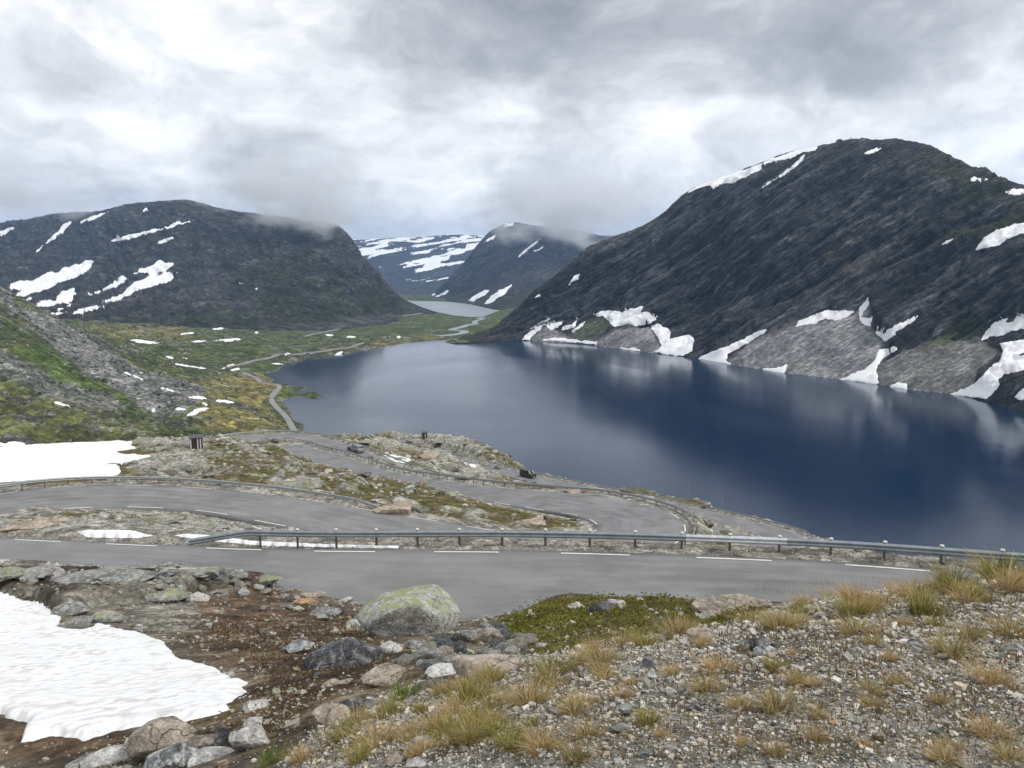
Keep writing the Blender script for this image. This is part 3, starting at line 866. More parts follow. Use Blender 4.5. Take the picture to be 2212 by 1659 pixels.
def build_valley():
    pts = [at_y(*p) for p in VP]
    sh = np.array([at_drop(x, y, 130.2) for x, y in SHORE])
    # densify the shore, put land just outside and lake bed just inside
    S = []
    for a, b in zip(sh[:-1], sh[1:]):
        k = max(1, int(np.linalg.norm(b - a) / 18))
        S += [a + (b - a) * t / k for t in range(k)]
    S.append(sh[-1]); S = np.array(S)
    tg = np.gradient(S, axis=0); nr = np.stack([-tg[:, 1], tg[:, 0], 0 * tg[:, 0]], 1); nr /= np.linalg.norm(nr, axis=1)[:, None]
    lake_c = np.array([80.0, 1000.0, 0])
    sg = np.sign(((lake_c - S) * nr).sum(1)); sg[:] = -1 if (sg < 0).mean() > .5 else 1
    out = S - nr * sg[:, None] * 16; out[:, 2] = -127.0
    ins = S + nr * sg[:, None] * 22; ins[:, 2] = -135.0
    pts += list(S) + list(out[::2]) + list(ins[::2])
    for x, y in [(760, 800), (900, 780), (1000, 755), (700, 850), (800, 900), (760, 950), (900, 850), (1000, 900), (950, 745), (1080, 745), (680, 800)]:
        p = at_drop(x, y, 130.0); p[2] = -155; pts.append(p)
    fs = np.array([at_drop(x, y, 129.0) for x, y in FSHORE]); pts += list(fs)
    ctr = fs.mean(0); 
    for f in (0.75, 0.4): pts += [ctr + (p - ctr) * f + (0, 0, -9 * (1.2 - f)) for p in fs[::2]]
    pts += [ctr + (p - ctr) * 1.12 + (0, 0, 3.5) for p in fs]
    P = np.array(pts)
    s = P[:, 0] / P[:, 1]; q = np.log(P[:, 1])
    keep = []; seen = set()
    for i in range(len(P)):
        k = (round(s[i] / 0.006), round(q[i] / 0.006))
        if k in seen: continue
        seen.add(k); keep.append(i)
    P, s, q = P[keep], s[keep], q[keep]
    wt = rbf_fit(s, q, P[:, 2] / 100, 5e-4)
    sg_ = np.linspace(-0.9, 0.06, VAL_COLS)
    qg = np.concatenate([np.linspace(math.log(400), math.log(1500), VAL_R1)[:-1], np.linspace(math.log(1500), math.log(4300), VAL_R2)])
    S2, Q2 = np.meshgrid(sg_, qg)
    k = 2
    si = np.unique(np.append(np.arange(0, len(sg_), k), len(sg_) - 1)); qi = np.unique(np.append(np.arange(0, len(qg), k), len(qg) - 1))
    co = rbf_eval(wt, s, q, S2[np.ix_(qi, si)], Q2[np.ix_(qi, si)])
    tmp = np.stack([np.interp(sg_, sg_[si], r) for r in co])
    Z = 100 * np.stack([np.interp(qg, qg[qi], tmp[:, j]) for j in range(len(sg_))], 1)
    Y = np.exp(Q2); X = S2 * Y
    px, py = to_px(np.stack([X, Y, Z], -1))
    n1 = fbm(X / 90, Y / 130, 0 * X, 5); n2 = fbm(X / 24, Y / 34, 4 + 0 * X, 5); n3 = fbm(X / 7, Y / 11, 8 + 0 * X, 4)
    rid = fbm(X / 60 + 0.3 * n2, Y / 60, 2 + 0 * X, 5, ridge=True)
    hi = sstep(Z, -126.5, -108)
    dz = hi * (n1 * 7 + n2 * 3.2 + rid * 2.5 + n3 * 1.0) + sstep(Z, -129.5, -126) * (n2 * 1.3 + n3 * 0.7)
    slope = pmask(px, py, [(-400, 450), (0, 615), (110, 685), (320, 760), (560, 880), (640, 960), (-400, 960)], 25)
    dz += slope * hi * (rid * 5 + n2 * 3)
    Z = Z + dz
    Z = np.where((Z > -130) | (dz < 0.01), Z, np.minimum(Z, -130.4))
    wob = n1 * 14 + n2 * 12 + n3 * 5
    def pm(p, soft=7, k=1.0): return pmask(px, py, p, soft, wob * k)
    g = np.zeros(X.shape + (3,), np.float32)
    g[...] = (0.062, 0.078, 0.026)
    g = lerpc(g, sstep(n2, 0.0, 0.35), (0.095, 0.10, 0.038))
    g = lerpc(g, sstep(n1, 0.05, 0.4) * 0.7, (0.052, 0.080, 0.022))
    rock = np.zeros_like(g); rock[...] = (0.185, 0.182, 0.172)
    rock = lerpc(rock, sstep(n3, 0, 0.4), (0.085, 0.085, 0.085)); rock = lerpc(rock, sstep(-n3, 0.15, 0.5), (0.29, 0.285, 0.265))
    bare = sstep(rid + 0.5 * n3, 0.62, 0.95) * 0.7
    scree = np.maximum(pm(c1([(110, 790), (170, 850), (330, 890), (500, 990), (700, 1110), (900, 1240), (1200, 1285), (1280, 1350), (1220, 1450), (1050, 1490), (880, 1460), (800, 1400), (650, 1290), (500, 1210), (380, 1130), (250, 1010)]), 7, .6),
                       0.75 * pm(c1([(0, 1100), (100, 1140), (300, 1240), (500, 1340), (720, 1410), (780, 1490), (500, 1490), (250, 1380), (0, 1250)]), 9, .9))
    bare = np.maximum(bare, scree * (0.75 + 0.25 * sstep(n2, -.2, .1)))
    bare = np.maximum(bare, 0.9 * pm(c1([(0, 690), (60, 720), (200, 860), (220, 930), (120, 900), (0, 800)]), 5, .6))
    tan = .8 * np.maximum(pm(c1([(1150, 1310), (1450, 1210), (1690, 1230), (1750, 1310), (1660, 1400), (1790, 1580), (1250, 1600), (1130, 1500), (1300, 1440)]), 9, .7), 0.35 * pm(c1([(0, 1330), (300, 1400), (700, 1500), (1000, 1560), (900, 1659), (0, 1659)]), 10, 1.2))
    tan = np.maximum(tan, 0.7 * pm(c1([(560, 930), (1100, 930), (1200, 1000), (700, 1010)]), 7, .5))
    tan = np.maximum(tan, 0.6 * pm(c2([(300, 1010), (640, 975), (740, 990), (560, 1010), (330, 1050), (180, 1075)]), 3, .15))
    tc = np.zeros_like(g); tc[...] = (0.20, 0.165, 0.06); tc = lerpc(tc, sstep(n2, 0.0, 0.3), (0.14, 0.155, 0.04)); tc = lerpc(tc, sstep(-n2, 0.1, 0.35), (0.16, 0.12, 0.065))  # yellow meadow tones, brightened to hold the sunlit patch by the lake road
    c = lerpc(g, tan, 0) + tc * tan[..., None]
    lush = pm(c1([(100, 1080), (300, 1070), (480, 1210), (760, 1370), (800, 1440), (600, 1370), (300, 1250), (120, 1150)]), 6, .5)
    c = lerpc(c, lush * 0.85, (0.07, 0.105, 0.02))
    c = lerpc(c, 0.7 * pm(c8([(1000, 760), (1150, 730), (1330, 780), (1250, 880), (1000, 930), (930, 920)]), 3, .2), (0.10, 0.13, 0.02))
    c = lerpc(c, 0.8 * pm(c1([(760, 1440), (1000, 1480), (1200, 1540), (1000, 1600), (800, 1530)]), 7, .6), (0.06, 0.09, 0.02))
    c = lerpc(c, np.clip(bare * (1 - 0.7 * lush), 0, 1), 0) + rock * np.clip(bare * (1 - 0.7 * lush), 0, 1)[..., None]
    dark = sstep(rid - 0.6 * n2, 0.72, 1.0) * slope * 0.7
    c = lerpc(c, dark, (0.035, 0.033, 0.03))
    shore_b = sstep(Z, -129.0, -129.9)
    c = lerpc(c, shore_b * 0.8, (0.13, 0.12, 0.09))
    G = np.stack([X, Y, Z], -1)
    return G, c, wob


VAL_COLS, VAL_R1, VAL_R2 = 500, 380, 80
VG, Vcol, Vwob = build_valley()
VN = normals(VG)
valley = link('valley_floor', mesh_np('valley_floor', VG.reshape(-1, 3), grid_faces(*VG.shape[:2]), True, Vcol.reshape(-1, 3), m_valley))
tag(valley, 'green valley floor with grey scree slope on its left', kind='structure')


def valley_boulders():
    r = np.random.RandomState(41); n = 70000
    j = r.randint(2, VG.shape[0] - 2, n); i = r.randint(2, VG.shape[1] - 2, n)
    P = VG[j, i] + r.uniform(-2, 2, (n, 3)) * np.array([1, 1, 0]); c = Vcol[j, i]
    grey = np.clip(1 - (c.max(1) - c.min(1)) / (c.max(1) + 1e-6) * 1.9, 0, 1)
    px, py = to_px(P)
    keep = (P[:, 1] < 1500) & (P[:, 2] > -128.5) & (px > -40) & (px < 1000) & (py > 600) & (py < 960) & (r.uniform(0, 1, n) < .10 + .55 * grey)
    P, grey = P[keep][:9000], grey[keep][:9000]; k = len(P)
    s = np.clip(r.lognormal(math.log(.0028), .5, k) * P[:, 1], .8, 7.0)
    pal = np.array([(.30, .295, .275), (.22, .22, .21), (.38, .37, .34), (.12, .12, .115), (.06, .075, .025), (.09, .10, .035)])
    ix = np.where(r.uniform(0, 1, k) < .35 + .55 * grey, r.randint(0, 4, k), r.randint(4, 6, k))
    return P, s, pal[ix] * r.uniform(.75, 1.2, (k, 1))


# ------------------------------------------------------------------ mountains
def mountain(foot, ridge, nu, nv, prof, behind, under=12.0):
    """foot, ridge: (n,3) places, section by section; prof: (height share, distance share) pairs"""
    rows = [foot + np.array([0, -14.0, -under])]
    for t, g in prof:
        p = foot.copy()
        p[:, :2] = foot[:, :2] + (ridge[:, :2] - foot[:, :2]) * g
        p[:, 2] = foot[:, 2] + (ridge[:, 2] - foot[:, 2]) * t
        rows.append(p)
    for dy, dz in behind:
        q = ridge * (1 + dy / np.maximum(ridge[:, 1:2], 1)); q[:, 2] = ridge[:, 2] - dz
        rows.append(q)
    R = np.array(rows)
    def res(A, n, axis):
        A = np.moveaxis(A, axis, 0); m = len(A)
        pxx, pyy = to_px(A.reshape(m, -1, 3))
        d = np.hypot(np.diff(pxx, axis=0), np.diff(pyy, axis=0)).mean(1) + 3
        t = np.concatenate([[0], np.cumsum(d)]); t /= t[-1]; tt = np.linspace(0, 1, n)
        k = np.clip(np.searchsorted(t, tt, side='right') - 1, 0, m - 2); h = t[k + 1] - t[k]; f = (tt - t[k]) / h
        sl = np.diff(A, axis=0) / np.diff(t).reshape(-1, *([1] * (A.ndim - 1)))
        tan = np.empty_like(A); tan[0] = sl[0]; tan[-1] = sl[-1]
        if m > 2: tan[1:-1] = (sl[:-1] + sl[1:]) / 2
        f = f.reshape(-1, *([1] * (A.ndim - 1))); h = h.reshape(f.shape)
        O = (2 * f ** 3 - 3 * f ** 2 + 1) * A[k] + (f ** 3 - 2 * f ** 2 + f) * h * tan[k] + (-2 * f ** 3 + 3 * f ** 2) * A[k + 1] + (f ** 3 - f ** 2) * h * tan[k + 1]
        return np.moveaxis(O, 0, axis)
    return res(res(R, nu, 1), nv, 0)


# --- the dark mountain right of the lake
SIL_R = [(955, 742, 1455), (963, 738, 1480), (1008, 726, 1500), (1060, 710, 1530), (1095, 689.6, 1560), (1130, 658, 1580), (1157, 627, 1600), (1216, 585.5, 1640), (1275, 533, 1680), (1338, 505.6, 1700), (1390, 488, 1710), (1425, 467, 1710), (1444, 446, 1705), (1479, 420, 1700), (1506, 402, 1690), (1638, 356, 1600), (1701, 331, 1560), (1767, 316, 1510), (1791, 305, 1495), (1840, 302.5, 1460), (1930, 302, 1400), (1993, 307, 1370), (2020, 316, 1350), (2041, 335, 1330), (2097, 361, 1290), (2125, 363, 1270), (2156, 380, 1240), (2191, 396, 1215), (2212, 402, 1200), (2350, 450, 1120), (2600, 500, 1000)]
FOOT_R = [(958, 743), (970, 743.5), (1012, 742), (1060, 739), (1130, 735.5), (1234, 742), (1286, 747), (1373, 759), (1444, 767), (1506, 774.5), (1583, 788), (1687, 805), (1812, 819), (1895, 831), (1965, 842), (2062, 852), (2120, 865), (2212, 893), (2350, 930), (2600, 985)]


def build_right():
    fx = np.array([958, 985, 1020, 1060, 1100, 1140, 1180, 1230, 1286, 1340, 1400, 1450, 1506, 1560, 1620, 1687, 1740, 1800, 1850, 1895, 1940, 1990, 2040, 2080, 2130, 2180, 2230, 2350, 2600], float)
    rx = fx + np.interp(fx, [958, 1100, 1300, 1500, 2000, 2600], [2, 8, 30, 30, 20, 0])
    fy = curve_row(FOOT_R, fx)[:, 0]; rr = curve_row(SIL_R, rx)
    foot = at_drop(fx, fy, np.full(len(fx), 130.0)); ridge = at_y(rx, rr[:, 0], rr[:, 1])
    foot[0] = ridge[0] + (0, -6, -1)
    prof = [(0, 0), (.1, .14), (.24, .32), (.45, .46), (.66, .60), (.82, .73), (.93, .87), (1, 1)]
    G = mountain(foot, ridge, 580, 370, prof, [(90, 12), (320, 110), (700, 300)])
    N = normals(G)
    X, Y, Z = G[..., 0], G[..., 1], G[..., 2]
    px, py = to_px(G)
    # strata run down from upper right to lower left
    a = math.radians(38)
    L = X * 0.8 - Y * 0.6
    al = L * math.cos(a) + Z * math.sin(a); ac = -L * math.sin(a) + Z * math.cos(a)
    w1 = fbm(X / 160, Y / 160, Z / 160, 4)
    st = fbm(al / 170 + w1 * .5, ac / 26, Y / 150, 6, 0.55)
    st2 = fbm(al / 95 + w1, ac / 10, Y / 95, 5, 0.58)
    vr = fbm(X / 22, Y / 22, Z / 70, 5, 0.55, ridge=True)      # vertical ribs in the cliff
    n2 = fbm(X / 30, Y / 30, Z / 30, 5, 0.55)
    gu = fbm(al / 420 + w1 * .8, ac / 75 + w1 * .6, Y / 400, 4, .5, ridge=True)
    wob = n2 * 7
    def pm(p, soft=4, k=1.0): return pmask(px, py, p, soft, wob * k)
    fan1 = pm(c3([(355, 1450), (500, 1340), (800, 1220), (1000, 1195), (1150, 1150), (1240, 1090), (1270, 1250), (1340, 1340), (1300, 1480), (1200, 1600), (1060, 1600), (720, 1560), (400, 1500)]), 8, 1.1)
    fan2 = pm(c3([(1300, 1500), (1450, 1380), (1700, 1310), (1940, 1330), (2060, 1400), (2000, 1490), (1880, 1640), (1780, 1700), (1500, 1680), (1320, 1620)]), 9, 1.6)
    fan3 = pm(c2([(1640, 1020), (1780, 940), (1900, 925), (1990, 920), (2060, 1050), (2020, 1110), (1850, 1100), (1660, 1060)]), 4, .5)
    fan4 = pm(c2([(1240, 1010), (1330, 920), (1420, 950), (1500, 990), (1480, 1030), (1260, 1030)]), 4, .5)
    grn1 = pm(c2([(1480, 1005), (1560, 930), (1680, 860), (1760, 890), (1720, 950), (1640, 1010)]), 4, .6)
    grn2 = pm(c3([(1500, 1400), (1620, 1330), (1750, 1250), (1900, 1180), (1980, 1230), (1900, 1300), (1700, 1360)]), 6, 1.4)
    grn3 = pm(c3([(1650, 780), (1720, 720), (1900, 640), (2212, 530), (2212, 720), (1950, 780), (1800, 800)]), 6, 1.2) * .8 + pm(c3([(1540, 170), (1700, 200), (2100, 420), (2300, 480), (2100, 520), (1800, 450), (1560, 260)]), 10, 2) * .55
    fan = np.maximum.reduce([fan1, fan2, fan3, fan4, grn1])
    # a nearer buttress on the right, lower half
    butt = pmask(px, py, c3([(2300, 560), (1700, 730), (1450, 900), (1260, 1060), (1290, 1250), (1400, 1350), (1700, 1250), (2300, 1100)]), 12, wob * 2)
    rough = 1 - 0.97 * fan
    edge = sstep(py - np.interp(px, [p[0] for p in SIL_R], [p[1] for p in SIL_R]), 0, 14)
    small = sstep(px, 960, 1120) * 0.75 + 0.25
    D = small * (0.25 + 0.75 * edge) * rough * (st * 20 + st2 * 9 + (vr - .45) * 7 + n2 * 3.5 + w1 * 20 + (gu - .4) * 12) + fan * (n2 * .4)
    D += butt * 16 * rough
    low = sstep(Z, -128, -112)
    G = G + N * (D * low)[..., None]
    N = normals(G)
    c = np.zeros(px.shape + (3,), np.float32); c[...] = (0.051, 0.054, 0.060)
    c = lerpc(c, sstep(st2 + 0.5 * st, 0.08, 0.34) * .9, (0.140, 0.145, 0.154))
    c = lerpc(c, sstep(-st2 - .3 * (vr - .4), 0.10, 0.34) * .85, (0.022, 0.023, 0.026))
    c = lerpc(c, sstep(st + .4 * w1, .08, .34) * .7, (0.126, 0.130, 0.138)); c = lerpc(c, sstep(-st + .4 * (gu - .4), .10, .36) * .75, (0.024, 0.025, 0.028))  # crevice shade put into the rock colour: strata hollows darker, ledges paler
    pale = pm(c3([(950, 900), (1100, 700), (1350, 560), (1480, 700), (1450, 830), (1250, 980), (1050, 1080), (900, 1130)]), 14, 3)
    c = lerpc(c, pale * sstep(st2 + n2 * .5, -.15, .3) * .75, (0.15, 0.135, 0.12))
    c = lerpc(c, sstep(N[..., 2] + 0.25 * n2, 0.80, 0.95) * .7 * (1 - fan), (0.075, 0.075, 0.045))
    tops = sstep(py - np.interp(px, [p[0] for p in SIL_R], [p[1] for p in SIL_R]), 40, 5)
    c = lerpc(c, tops * .6 * sstep(n2, -.2, .3), (0.085, 0.085, 0.06))
    sc = np.zeros_like(c); sc[...] = (0.245, 0.245, 0.243)
    streak = fbm(px / 40 + py / 30, (px * .5 - py) / 40 * 0 + px / 9, 0 * px, 4)
    sc = lerpc(sc, sstep(n2, .1, .4) * .6, (0.165, 0.163, 0.155)); sc = lerpc(sc, sstep(streak, .1, .4) * .35, (0.29, 0.29, 0.288))
    f = np.clip(fan, 0, 1); c = lerpc(c, f, 0) + sc * f[..., None]
    c = lerpc(c, fan2 * .6, (0.18, 0.172, 0.15))
    c = lerpc(c, np.clip(grn1 * .85 + grn2 * .7 + grn3, 0, .9), (0.066, 0.076, 0.028))
    c = np.concatenate([c, (1 - .9 * np.clip(fan, 0, 1))[..., None]], -1)
    return G, N, c, n2


RG, RN, Rcol, Rn2 = build_right()
mt_r = link('mountain', mesh_np('mountain_right', RG.reshape(-1, 3), grid_faces(*RG.shape[:2]), True, Rcol.reshape(-1, 4), m_mount))
tag(mt_r, 'dark rocky dome mountain rising from the lake with grey scree fans', 'mountain', kind='structure')

# --- the broad mountain on the left
SIL_L = [(-400, 470, 3300), (0, 480, 3300), (35, 467, 3300), (87, 470, 3250), (150, 458, 3250), (191, 453, 3250), (222, 460, 3150), (243, 450, 3100), (271, 442, 3080), (290, 447.6, 3080), (333, 436, 3050), (389, 427.8, 3000), (410, 434, 2980), (451, 445, 2950), (531, 457, 2900), (608, 469, 2850), (695, 483, 2780), (729, 487, 2740), (748, 505, 2700), (782, 554, 2650), (817, 592, 2600), (852, 631, 2560), (880, 651, 2520), (905, 662, 2500), (940, 674, 2480)]
FOOT_L = [(-400, 700, 1500), (0, 700, 1500), (150, 698, 1560), (300, 705, 1520), (500, 710, 1580), (700, 716, 1640), (780, 711, 1780), (850, 699, 2000), (900, 686, 2250), (940, 676, 2440)]


def build_left():
    fx = np.array([-400, -200, 0, 80, 150, 210, 270, 330, 400, 470, 540, 610, 670, 725, 750, 780, 815, 850, 880, 905, 940], float)
    f = curve_row(FOOT_L, fx); r = curve_row(SIL_L, fx)
    foot = at_y(fx, f[:, 0], f[:, 1]); ridge = at_y(fx, r[:, 0], r[:, 1])
    foot[:, 2] -= 2
    prof = [(0, 0), (.10, .25), (.25, .45), (.48, .62), (.72, .78), (.9, .91), (1, 1)]
    G = mountain(foot, ridge, 560, 250, prof, [(120, 15), (500, 140), (1000, 380)], 15)
    N = normals(G); X, Y, Z = G[..., 0], G[..., 1], G[..., 2]; px, py = to_px(G)
    w1 = fbm(X / 260, Y / 260, Z / 260, 4)
    a = math.radians(-20)
    al = X * math.cos(a) + Z * math.sin(a); ac = -X * math.sin(a) + Z * math.cos(a)
    st = fbm(al / 220 + w1 * .6, ac / 34, Y / 200, 6, .55); st2 = fbm(al / 80 + w1, ac / 14, Y / 80, 5, .6)
    n2 = fbm(X / 50, Y / 50, Z / 50, 5, .55); vr = fbm(X / 40, Y / 60, Z / 120, 5, .5, ridge=True)
    sy = np.interp(px, [p[0] for p in SIL_L], [p[1] for p in SIL_L])
    edge = 0.22 + .78 * sstep(py - sy, 0, 16)
    low = sstep(Z, -122, -90)
    D = edge * (st * 30 + st2 * 13 + (vr - .45) * 14 + n2 * 9 + w1 * 26) * low + (n2 * 2 + st2 * 1.5) * (1 - low)
    # gully left of the summit
    gul = pmask(px, py, c1([(480, 300), (800, 300), (960, 420), (830, 560), (600, 640), (380, 640), (300, 560)]), 22)
    D -= gul * 22
    G = G + N * D[..., None]; N = normals(G)
    c = np.zeros(px.shape + (3,), np.float32); c[...] = (0.072, 0.071, 0.070)
    c = lerpc(c, sstep(st2 + .4 * n2, .0, .4) * .8, (0.125, 0.122, 0.115)); c = lerpc(c, sstep(-st2 - .3 * vr, .1, .45) * .8, (0.032, 0.032, 0.034))
    wob = n2 * 20 + w1 * 25
    gr = pmask(px, py, c1([(1450, 620), (1700, 480), (1950, 500), (2212, 640), (2600, 800), (2500, 900), (2000, 950), (1300, 960), (900, 960), (1100, 820), (1500, 800)]), 20, wob)
    gr = np.maximum(gr, .7 * pmask(px, py, [(-100, 690), (300, 670), (600, 660), (900, 690), (900, 760), (-100, 760)], 12, wob * .5))
    gr = gr * sstep(n2 + .6 * st2, -.3, .15)
    c = lerpc(c, gr * .85, (0.052, 0.064, 0.027))
    c = lerpc(c, .8 * pmask(px, py, c1([(1000, 720), (1500, 700), (1600, 800), (1100, 820)]), 10, wob * .6) * sstep(st2, -.2, .2), (0.14, 0.135, 0.125))
    c = lerpc(c, pmask(px, py, c2([(0, 880), (300, 860), (560, 840), (300, 900), (0, 940)]), 4, wob * .1) * .8, (0.12, 0.118, 0.115))
    return G, N, c, n2


LG, LN, Lcol, Ln2 = build_left()
mt_l = link('mountain', mesh_np('mountain_left', LG.reshape(-1, 3), grid_faces(*LG.shape[:2]), True, Lcol.reshape(-1, 3), m_mountl))
tag(mt_l, 'broad grey mountain with green foot and summit brushed by cloud', 'mountain', kind='structure')

# --- the mountain behind the far lake
SIL_M = [(880, 652, 4300), (907, 643, 4200), (935, 636, 4250), (1001, 568, 4500), (1036, 523, 4600), (1060, 499, 4650), (1078, 490, 4650), (1105, 481, 4650), (1130, 484, 4650), (1200, 492, 4600), (1280, 505, 4500), (1350, 520, 4400), (1450, 540, 4300)]


def build_mid():
    rx = np.array([890, 907, 935, 970, 1001, 1036, 1060, 1105, 1150, 1200, 1260, 1330, 1430], float)
    fx = np.array([885, 905, 930, 955, 975, 995, 1015, 1045, 1075, 1110, 1160, 1230, 1330], float)
    fy = np.interp(fx, [880, 960, 1010, 1060, 1080, 1150, 1350], [650.5, 651.5, 657, 668, 671.5, 668, 668])
    foot = at_drop(fx, fy, np.full(len(fx), 129.0)); r = curve_row(SIL_M, rx); ridge = at_y(rx, r[:, 0], r[:, 1])
    prof = [(0, 0), (.06, .12), (.16, .27), (.4, .47), (.7, .70), (.9, .88), (1, 1)]
    G = mountain(foot, ridge, 280, 200, prof, [(200, 20), (900, 300)], 15)
    N = normals(G); X, Y, Z = G[..., 0], G[..., 1], G[..., 2]; px, py = to_px(G)
    a = math.radians(38); al = X * math.cos(a) + Z * math.sin(a); ac = -X * math.sin(a) + Z * math.cos(a)
    w1 = fbm(X / 300, Y / 300, Z / 300, 4); st = fbm(al / 300 + w1 * .5, ac / 45, Y / 300, 6, .55); st2 = fbm(al / 110 + w1, ac / 18, Y / 100, 5, .6); n2 = fbm(X / 60, Y / 60, Z / 60, 5)
    sy = np.interp(px, [p[0] for p in SIL_M], [p[1] for p in SIL_M]); edge = .2 + .8 * sstep(py - sy, 0, 12)
    G = G + N * (edge * sstep(Z, -125, -90) * (st * 26 + st2 * 12 + w1 * 24 + n2 * 6))[..., None]; N = normals(G)
    c = np.zeros(px.shape + (3,), np.float32); c[...] = (0.07, 0.07, 0.073)
    c = lerpc(c, sstep(st2 + .4 * st, 0, .4) * .8, (0.11, 0.11, 0.11)); c = lerpc(c, sstep(-st2, .1, .45) * .8, (0.035, 0.036, 0.04))
    gr = sstep(Z, -50, -105) * sstep(n2, -.4, .1)
    c = lerpc(c, gr * .85, (0.06, 0.07, 0.033))
    return G, N, c, n2


MG, MN, Mcol, Mn2 = build_mid()
mt_m = link('mountain', mesh_np('mountain_mid', MG.reshape(-1, 3), grid_faces(*MG.shape[:2]), True, Mcol.reshape(-1, 3), m_far))
tag(mt_m, 'blue grey mountain behind the far lake with its top in cloud', 'mountain', kind='structure')

# --- the snow-streaked plateau at the head of the valley
SIL_F = [(500, 520, 7800), (761, 518, 8000), (789, 519.5, 8000), (834, 514, 8000), (904, 512.6, 8000), (956, 507, 8000), (1018, 506.7, 8000), (1043, 512, 8000), (1200, 505, 8200), (1500, 515, 8200)]


def build_far():
    fx = np.linspace(600, 1450, 12); fy = np.full(12, 650.0)
    foot = at_y(fx, fy, np.full(12, 4900.0)); r = curve_row(SIL_F, fx); ridge = at_y(fx, r[:, 0], r[:, 1])
    G = mountain(foot, ridge, 260, 130, [(0, 0), (.12, .2), (.4, .45), (.7, .66), (.9, .85), (1, 1)], [(300, 30), (1500, 400)], 30)
    N = normals(G); X, Y, Z = G[..., 0], G[..., 1], G[..., 2]; px, py = to_px(G)
    w1 = fbm(X / 700, Y / 700, Z / 400, 5); n2 = fbm(X / 160, Y / 160, Z / 120, 5)
    a = math.radians(16); L = X * math.cos(a) + Z * math.sin(a); C = -X * math.sin(a) + Z * math.cos(a)
    st = fbm(L / 420 + w1, C / 38 + w1, Y / 900, 5, .55)
    sy = np.interp(px, [p[0] for p in SIL_F], [p[1] for p in SIL_F]); edge = .15 + .85 * sstep(py - sy, 0, 12)
    G = G + N * (edge * (w1 * 60 + n2 * 18 + st * 12))[..., None]; N = normals(G)
    c = np.zeros(px.shape + (3,), np.float32); c[...] = (0.07, 0.072, 0.078); c = lerpc(c, sstep(n2, 0, .4) * .6, (0.10, 0.10, 0.10))
    snow = st + .35 * n2 + .16 * sstep(py, 590, 520) - .20 - .5 * sstep(py, 600, 640)
    return G, N, c, snow


FG, FN, Fcol, Fsnow = build_far()
mt_f = link('mountain', mesh_np('mountain_far', FG.reshape(-1, 3), grid_faces(*FG.shape[:2]), True, Fcol.reshape(-1, 3), m_far))
tag(mt_f, 'distant snow streaked plateau at the head of the valley', 'mountain', kind='structure')


def far_snow():
    off = np.clip(Fsnow * 60, -6, 5)
    V = FG + FN * off[..., None]
    keep = Fsnow > -0.05; fk = keep[:-1, :-1] | keep[1:, :-1] | keep[:-1, 1:] | keep[1:, 1:]
    j, i = np.nonzero(fk); m = FG.shape[1]; q = j * m + i; F = np.stack([q, q + 1, q + m + 1, q + m], 1)
    uq, inv = np.unique(F, return_inverse=True)
    o = link('snow_streaks', mesh_np('snow_streaks', V.reshape(-1, 3)[uq], inv.reshape(F.shape), True, None, m_snow_far))
    tag(o, 'many white snow streaks across the distant plateau', 'snow', kind='stuff')


far_snow()

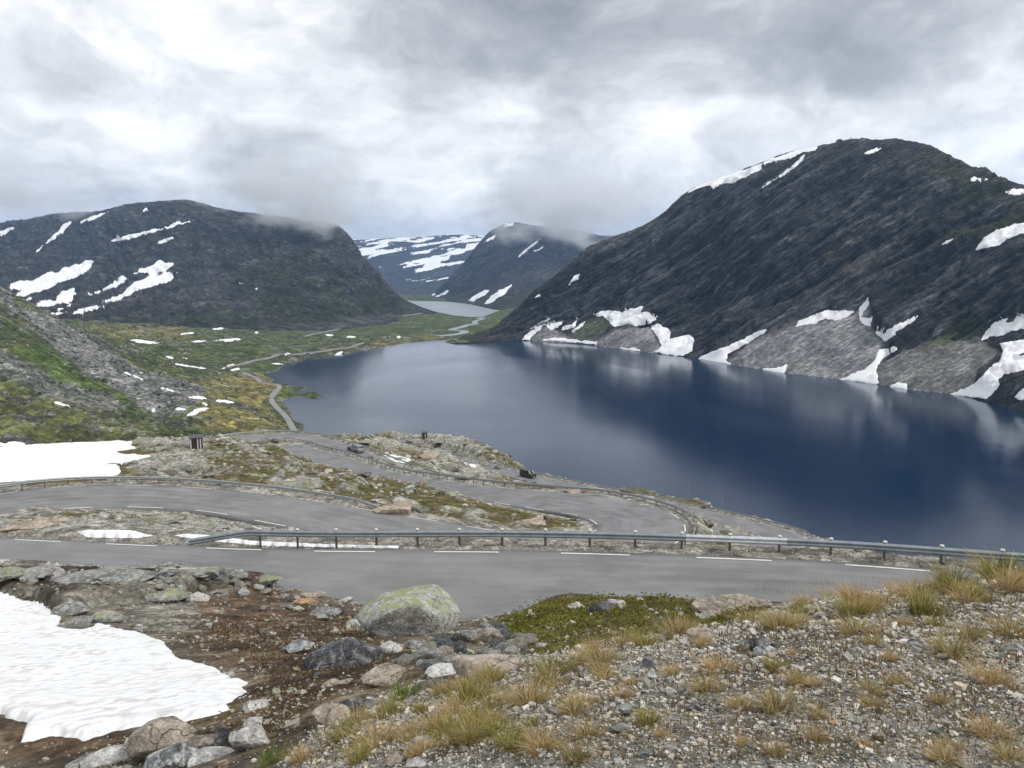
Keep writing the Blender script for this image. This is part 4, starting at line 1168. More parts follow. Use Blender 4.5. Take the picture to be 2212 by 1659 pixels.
# ------------------------------------------------------------------ snow patches on the mountains and in the valley
for nm, G, N, n2, items in (
    ('L', LG, LN, Ln2, [
        (c1([(60, 660), (120, 640), (200, 640), (320, 580), (340, 600), (400, 560), (480, 540), (540, 510), (580, 520), (560, 570), (480, 620), (400, 640), (300, 690), (200, 720), (100, 745), (90, 735), (130, 700), (60, 695)]), 'large ragged snow field at far left below the dark cliffs'),
        (c1([(215, 800), (280, 755), (340, 770), (380, 710), (450, 685), (490, 710), (440, 740), (460, 775), (380, 780), (300, 800), (230, 810)]), 'lumpy snow patch just below the largest left snow field'),
        (c1([(550, 725), (640, 690), (720, 640), (760, 605), (800, 630), (730, 670), (640, 705), (560, 730)]), 'narrow slanting snow strip between the two big left snow fields'),
        (c1([(640, 770), (760, 720), (840, 650), (940, 610), (900, 590), (830, 595), (880, 565), (960, 540), (990, 510), (1020, 525), (1090, 530), (1040, 570), (980, 600), (1060, 590), (1110, 590), (1060, 640), (960, 670), (860, 700), (780, 740), (740, 770)]), 'forked snow field below the middle of the broad left mountain'),
        (c1([(430, 850), (500, 810), (640, 790), (660, 800), (560, 830), (470, 850)]), 'low flat snow strip at the foot of the left mountain'),
        (c1([(690, 395), (740, 370), (860, 345), (930, 325), (1050, 300), (1100, 265), (1130, 280), (1195, 270), (1100, 300), (930, 345), (800, 385), (700, 398)]), 'long thin snow ledge slanting under the left mountain summit'),
        (c1([(205, 475), (240, 440), (330, 360), (400, 290), (455, 258), (430, 300), (380, 350), (300, 400), (230, 460)]), 'steep snow gully running down the upper left mountain side'),
        (c1([(490, 275), (570, 240), (680, 210), (640, 235), (560, 265), (500, 285)]), 'snow strip on the skyline notch of the left mountain'),
        (c1([(980, 410), (1020, 380), (1090, 360), (1060, 385), (1000, 412)]), 'small snow patch under the long thin snow ledge'),
        (c1([(878, 222), (905, 192), (912, 200), (888, 226)]), 'tiny snow fleck close below the left summit'),
        (c1([(0, 335), (60, 305), (100, 308), (60, 335), (0, 365)]), 'snow patch at the left picture edge just under cloud'),
        (c1([(300, 850), (380, 830), (412, 832), (340, 860)]), 'short snow strip beside the near slope skyline'),
        (c1([(340, 820), (440, 785), (436, 802), (360, 826)]), 'small snow strip right of the lumpy snow patch'),
        (c1([(135, 765), (210, 735), (172, 770), (140, 777)]), 'small snow wedge under the largest left snow field'),
        (c1([(1480, 652), (1500, 648), (1525, 664), (1505, 668)]), 'upper of two snow flecks on the green left mountain flank'),
        (c1([(1592, 688), (1604, 683), (1616, 694), (1602, 698)]), 'lower of two snow flecks on the green left mountain flank'),
    ]),
    ('R', RG, RN, Rn2, [
        (c2([(1195, 1005), (1250, 950), (1290, 915), (1355, 875), (1320, 930), (1270, 975), (1240, 1010)]), 'slanting snow wedge nearest the dark headland shore'),
        (c2([(1340, 915), (1370, 905), (1445, 895), (1420, 935), (1370, 950)]), 'small snow patch beside the slanting shore snow wedge'),
        (c2([(1430, 950), (1460, 920), (1500, 910), (1540, 880), (1520, 930), (1440, 955)]), 'jagged snow patch above the narrow shore ice strip'),
        (c2([(1500, 955), (1550, 920), (1605, 870), (1570, 920), (1510, 965)]), 'thin slanting snow streak left of the green talus'),
        (c2([(1650, 850), (1690, 830), (1745, 820), (1780, 830), (1830, 830), (1870, 815), (1945, 800), (1930, 840), (1985, 830), (2000, 855), (2040, 870), (1990, 910), (1900, 920), (1850, 905), (1770, 935), (1740, 900), (1700, 860), (1655, 862)]), 'ragged snow band at the cliff foot above grey talus'),
        (c2([(1990, 925), (2040, 905), (2070, 930), (2120, 950), (2110, 1000), (2230, 975), (2265, 1000), (2250, 1080), (2190, 1105), (2150, 1105), (2020, 1085), (2060, 1040), (2030, 980)]), 'wide snow patch reaching the lake left of the big scree fan'),
        (c2([(1315, 1005), (1400, 992), (1500, 1005), (1600, 1015), (1660, 1018), (1655, 1038), (1500, 1022), (1400, 1014)]), 'narrow snow strip lying along the far shore'),
        (c2([(1785, 1055), (1860, 1058), (1930, 1066), (1928, 1078), (1850, 1070)]), 'short snow strip on the shore below grey talus'),
        (c2([(1488, 655), (1520, 615), (1568, 583), (1530, 625)]), 'thin snow streak high on the dark left shoulder'),
        (c2([(1270, 748), (1290, 730), (1313, 720), (1300, 740)]), 'small snow fleck low on the dark headland ridge'),
        (c3([(110, 415), (180, 365), (350, 300), (560, 235), (620, 205), (740, 165), (860, 130), (930, 118), (920, 145), (830, 160), (760, 195), (660, 210), (580, 240), (580, 265), (480, 310), (400, 350), (340, 350), (280, 385), (260, 360), (180, 380)]), 'long snow cornice along the dome mountain skyline'),
        (c3([(560, 390), (600, 355), (680, 310), (760, 250), (830, 180), (858, 158), (836, 204), (770, 268), (700, 313), (620, 353)]), 'thin snow couloir below the skyline cornice'),
        (c3([(1220, 160), (1290, 130), (1330, 128), (1300, 150), (1240, 170)]), 'small snow patch just under the dome summit'),
        (c3([(1880, 322), (1900, 300), (1920, 320), (2000, 325), (1940, 337), (1885, 340)]), 'small flat snow patch on the right shoulder of the dome'),
        (c3([(2085, 402), (2140, 385), (2250, 388), (2250, 415), (2120, 424)]), 'snow patch at the right picture edge below the skyline'),
        (c3([(1910, 765), (1960, 690), (2040, 640), (2130, 610), (2260, 585), (2260, 640), (2100, 700), (2060, 735), (1950, 760)]), 'large slanting snow patch on the green right shoulder'),
        (c3([(1700, 730), (1730, 705), (1770, 697), (1740, 722)]), 'small snow fleck left of the large right shoulder patch'),
        (c3([(790, 1245), (810, 1205), (880, 1180), (960, 1145), (1020, 1138), (1160, 1145), (1110, 1185), (1040, 1205), (970, 1190), (920, 1215), (850, 1230)]), 'snow band along the top left of the big scree fan'),
        (c3([(1180, 1130), (1240, 1070), (1250, 1105), (1210, 1150), (1200, 1185), (1265, 1185), (1260, 1240), (1230, 1235), (1190, 1205)]), 'hooked snow patch at the tip of the big scree fan'),
        (c3([(1265, 1265), (1330, 1270), (1420, 1230), (1480, 1205), (1550, 1170), (1540, 1200), (1440, 1260), (1370, 1320), (1340, 1330), (1310, 1300)]), 'slanting snow patch right of the big scree fan'),
        (c3([(175, 1440), (260, 1400), (400, 1350), (500, 1300), (600, 1255), (640, 1255), (560, 1300), (450, 1370), (370, 1410), (360, 1450), (395, 1484), (290, 1470)]), 'long snow wedge along the left edge of the big scree fan'),
        (c3([(570, 1505), (700, 1495), (740, 1470), (720, 1536), (640, 1526)]), 'small snow patch on the shore at the big scree fan'),
        (c3([(1060, 1575), (1150, 1530), (1220, 1510), (1280, 1450), (1310, 1385), (1410, 1365), (1440, 1380), (1340, 1430), (1290, 1500), (1310, 1596), (1250, 1596), (1150, 1580)]), 'snow tongue reaching the lake between two scree fans'),
        (c3([(1375, 1610), (1420, 1590), (1480, 1595), (1490, 1636), (1420, 1626)]), 'small shore snow patch right of the snow tongue'),
        (c3([(1940, 1335), (1970, 1280), (2010, 1225), (2080, 1195), (2110, 1190), (2080, 1240), (2130, 1215), (2170, 1175), (2250, 1190), (2250, 1250), (2130, 1270), (2070, 1300), (2000, 1305)]), 'ragged upper snow field at the right picture edge'),
        (c3([(1750, 1665), (1900, 1600), (1960, 1540), (2000, 1490), (2060, 1460), (2080, 1400), (2060, 1345), (2270, 1310), (2270, 1380), (2150, 1430), (2270, 1410), (2270, 1500), (2080, 1540), (2050, 1570), (2060, 1610), (1980, 1690)]), 'large broken snow field above the shore at the right edge'),
        (c3([(2150, 1680), (2190, 1640), (2270, 1580), (2270, 1640), (2200, 1700)]), 'lowest snow patch at the right edge of the lake shore'),
    ]),
    ('M', MG, MN, Mn2, [
        (c2([(940, 412), (1000, 368), (1032, 352), (1020, 378), (960, 408)]), 'snow strip on the left skyline of the far blue mountain'),
        (c2([(1140, 518), (1220, 438), (1312, 372), (1290, 404), (1200, 474)]), 'long thin snow streak across the far blue mountain'),
        (c2([(1265, 458), (1330, 425), (1302, 454)]), 'short snow streak right of the long far streak'),
        (c2([(865, 762), (910, 718), (1000, 693), (960, 732), (890, 768)]), 'left snow patch low on the far blue mountain'),
        (c2([(945, 788), (1000, 738), (1050, 700), (1140, 656), (1092, 718), (1020, 763), (960, 794)]), 'largest snow patch low on the far blue mountain'),
        (c2([(555, 748), (640, 713), (652, 726), (570, 754)]), 'snow strip left of the far lake head'),
        (c2([(650, 738), (740, 698), (722, 722), (660, 745)]), 'snow strip above the far lake head'),
        (c2([(1058, 312), (1100, 285), (1142, 278), (1142, 297), (1080, 309)]), 'snow cap at the top of the far blue mountain'),
    ]),
):
    px, py = to_px(G)
    wob = fbm(px / 13, py / 8, 0 * px, 5, .66) * (8.5 if nm == 'L' else 6.0)
    for k, (p, lab) in enumerate(items):
        snow_on('snow_patch', G, N, [p], lab, {'L': 1.5, 'R': 0.7, 'M': 2.0}[nm], m_snow_far, 'snow patches on the mountains', wob=wob, feather={'L': 2.0, 'R': 2.5, 'M': 1.6}[nm])

px, py = to_px(VG)
vw = fbm(px / 8, py / 3.5, 0 * px, 5, .6) * 2.2
VSN = [
    (1412, 885, 34, 10, 5, 'flat snow patch under the green mountain foot'), (1778, 869, 34, 12, 10, 'oval snow patch nearest the thin far road'), (1632, 831, 44, 9, 18, 'slanting snow streak below the green flank'),
    (1365, 937, 32, 7, -4, None), (1760, 930, 22, 7, 0, None), (1675, 916, 14, 6, 20, None), (1160, 970, 50, 5, -5, None), (895, 1020, 85, 8, 5, 'long flat snow streak on the brown valley meadow'), (1225, 1017, 65, 5, 0, None), (1435, 1009, 98, 8, -5, 'longest flat snow streak on the valley floor'),
    (1593, 963, 18, 9, 0, None), (1055, 1115, 36, 6, 10, None), (1195, 1175, 145, 7, 8.5, 'long snow streak above the yellow meadow'), (1148, 1123, 18, 4, 10, None), (1463, 1193, 40, 7, -8, 'snow patch just below the lower valley road'), (1437, 1167, 27, 6, -8, None), (1390, 1184, 20, 5, 0, None), (1788, 1095, 18, 7, -20, None), (2105, 1093, 28, 8, -25, 'snow patch at the far lake edge'), (2046, 978, 26, 6, 5, None), (2185, 991, 28, 6, 3, None), (1725, 1158, 45, 4, 3, None),
    (845, 1240, 88, 4, 22, 'upper thin snow streak along grey scree'), (1030, 1316, 78, 5, 16, 'lower thin snow streak along grey scree'), (1222, 1368, 62, 9, 8, None), (1392, 1391, 50, 8, 6, None), (955, 1445, 20, 10, 35, None), (1195, 1470, 45, 14, -25, 'rounded snow patch at the scree foot'), (1245, 1446, 50, 10, -5, None), (1125, 1440, 42, 7, 0, None), (380, 1410, 55, 7, 16, 'thin snow streak on the grassy left slope'), (1272, 1412, 22, 8, 20, None),
    (2480, 990, 34, 6, 5, None), (2075, 917, 20, 4, 8, None),
]
VLM = [(*c1([(u, v)])[0], lab) for u, v, a, b, an, lab in VSN if lab]
for u, v, a, b, an, lab in VSN:
    cx, cy = c1([(u, v)])[0]
    lab = lab or beside('small snow patch', cx, cy, 'small snow patch lying on the valley floor or scree', VLM)
    snow_on('snow_patch', VG, VN, [ell(cx, cy, a * .3473, b * .3473 * .9 + .3, an)], lab, 1.2, m_snow_far, 'small snow patches in the valley', wob=vw, feather=1.2)

# ------------------------------------------------------------------ water


def water_mat(name, base, r0, r1, bst):
    m, t = new_mat(name)
    pos = t.n('ShaderNodeNewGeometry').outputs['Position']
    big = t.noise(t.vmath('MULTIPLY', pos, (1.0, .55, 1.0)), 0.0045, 4, 0.55, .6)
    n = t.noise(pos, 0.55, 5, 0.6); n2 = t.noise(t.vmath('MULTIPLY', pos, (1.0, .4, 1.0)), 0.09, 4, 0.55)
    h = t.math('ADD', t.math('MULTIPLY', n, 0.5), t.math('MULTIPLY', n2, 1.2))
    out = t.n('ShaderNodeOutputMaterial')
    b = t.n('ShaderNodeBsdfPrincipled')
    b.inputs['Base Color'].default_value = base
    t.link(t.ramp(big, [(0.40, r0), (0.60, r1)]), b.inputs['Roughness'])
    b.inputs['IOR'].default_value = 1.333; b.inputs['Specular IOR Level'].default_value = 0.85
    bn = t.n('ShaderNodeBump'); bn.inputs['Strength'].default_value = bst; bn.inputs['Distance'].default_value = 0.35
    t.link(h, bn.inputs['Height']); t.link(bn.outputs[0], b.inputs['Normal'])
    t.link(b.outputs[0], out.inputs[0])
    return m


m_water = water_mat('lake_water', (0.004, 0.020, 0.056, 1), .10, .20, .18)
m_water_sheen = water_mat('rippled_sheen_water', (0.26, 0.29, 0.32, 1), .3, .4, .2)  # sky sheen of the far lake and river put into the pale base colour
lk = link('lake', mesh_np('lake', np.array([(-420, 250, LAKE_Z), (1500, 250, LAKE_Z), (1500, 1560, LAKE_Z), (-420, 1560, LAKE_Z)]), np.array([[0, 1, 2, 3]]), False, None, m_water))
tag(lk, 'deep blue mountain lake below the hairpin road', kind='structure')
fl = np.array([at_drop(x, y, 129.0) for x, y in FSHORE]); ctr = fl.mean(0); fl = ctr + (fl - ctr) * 1.03; fl[:, 2] += .9
ctr[2] += .9
fv = np.concatenate([[ctr], fl]); ff = np.array([[0, 1 + i, 1 + (i + 1) % len(fl)] for i in range(len(fl))])
o = link('lake', mesh_np('far_lake', fv, ff, False, None, m_water_sheen)); tag(o, 'pale far lake at the foot of the blue mountain', kind='structure')


vb = BVHTree.FromPolygons([tuple(v) for v in VG.reshape(-1, 3)], [tuple(f) for f in grid_faces(*VG.shape[:2]).tolist()])


def on_valley(px, py):
    d = ray(px, py); d = Vector(d / np.linalg.norm(d))
    h = vb.ray_cast(Vector((0, 0, 0)), d, 9000)
    return np.array(h[0]) if h[0] is not None else None


def valley_z(x, y):
    h = vb.ray_cast(Vector((x, y, 400)), Vector((0, 0, -1)))
    return h[0].z if h[0] is not None else LAKE_Z


def ribbon_on_valley(name, pxs, width, lift, mat, label, kind=None, cat=None, zmin=None):
    P = [p for p in (on_valley(x, y) for x, y in pxs) if p is not None]
    P = catmull(np.array(P), 8.0)
    for _ in range(8): P[1:-1] = P[1:-1] * .5 + (P[:-2] + P[2:]) * .25
    t = np.gradient(P[:, :2], axis=0); t /= np.linalg.norm(t, axis=1)[:, None] + 1e-9
    n = np.stack([-t[:, 1], t[:, 0]], 1)
    rows = []
    for k in range(len(P)):
        wv = width[0] + (width[1] - width[0]) * k / (len(P) - 1) if isinstance(width, tuple) else width
        a = P[k, :2] + n[k] * wv / 2; b = P[k, :2] - n[k] * wv / 2
        z = max(valley_z(*a), valley_z(*b), valley_z(*P[k, :2])) + lift
        if zmin is not None: z = max(z, zmin)
        rows.append((*a, z)); rows.append((*b, z))
    R = np.array(rows).reshape(-1, 2, 3)
    for _ in range(4): R[1:-1, :, 2] = R[1:-1, :, 2] * .5 + (R[:-2, :, 2] + R[2:, :, 2]) * .25
    R[..., 2] += 0.3
    # a low embankment under the strip so that it has sides
    A = R[:, 0].copy(); B = R[:, 1].copy(); nn = np.concatenate([n, np.zeros((len(n), 1))], 1)
    A2 = A + nn * 0.6; A2[:, 2] -= 2.0; B2 = B - nn * 0.6; B2[:, 2] -= 2.0
    V = np.stack([A2, A, B, B2], 1)
    o = link(name, mesh_np(name, V.reshape(-1, 3), grid_faces(len(R), 4), False, None, mat))
    tag(o, label, cat, kind=kind)
    return o


def asphalt_mat(name, base, near=True):
    m, t = new_mat(name)
    pos = t.n('ShaderNodeNewGeometry').outputs['Position']
    n1 = t.noise(pos, 0.35, 5, 0.6); n2 = t.noise(pos, 60.0 if near else 2.0, 3, 0.7)
    k = t.math('ADD', t.math('MULTIPLY', n1, 0.6), t.math('MULTIPLY', n2, 0.4))
    kk = t.ramp(k, [(0.36, 0.74), (0.64, 1.24)])
    c = t.mix(1.0, tuple(base) + (1,), kk, 'MULTIPLY')
    if near:
        uv = t.n('ShaderNodeUVMap', uv_map='UVMap').outputs[0]
        sp = t.n('ShaderNodeSeparateXYZ', in_0=uv)
        # wheel tracks a little smoother and darker, edges darker, sealed cracks along the lane
        ux = sp.outputs[0]; vy = sp.outputs[1]
        e = t.math('MINIMUM', ux, t.math('SUBTRACT', 1.0, ux))
        nn = t.noise(t.n('ShaderNodeCombineXYZ', in_0=0.0, in_1=vy, in_2=0.0).outputs[0], 0.25, 4, 0.6)
        ed = t.smooth(t.math('ADD', e, t.math('MULTIPLY', t.math('SUBTRACT', nn, 0.5), 0.03)), 0.015, 0.05, 0.78, 1.0)
        c = t.mix(1.0, c, ed, 'MULTIPLY')
        for pos_, wd in ((0.36, 0.0035), (0.63, 0.003), (0.17, 0.003)):
            dl = t.math('ABSOLUTE', t.math('SUBTRACT', t.math('ADD', ux, t.math('MULTIPLY', t.math('SUBTRACT', nn, 0.5), 0.10)), pos_))
            br = t.noise(t.n('ShaderNodeCombineXYZ', in_0=pos_ * 50, in_1=vy, in_2=0.0).outputs[0], 0.09, 2, 0.5)
            ck = t.math('MULTIPLY', t.smooth(dl, 0.0, wd, 0.45, 0.0), t.smooth(br, 0.47, 0.56))
            c = t.mix(ck, c, (0.05, 0.05, 0.052, 1))
        for tr in (.27, .42, .60, .75):
            tw = t.smooth(t.math('ABSOLUTE', t.math('SUBTRACT', t.math('ADD', ux, t.math('MULTIPLY', t.math('SUBTRACT', nn, 0.5), 0.06)), tr)), 0.0, 0.065, .22, 0.0)
            c = t.mix(tw, c, (0.12, 0.12, 0.122, 1))
        sp_ = t.noise(t.n('ShaderNodeCombineXYZ', in_0=t.math('MULTIPLY', ux, 9.0), in_1=t.math('MULTIPLY', vy, .25), in_2=0.0).outputs[0], 1.0, 5, .65)
        c = t.mix(1.0, c, t.ramp(sp_, [(.38, .86), (.62, 1.12)]), 'MULTIPLY')
        pt = t.noise(pos, 0.11, 2, 0.5)
        c = t.mix(t.smooth(pt, 0.5, 0.62, 0.0, 0.35), c, tuple(x * 1.25 for x in base) + (1,))
    finish(t, c, 0.85, n2, 0.25, 0.01, 0.35)
    return m


m_asph = asphalt_mat('asphalt', (0.205, 0.205, 0.205))
m_vroad = plain('valley_asphalt', (0.26, 0.255, 0.24), 0.9, var=.1, scale=.05)
ribbon_on_valley('road', c8([(1285, 1480), (1270, 1440), (1180, 1270), (1050, 1110), (930, 1010), (880, 940), (900, 870), (1000, 790), (1070, 735), (1035, 700), (930, 685), (780, 665), (690, 610), (600, 550), (430, 495)]), 5.2, .2, m_vroad, 'pale grey road winding along the left lake shore', 'structure')
ribbon_on_valley('road', c8([(150, 415), (500, 340), (860, 260), (1280, 195), (2074, 95)]) + [(768, 747), (784, 741)], 5.0, .8, m_vroad, 'straight grey road above the lake on the far shore', 'structure')
o = ribbon_on_valley('road', c1([(1880, 990), (2212, 920)]) + c2([(200, 912), (400, 870), (560, 847), (640, 835)]), 5.0, 1.2, m_vroad, 'thin far road crossing the foot of the left mountain', 'structure')
m_river = m_water_sheen
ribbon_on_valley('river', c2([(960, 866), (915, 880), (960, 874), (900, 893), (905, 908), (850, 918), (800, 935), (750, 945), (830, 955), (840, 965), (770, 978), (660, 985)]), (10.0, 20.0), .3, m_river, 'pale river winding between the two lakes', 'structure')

# ------------------------------------------------------------------ the hairpin road itself


def build_road():
    n = len(RL); k = 9
    f = np.linspace(0, 1, k)
    V = RL[:, None] * (1 - f[None, :, None]) + RR[:, None] * f[None, :, None]
    crown = 0.05 * (1 - (2 * f - 1) ** 2)
    V[..., 2] += crown[None]
    d = (RR - RL); d[:, 2] = 0; d /= np.linalg.norm(d, axis=1)[:, None]
    A = RL - d * 0.06; A[:, 2] -= 0.22; B = RR + d * 0.06; B[:, 2] -= 0.22
    V = np.concatenate([A[:, None], V, B[:, None]], 1)
    me = mesh_np('road', V.reshape(-1, 3), grid_faces(n, k + 2), True, None, m_asph)
    uv = me.uv_layers.new(name='UVMap')
    fu = np.concatenate([[0], f, [1]])
    U = np.stack([np.broadcast_to(fu[None], (n, k + 2)), np.broadcast_to(RCL[:, None], (n, k + 2))], -1).reshape(-1, 2)
    li = np.empty(len(me.loops), np.int32); me.loops.foreach_get('vertex_index', li)
    uv.data.foreach_set('uv', U[li].astype(np.float32).ravel())
    return link('road', me)


road = build_road()
tag(road, 'grey asphalt hairpin road with white dashed edge lines', kind='structure')

#==PART3==
# ------------------------------------------------------------------ markings (parts of the road)
m_paint = plain('road_paint', (0.74, 0.72, 0.66), 0.7, var=.12, scale=6)
RW = np.linalg.norm((RR - RL)[:, :2], axis=1)


def edge_point(side, i, inset, dz):
    f = inset / RW[i]
    p = RL[i] + (RR[i] - RL[i]) * (f if side == 'L' else 1 - f)
    return p + np.array([0, 0, dz + 0.05 * (1 - (2 * f - 1) ** 2)])


def at_len(cum, L):
    k = int(np.clip(np.searchsorted(cum, L) - 1, 0, len(cum) - 2)); t = (L - cum[k]) / (cum[k + 1] - cum[k])
    return k, t


def dashes():
    for side in 'LR':
        E = RL if side == 'L' else RR
        cum = np.concatenate([[0], np.cumsum(np.linalg.norm(np.diff(E, axis=0), axis=1))])
        L = 1.0 if side == 'L' else 2.2
        while L + 3 < cum[-1]:
            P = []
            for s in np.linspace(L, L + 3.0, 6):
                k, t = at_len(cum, s)
                for ins in (0.27, 0.40):
                    P.append(edge_point(side, k, ins, 0.014) * (1 - t) + edge_point(side, k + 1, ins, 0.014) * t)
            P = np.array(P); L += 5.8
            u, v = to_px(P); 
            if P[:, 1].max() > 262 or u.max() < -60 or u.min() > 2280 or v.max() > 1500: continue
            link('edge_line', mesh_np('edge_line', P, grid_faces(6, 2), False, None, m_paint), road)


dashes()

# ------------------------------------------------------------------ guardrails


def steel(name, col, rough):
    m, t = new_mat(name)
    pos = t.n('ShaderNodeNewGeometry').outputs['Position']
    n = t.noise(pos, 3.0, 5, .6); n2 = t.noise(t.vmath('MULTIPLY', pos, (1, 1, 6)), 9.0, 4, .6)
    c = t.mix(1.0, tuple(col) + (1,), t.ramp(t.math('ADD', t.math('MULTIPLY', n, .5), t.math('MULTIPLY', n2, .5)), [(0.35, .7), (.65, 1.2)]), 'MULTIPLY')
    finish(t, c, rough, spec=.5, metal=.55)
    return m


m_steel = steel('galvanised_steel', (0.33, 0.37, 0.39), 0.5)
m_steel_new = steel('new_galvanised_steel', (0.66, 0.69, 0.72), 0.42)
m_steel_far = steel('weathered_steel', (0.36, 0.38, 0.38), 0.6)
m_post = plain('guardrail_post', (0.13, 0.115, 0.09), 0.85, var=.25, scale=8)
m_cap = plain('post_cap', (0.70, 0.68, 0.62), 0.6)
WPROF = [(0, 0), (.012, .02), (.082, .06), (.088, .085), (.082, .11), (.02, .145), (.014, .16), (.02, .175), (.082, .21), (.088, .235), (.082, .26), (.012, .30), (0, .32)]
WPROF = WPROF + [(x - .012, h) for x, h in reversed(WPROF)]


def tube(rad, h, n=8, taper=1.0):
    V = [(rad * (taper if z else 1) * math.cos(a), rad * (taper if z else 1) * math.sin(a), z * h) for z in (0, 1) for a in np.linspace(0, 2 * math.pi, n, endpoint=False)]
    me = bpy.data.meshes.new('tube')
    F = [(i, (i + 1) % n, n + (i + 1) % n, n + i) for i in range(n)] + [tuple(range(n - 1, -1, -1)), tuple(range(n, 2 * n))]
    me.from_pydata(V, [], F)
    return me


POST = tube(.055, 1.0); POST.materials.append(m_post); POST.name = 'post'
CAPM = tube(.085, .05, 10, .8); CAPM.materials.append(m_cap); CAPM.name = 'post_cap'


def guardrail(label, side, i0, i1, off, mat, caps=False, down=(0, 0), seg=4.0, top=.66, new_px=None, sp=2.0):
    E = (RL if side == 'L' else RR)[i0:i1].copy()
    d = (RR - RL)[i0:i1]; d[:, 2] = 0; d /= np.linalg.norm(d, axis=1)[:, None]
    out = -d if side == 'L' else d
    E = E + out * off
    cum = np.concatenate([[0], np.cumsum(np.linalg.norm(np.diff(E, axis=0), axis=1))]); T = cum[-1]
    def pt(s):
        k, t = at_len(cum, min(max(s, 0), T)); return E[k] * (1 - t) + E[k + 1] * t, out[k] * (1 - t) + out[k + 1] * t
    def hh(s):
        h = top
        if down[0] and s < down[0]: h = min(h, .10 + (top - .10) * s / down[0])
        if down[1] and T - s < down[1]: h = min(h, .10 + (top - .10) * (T - s) / down[1])
        return h
    mid = pt(T / 2)[0]
    root = empty('guardrail', tuple(mid))
    tag(root, label, 'guardrail', 'guardrails along the hairpin road')
    s = 0.0; k = 0
    while s < T - .2:
        e = min(s + seg, T); n = 5
        V = []
        for t in np.linspace(s, e + (.12 if e < T else 0), n):
            p, o = pt(t); h = hh(t)
            for x, z in WPROF: V.append(p - o * (x + .06 + .004 * (k % 2)) + np.array([0, 0, h - .32 + z]) - mid)
        m = len(WPROF)
        F = [(a * m + b, a * m + (b + 1) % m, (a + 1) * m + (b + 1) % m, (a + 1) * m + b) for a in range(n - 1) for b in range(m)]
        nw = new_px and new_px[0] < to_px(pt((s + e) / 2)[0])[0] < new_px[1]
        o = link('beam', mesh_np('beam', np.array(V), np.array(F), True, None, m_steel_new if nw else mat), root)
        if nw: o['label'] = 'brighter newer steel panel'
        s = e; k += 1
    s = max(.3, down[0] * .7)
    while s < T - down[1] * .7:
        p, o = pt(s); h = hh(s)
        z0 = float(hill_z(p[0], p[1])) - .15
        po = link('post', POST, root); po.location = Vector(p - mid); po.location.z = z0 - mid[2]; po.scale = (1, 1, p[2] + h - z0 - (.02 if not caps else -.03))
        if caps:
            c = link('post_cap', CAPM, root); c.location = Vector(p - mid) + Vector((0, 0, h + .03))
        s += sp
    return root


IA1 = next(i for i in range(len(RC)) if to_px(RR[i])[0] < 397)
iB0 = IA1 + 40
iH2 = road_ix(1490, 1150, 'R', 150, 300)
guardrail('long grey steel guardrail along the near road in front', 'R', 2, IA1, .75, m_steel, True, (0, 3.2), 4.0, .66, (1525, 1745))
iBend = road_ix(845, 1108, 'L', iB0, iH2)
iBst = next(i for i in range(iB0, iH2) if RL[i, 1] > 52)
guardrail('dark guardrail curving past the snow field on the middle road', 'L', iBst, iBend, .8, m_steel_far, False, (0, 3.0))
iC0 = road_ix(1440, 1194, 'R', iB0, iH2 + 10); iCe = road_ix(645, 959, 'R', iH2, len(RR) - 1)
iCe = next(i for i in range(iH2, len(RR)) if to_px(RR[i])[0] < 648)
guardrail('guardrail sweeping round the right hand hairpin bend', 'R', iC0, iCe, .85, m_steel_far, False, (0, 2.5))
iD0 = iCe + 14; iDe = next(i for i in range(iCe + 60, len(RL)) if RL[i, 0] > 20)
iD0 = next(i for i in range(iCe, iDe) if RL[i, 0] < -66)
guardrail('guardrail on the far side of the road with the silver car', 'L', iD0, iDe, .8, m_steel_far, False, (3.0, 0))
iE0 = next(i for i in range(iDe, len(RR)) if RR[i, 0] > 51.5)
iE1 = next(i for i in range(iE0 + 20, len(RR)) if to_px(RR[i])[0] < 1045)
guardrail('guardrail between the dark van road and the lake', 'R', iE0, iE1, .8, m_steel_far, False, (3.0, 0))
iE2 = next(i for i in range(iE1, len(RR)) if to_px(RR[i])[0] < 1000); iE3 = next(i for i in range(iE2, len(RR)) if to_px(RR[i])[0] < 862)
guardrail('short guardrail beside the standing person', 'R', iE2, iE3, .8, m_steel_far)
iF0 = next(i for i in range(iE3, len(RL)) if RL[i, 1] > 283); iF1 = next(i for i in range(iF0, len(RL)) if RL[i, 0] > -48)
guardrail('farthest guardrail on the last bend above the lake', 'L', iF0, iF1, .8, m_steel_far)

# ------------------------------------------------------------------ snow lying on the near hillside
HN = normals(HV)


def cup_snow_mat():
    m, t = new_mat('snow_cupped')
    pos = t.n('ShaderNodeNewGeometry').outputs['Position']
    wp = t.vmath('ADD', pos, t.vmath('SCALE', t.noise(pos, 3.0, 3, .5, out=1), .12))
    v = t.n('ShaderNodeTexVoronoi', feature='SMOOTH_F1', in_Vector=wp, in_Scale=6.8); v.inputs['Smoothness'].default_value = .55
    h = v.outputs['Distance']
    e = t.smooth(h, .40, .70)
    dirt = t.noise(pos, 1.3, 5, .6)
    c = t.mix(t.math('MULTIPLY', e, t.smooth(dirt, .42, .62, .2, .8)), (0.89, 0.90, 0.91, 1), (0.60, 0.57, 0.54, 1))
    spk = t.noise(pos, 26.0, 3, .6)
    c = t.mix(t.math('MULTIPLY', t.smooth(spk, .66, .72), t.smooth(dirt, .45, .6, .2, .9)), c, (.30, .26, .21, 1))
    c = t.mix(t.smooth(t.noise(pos, .7, 4, .6), .5, .68, 0, .45), c, (.74, .72, .69, 1))
    hh = t.math('ADD', h, t.math('MULTIPLY', t.noise(pos, 22.0, 4, .6), .12))
    finish(t, c, .6, hh, .8, .05, .3)
    return m


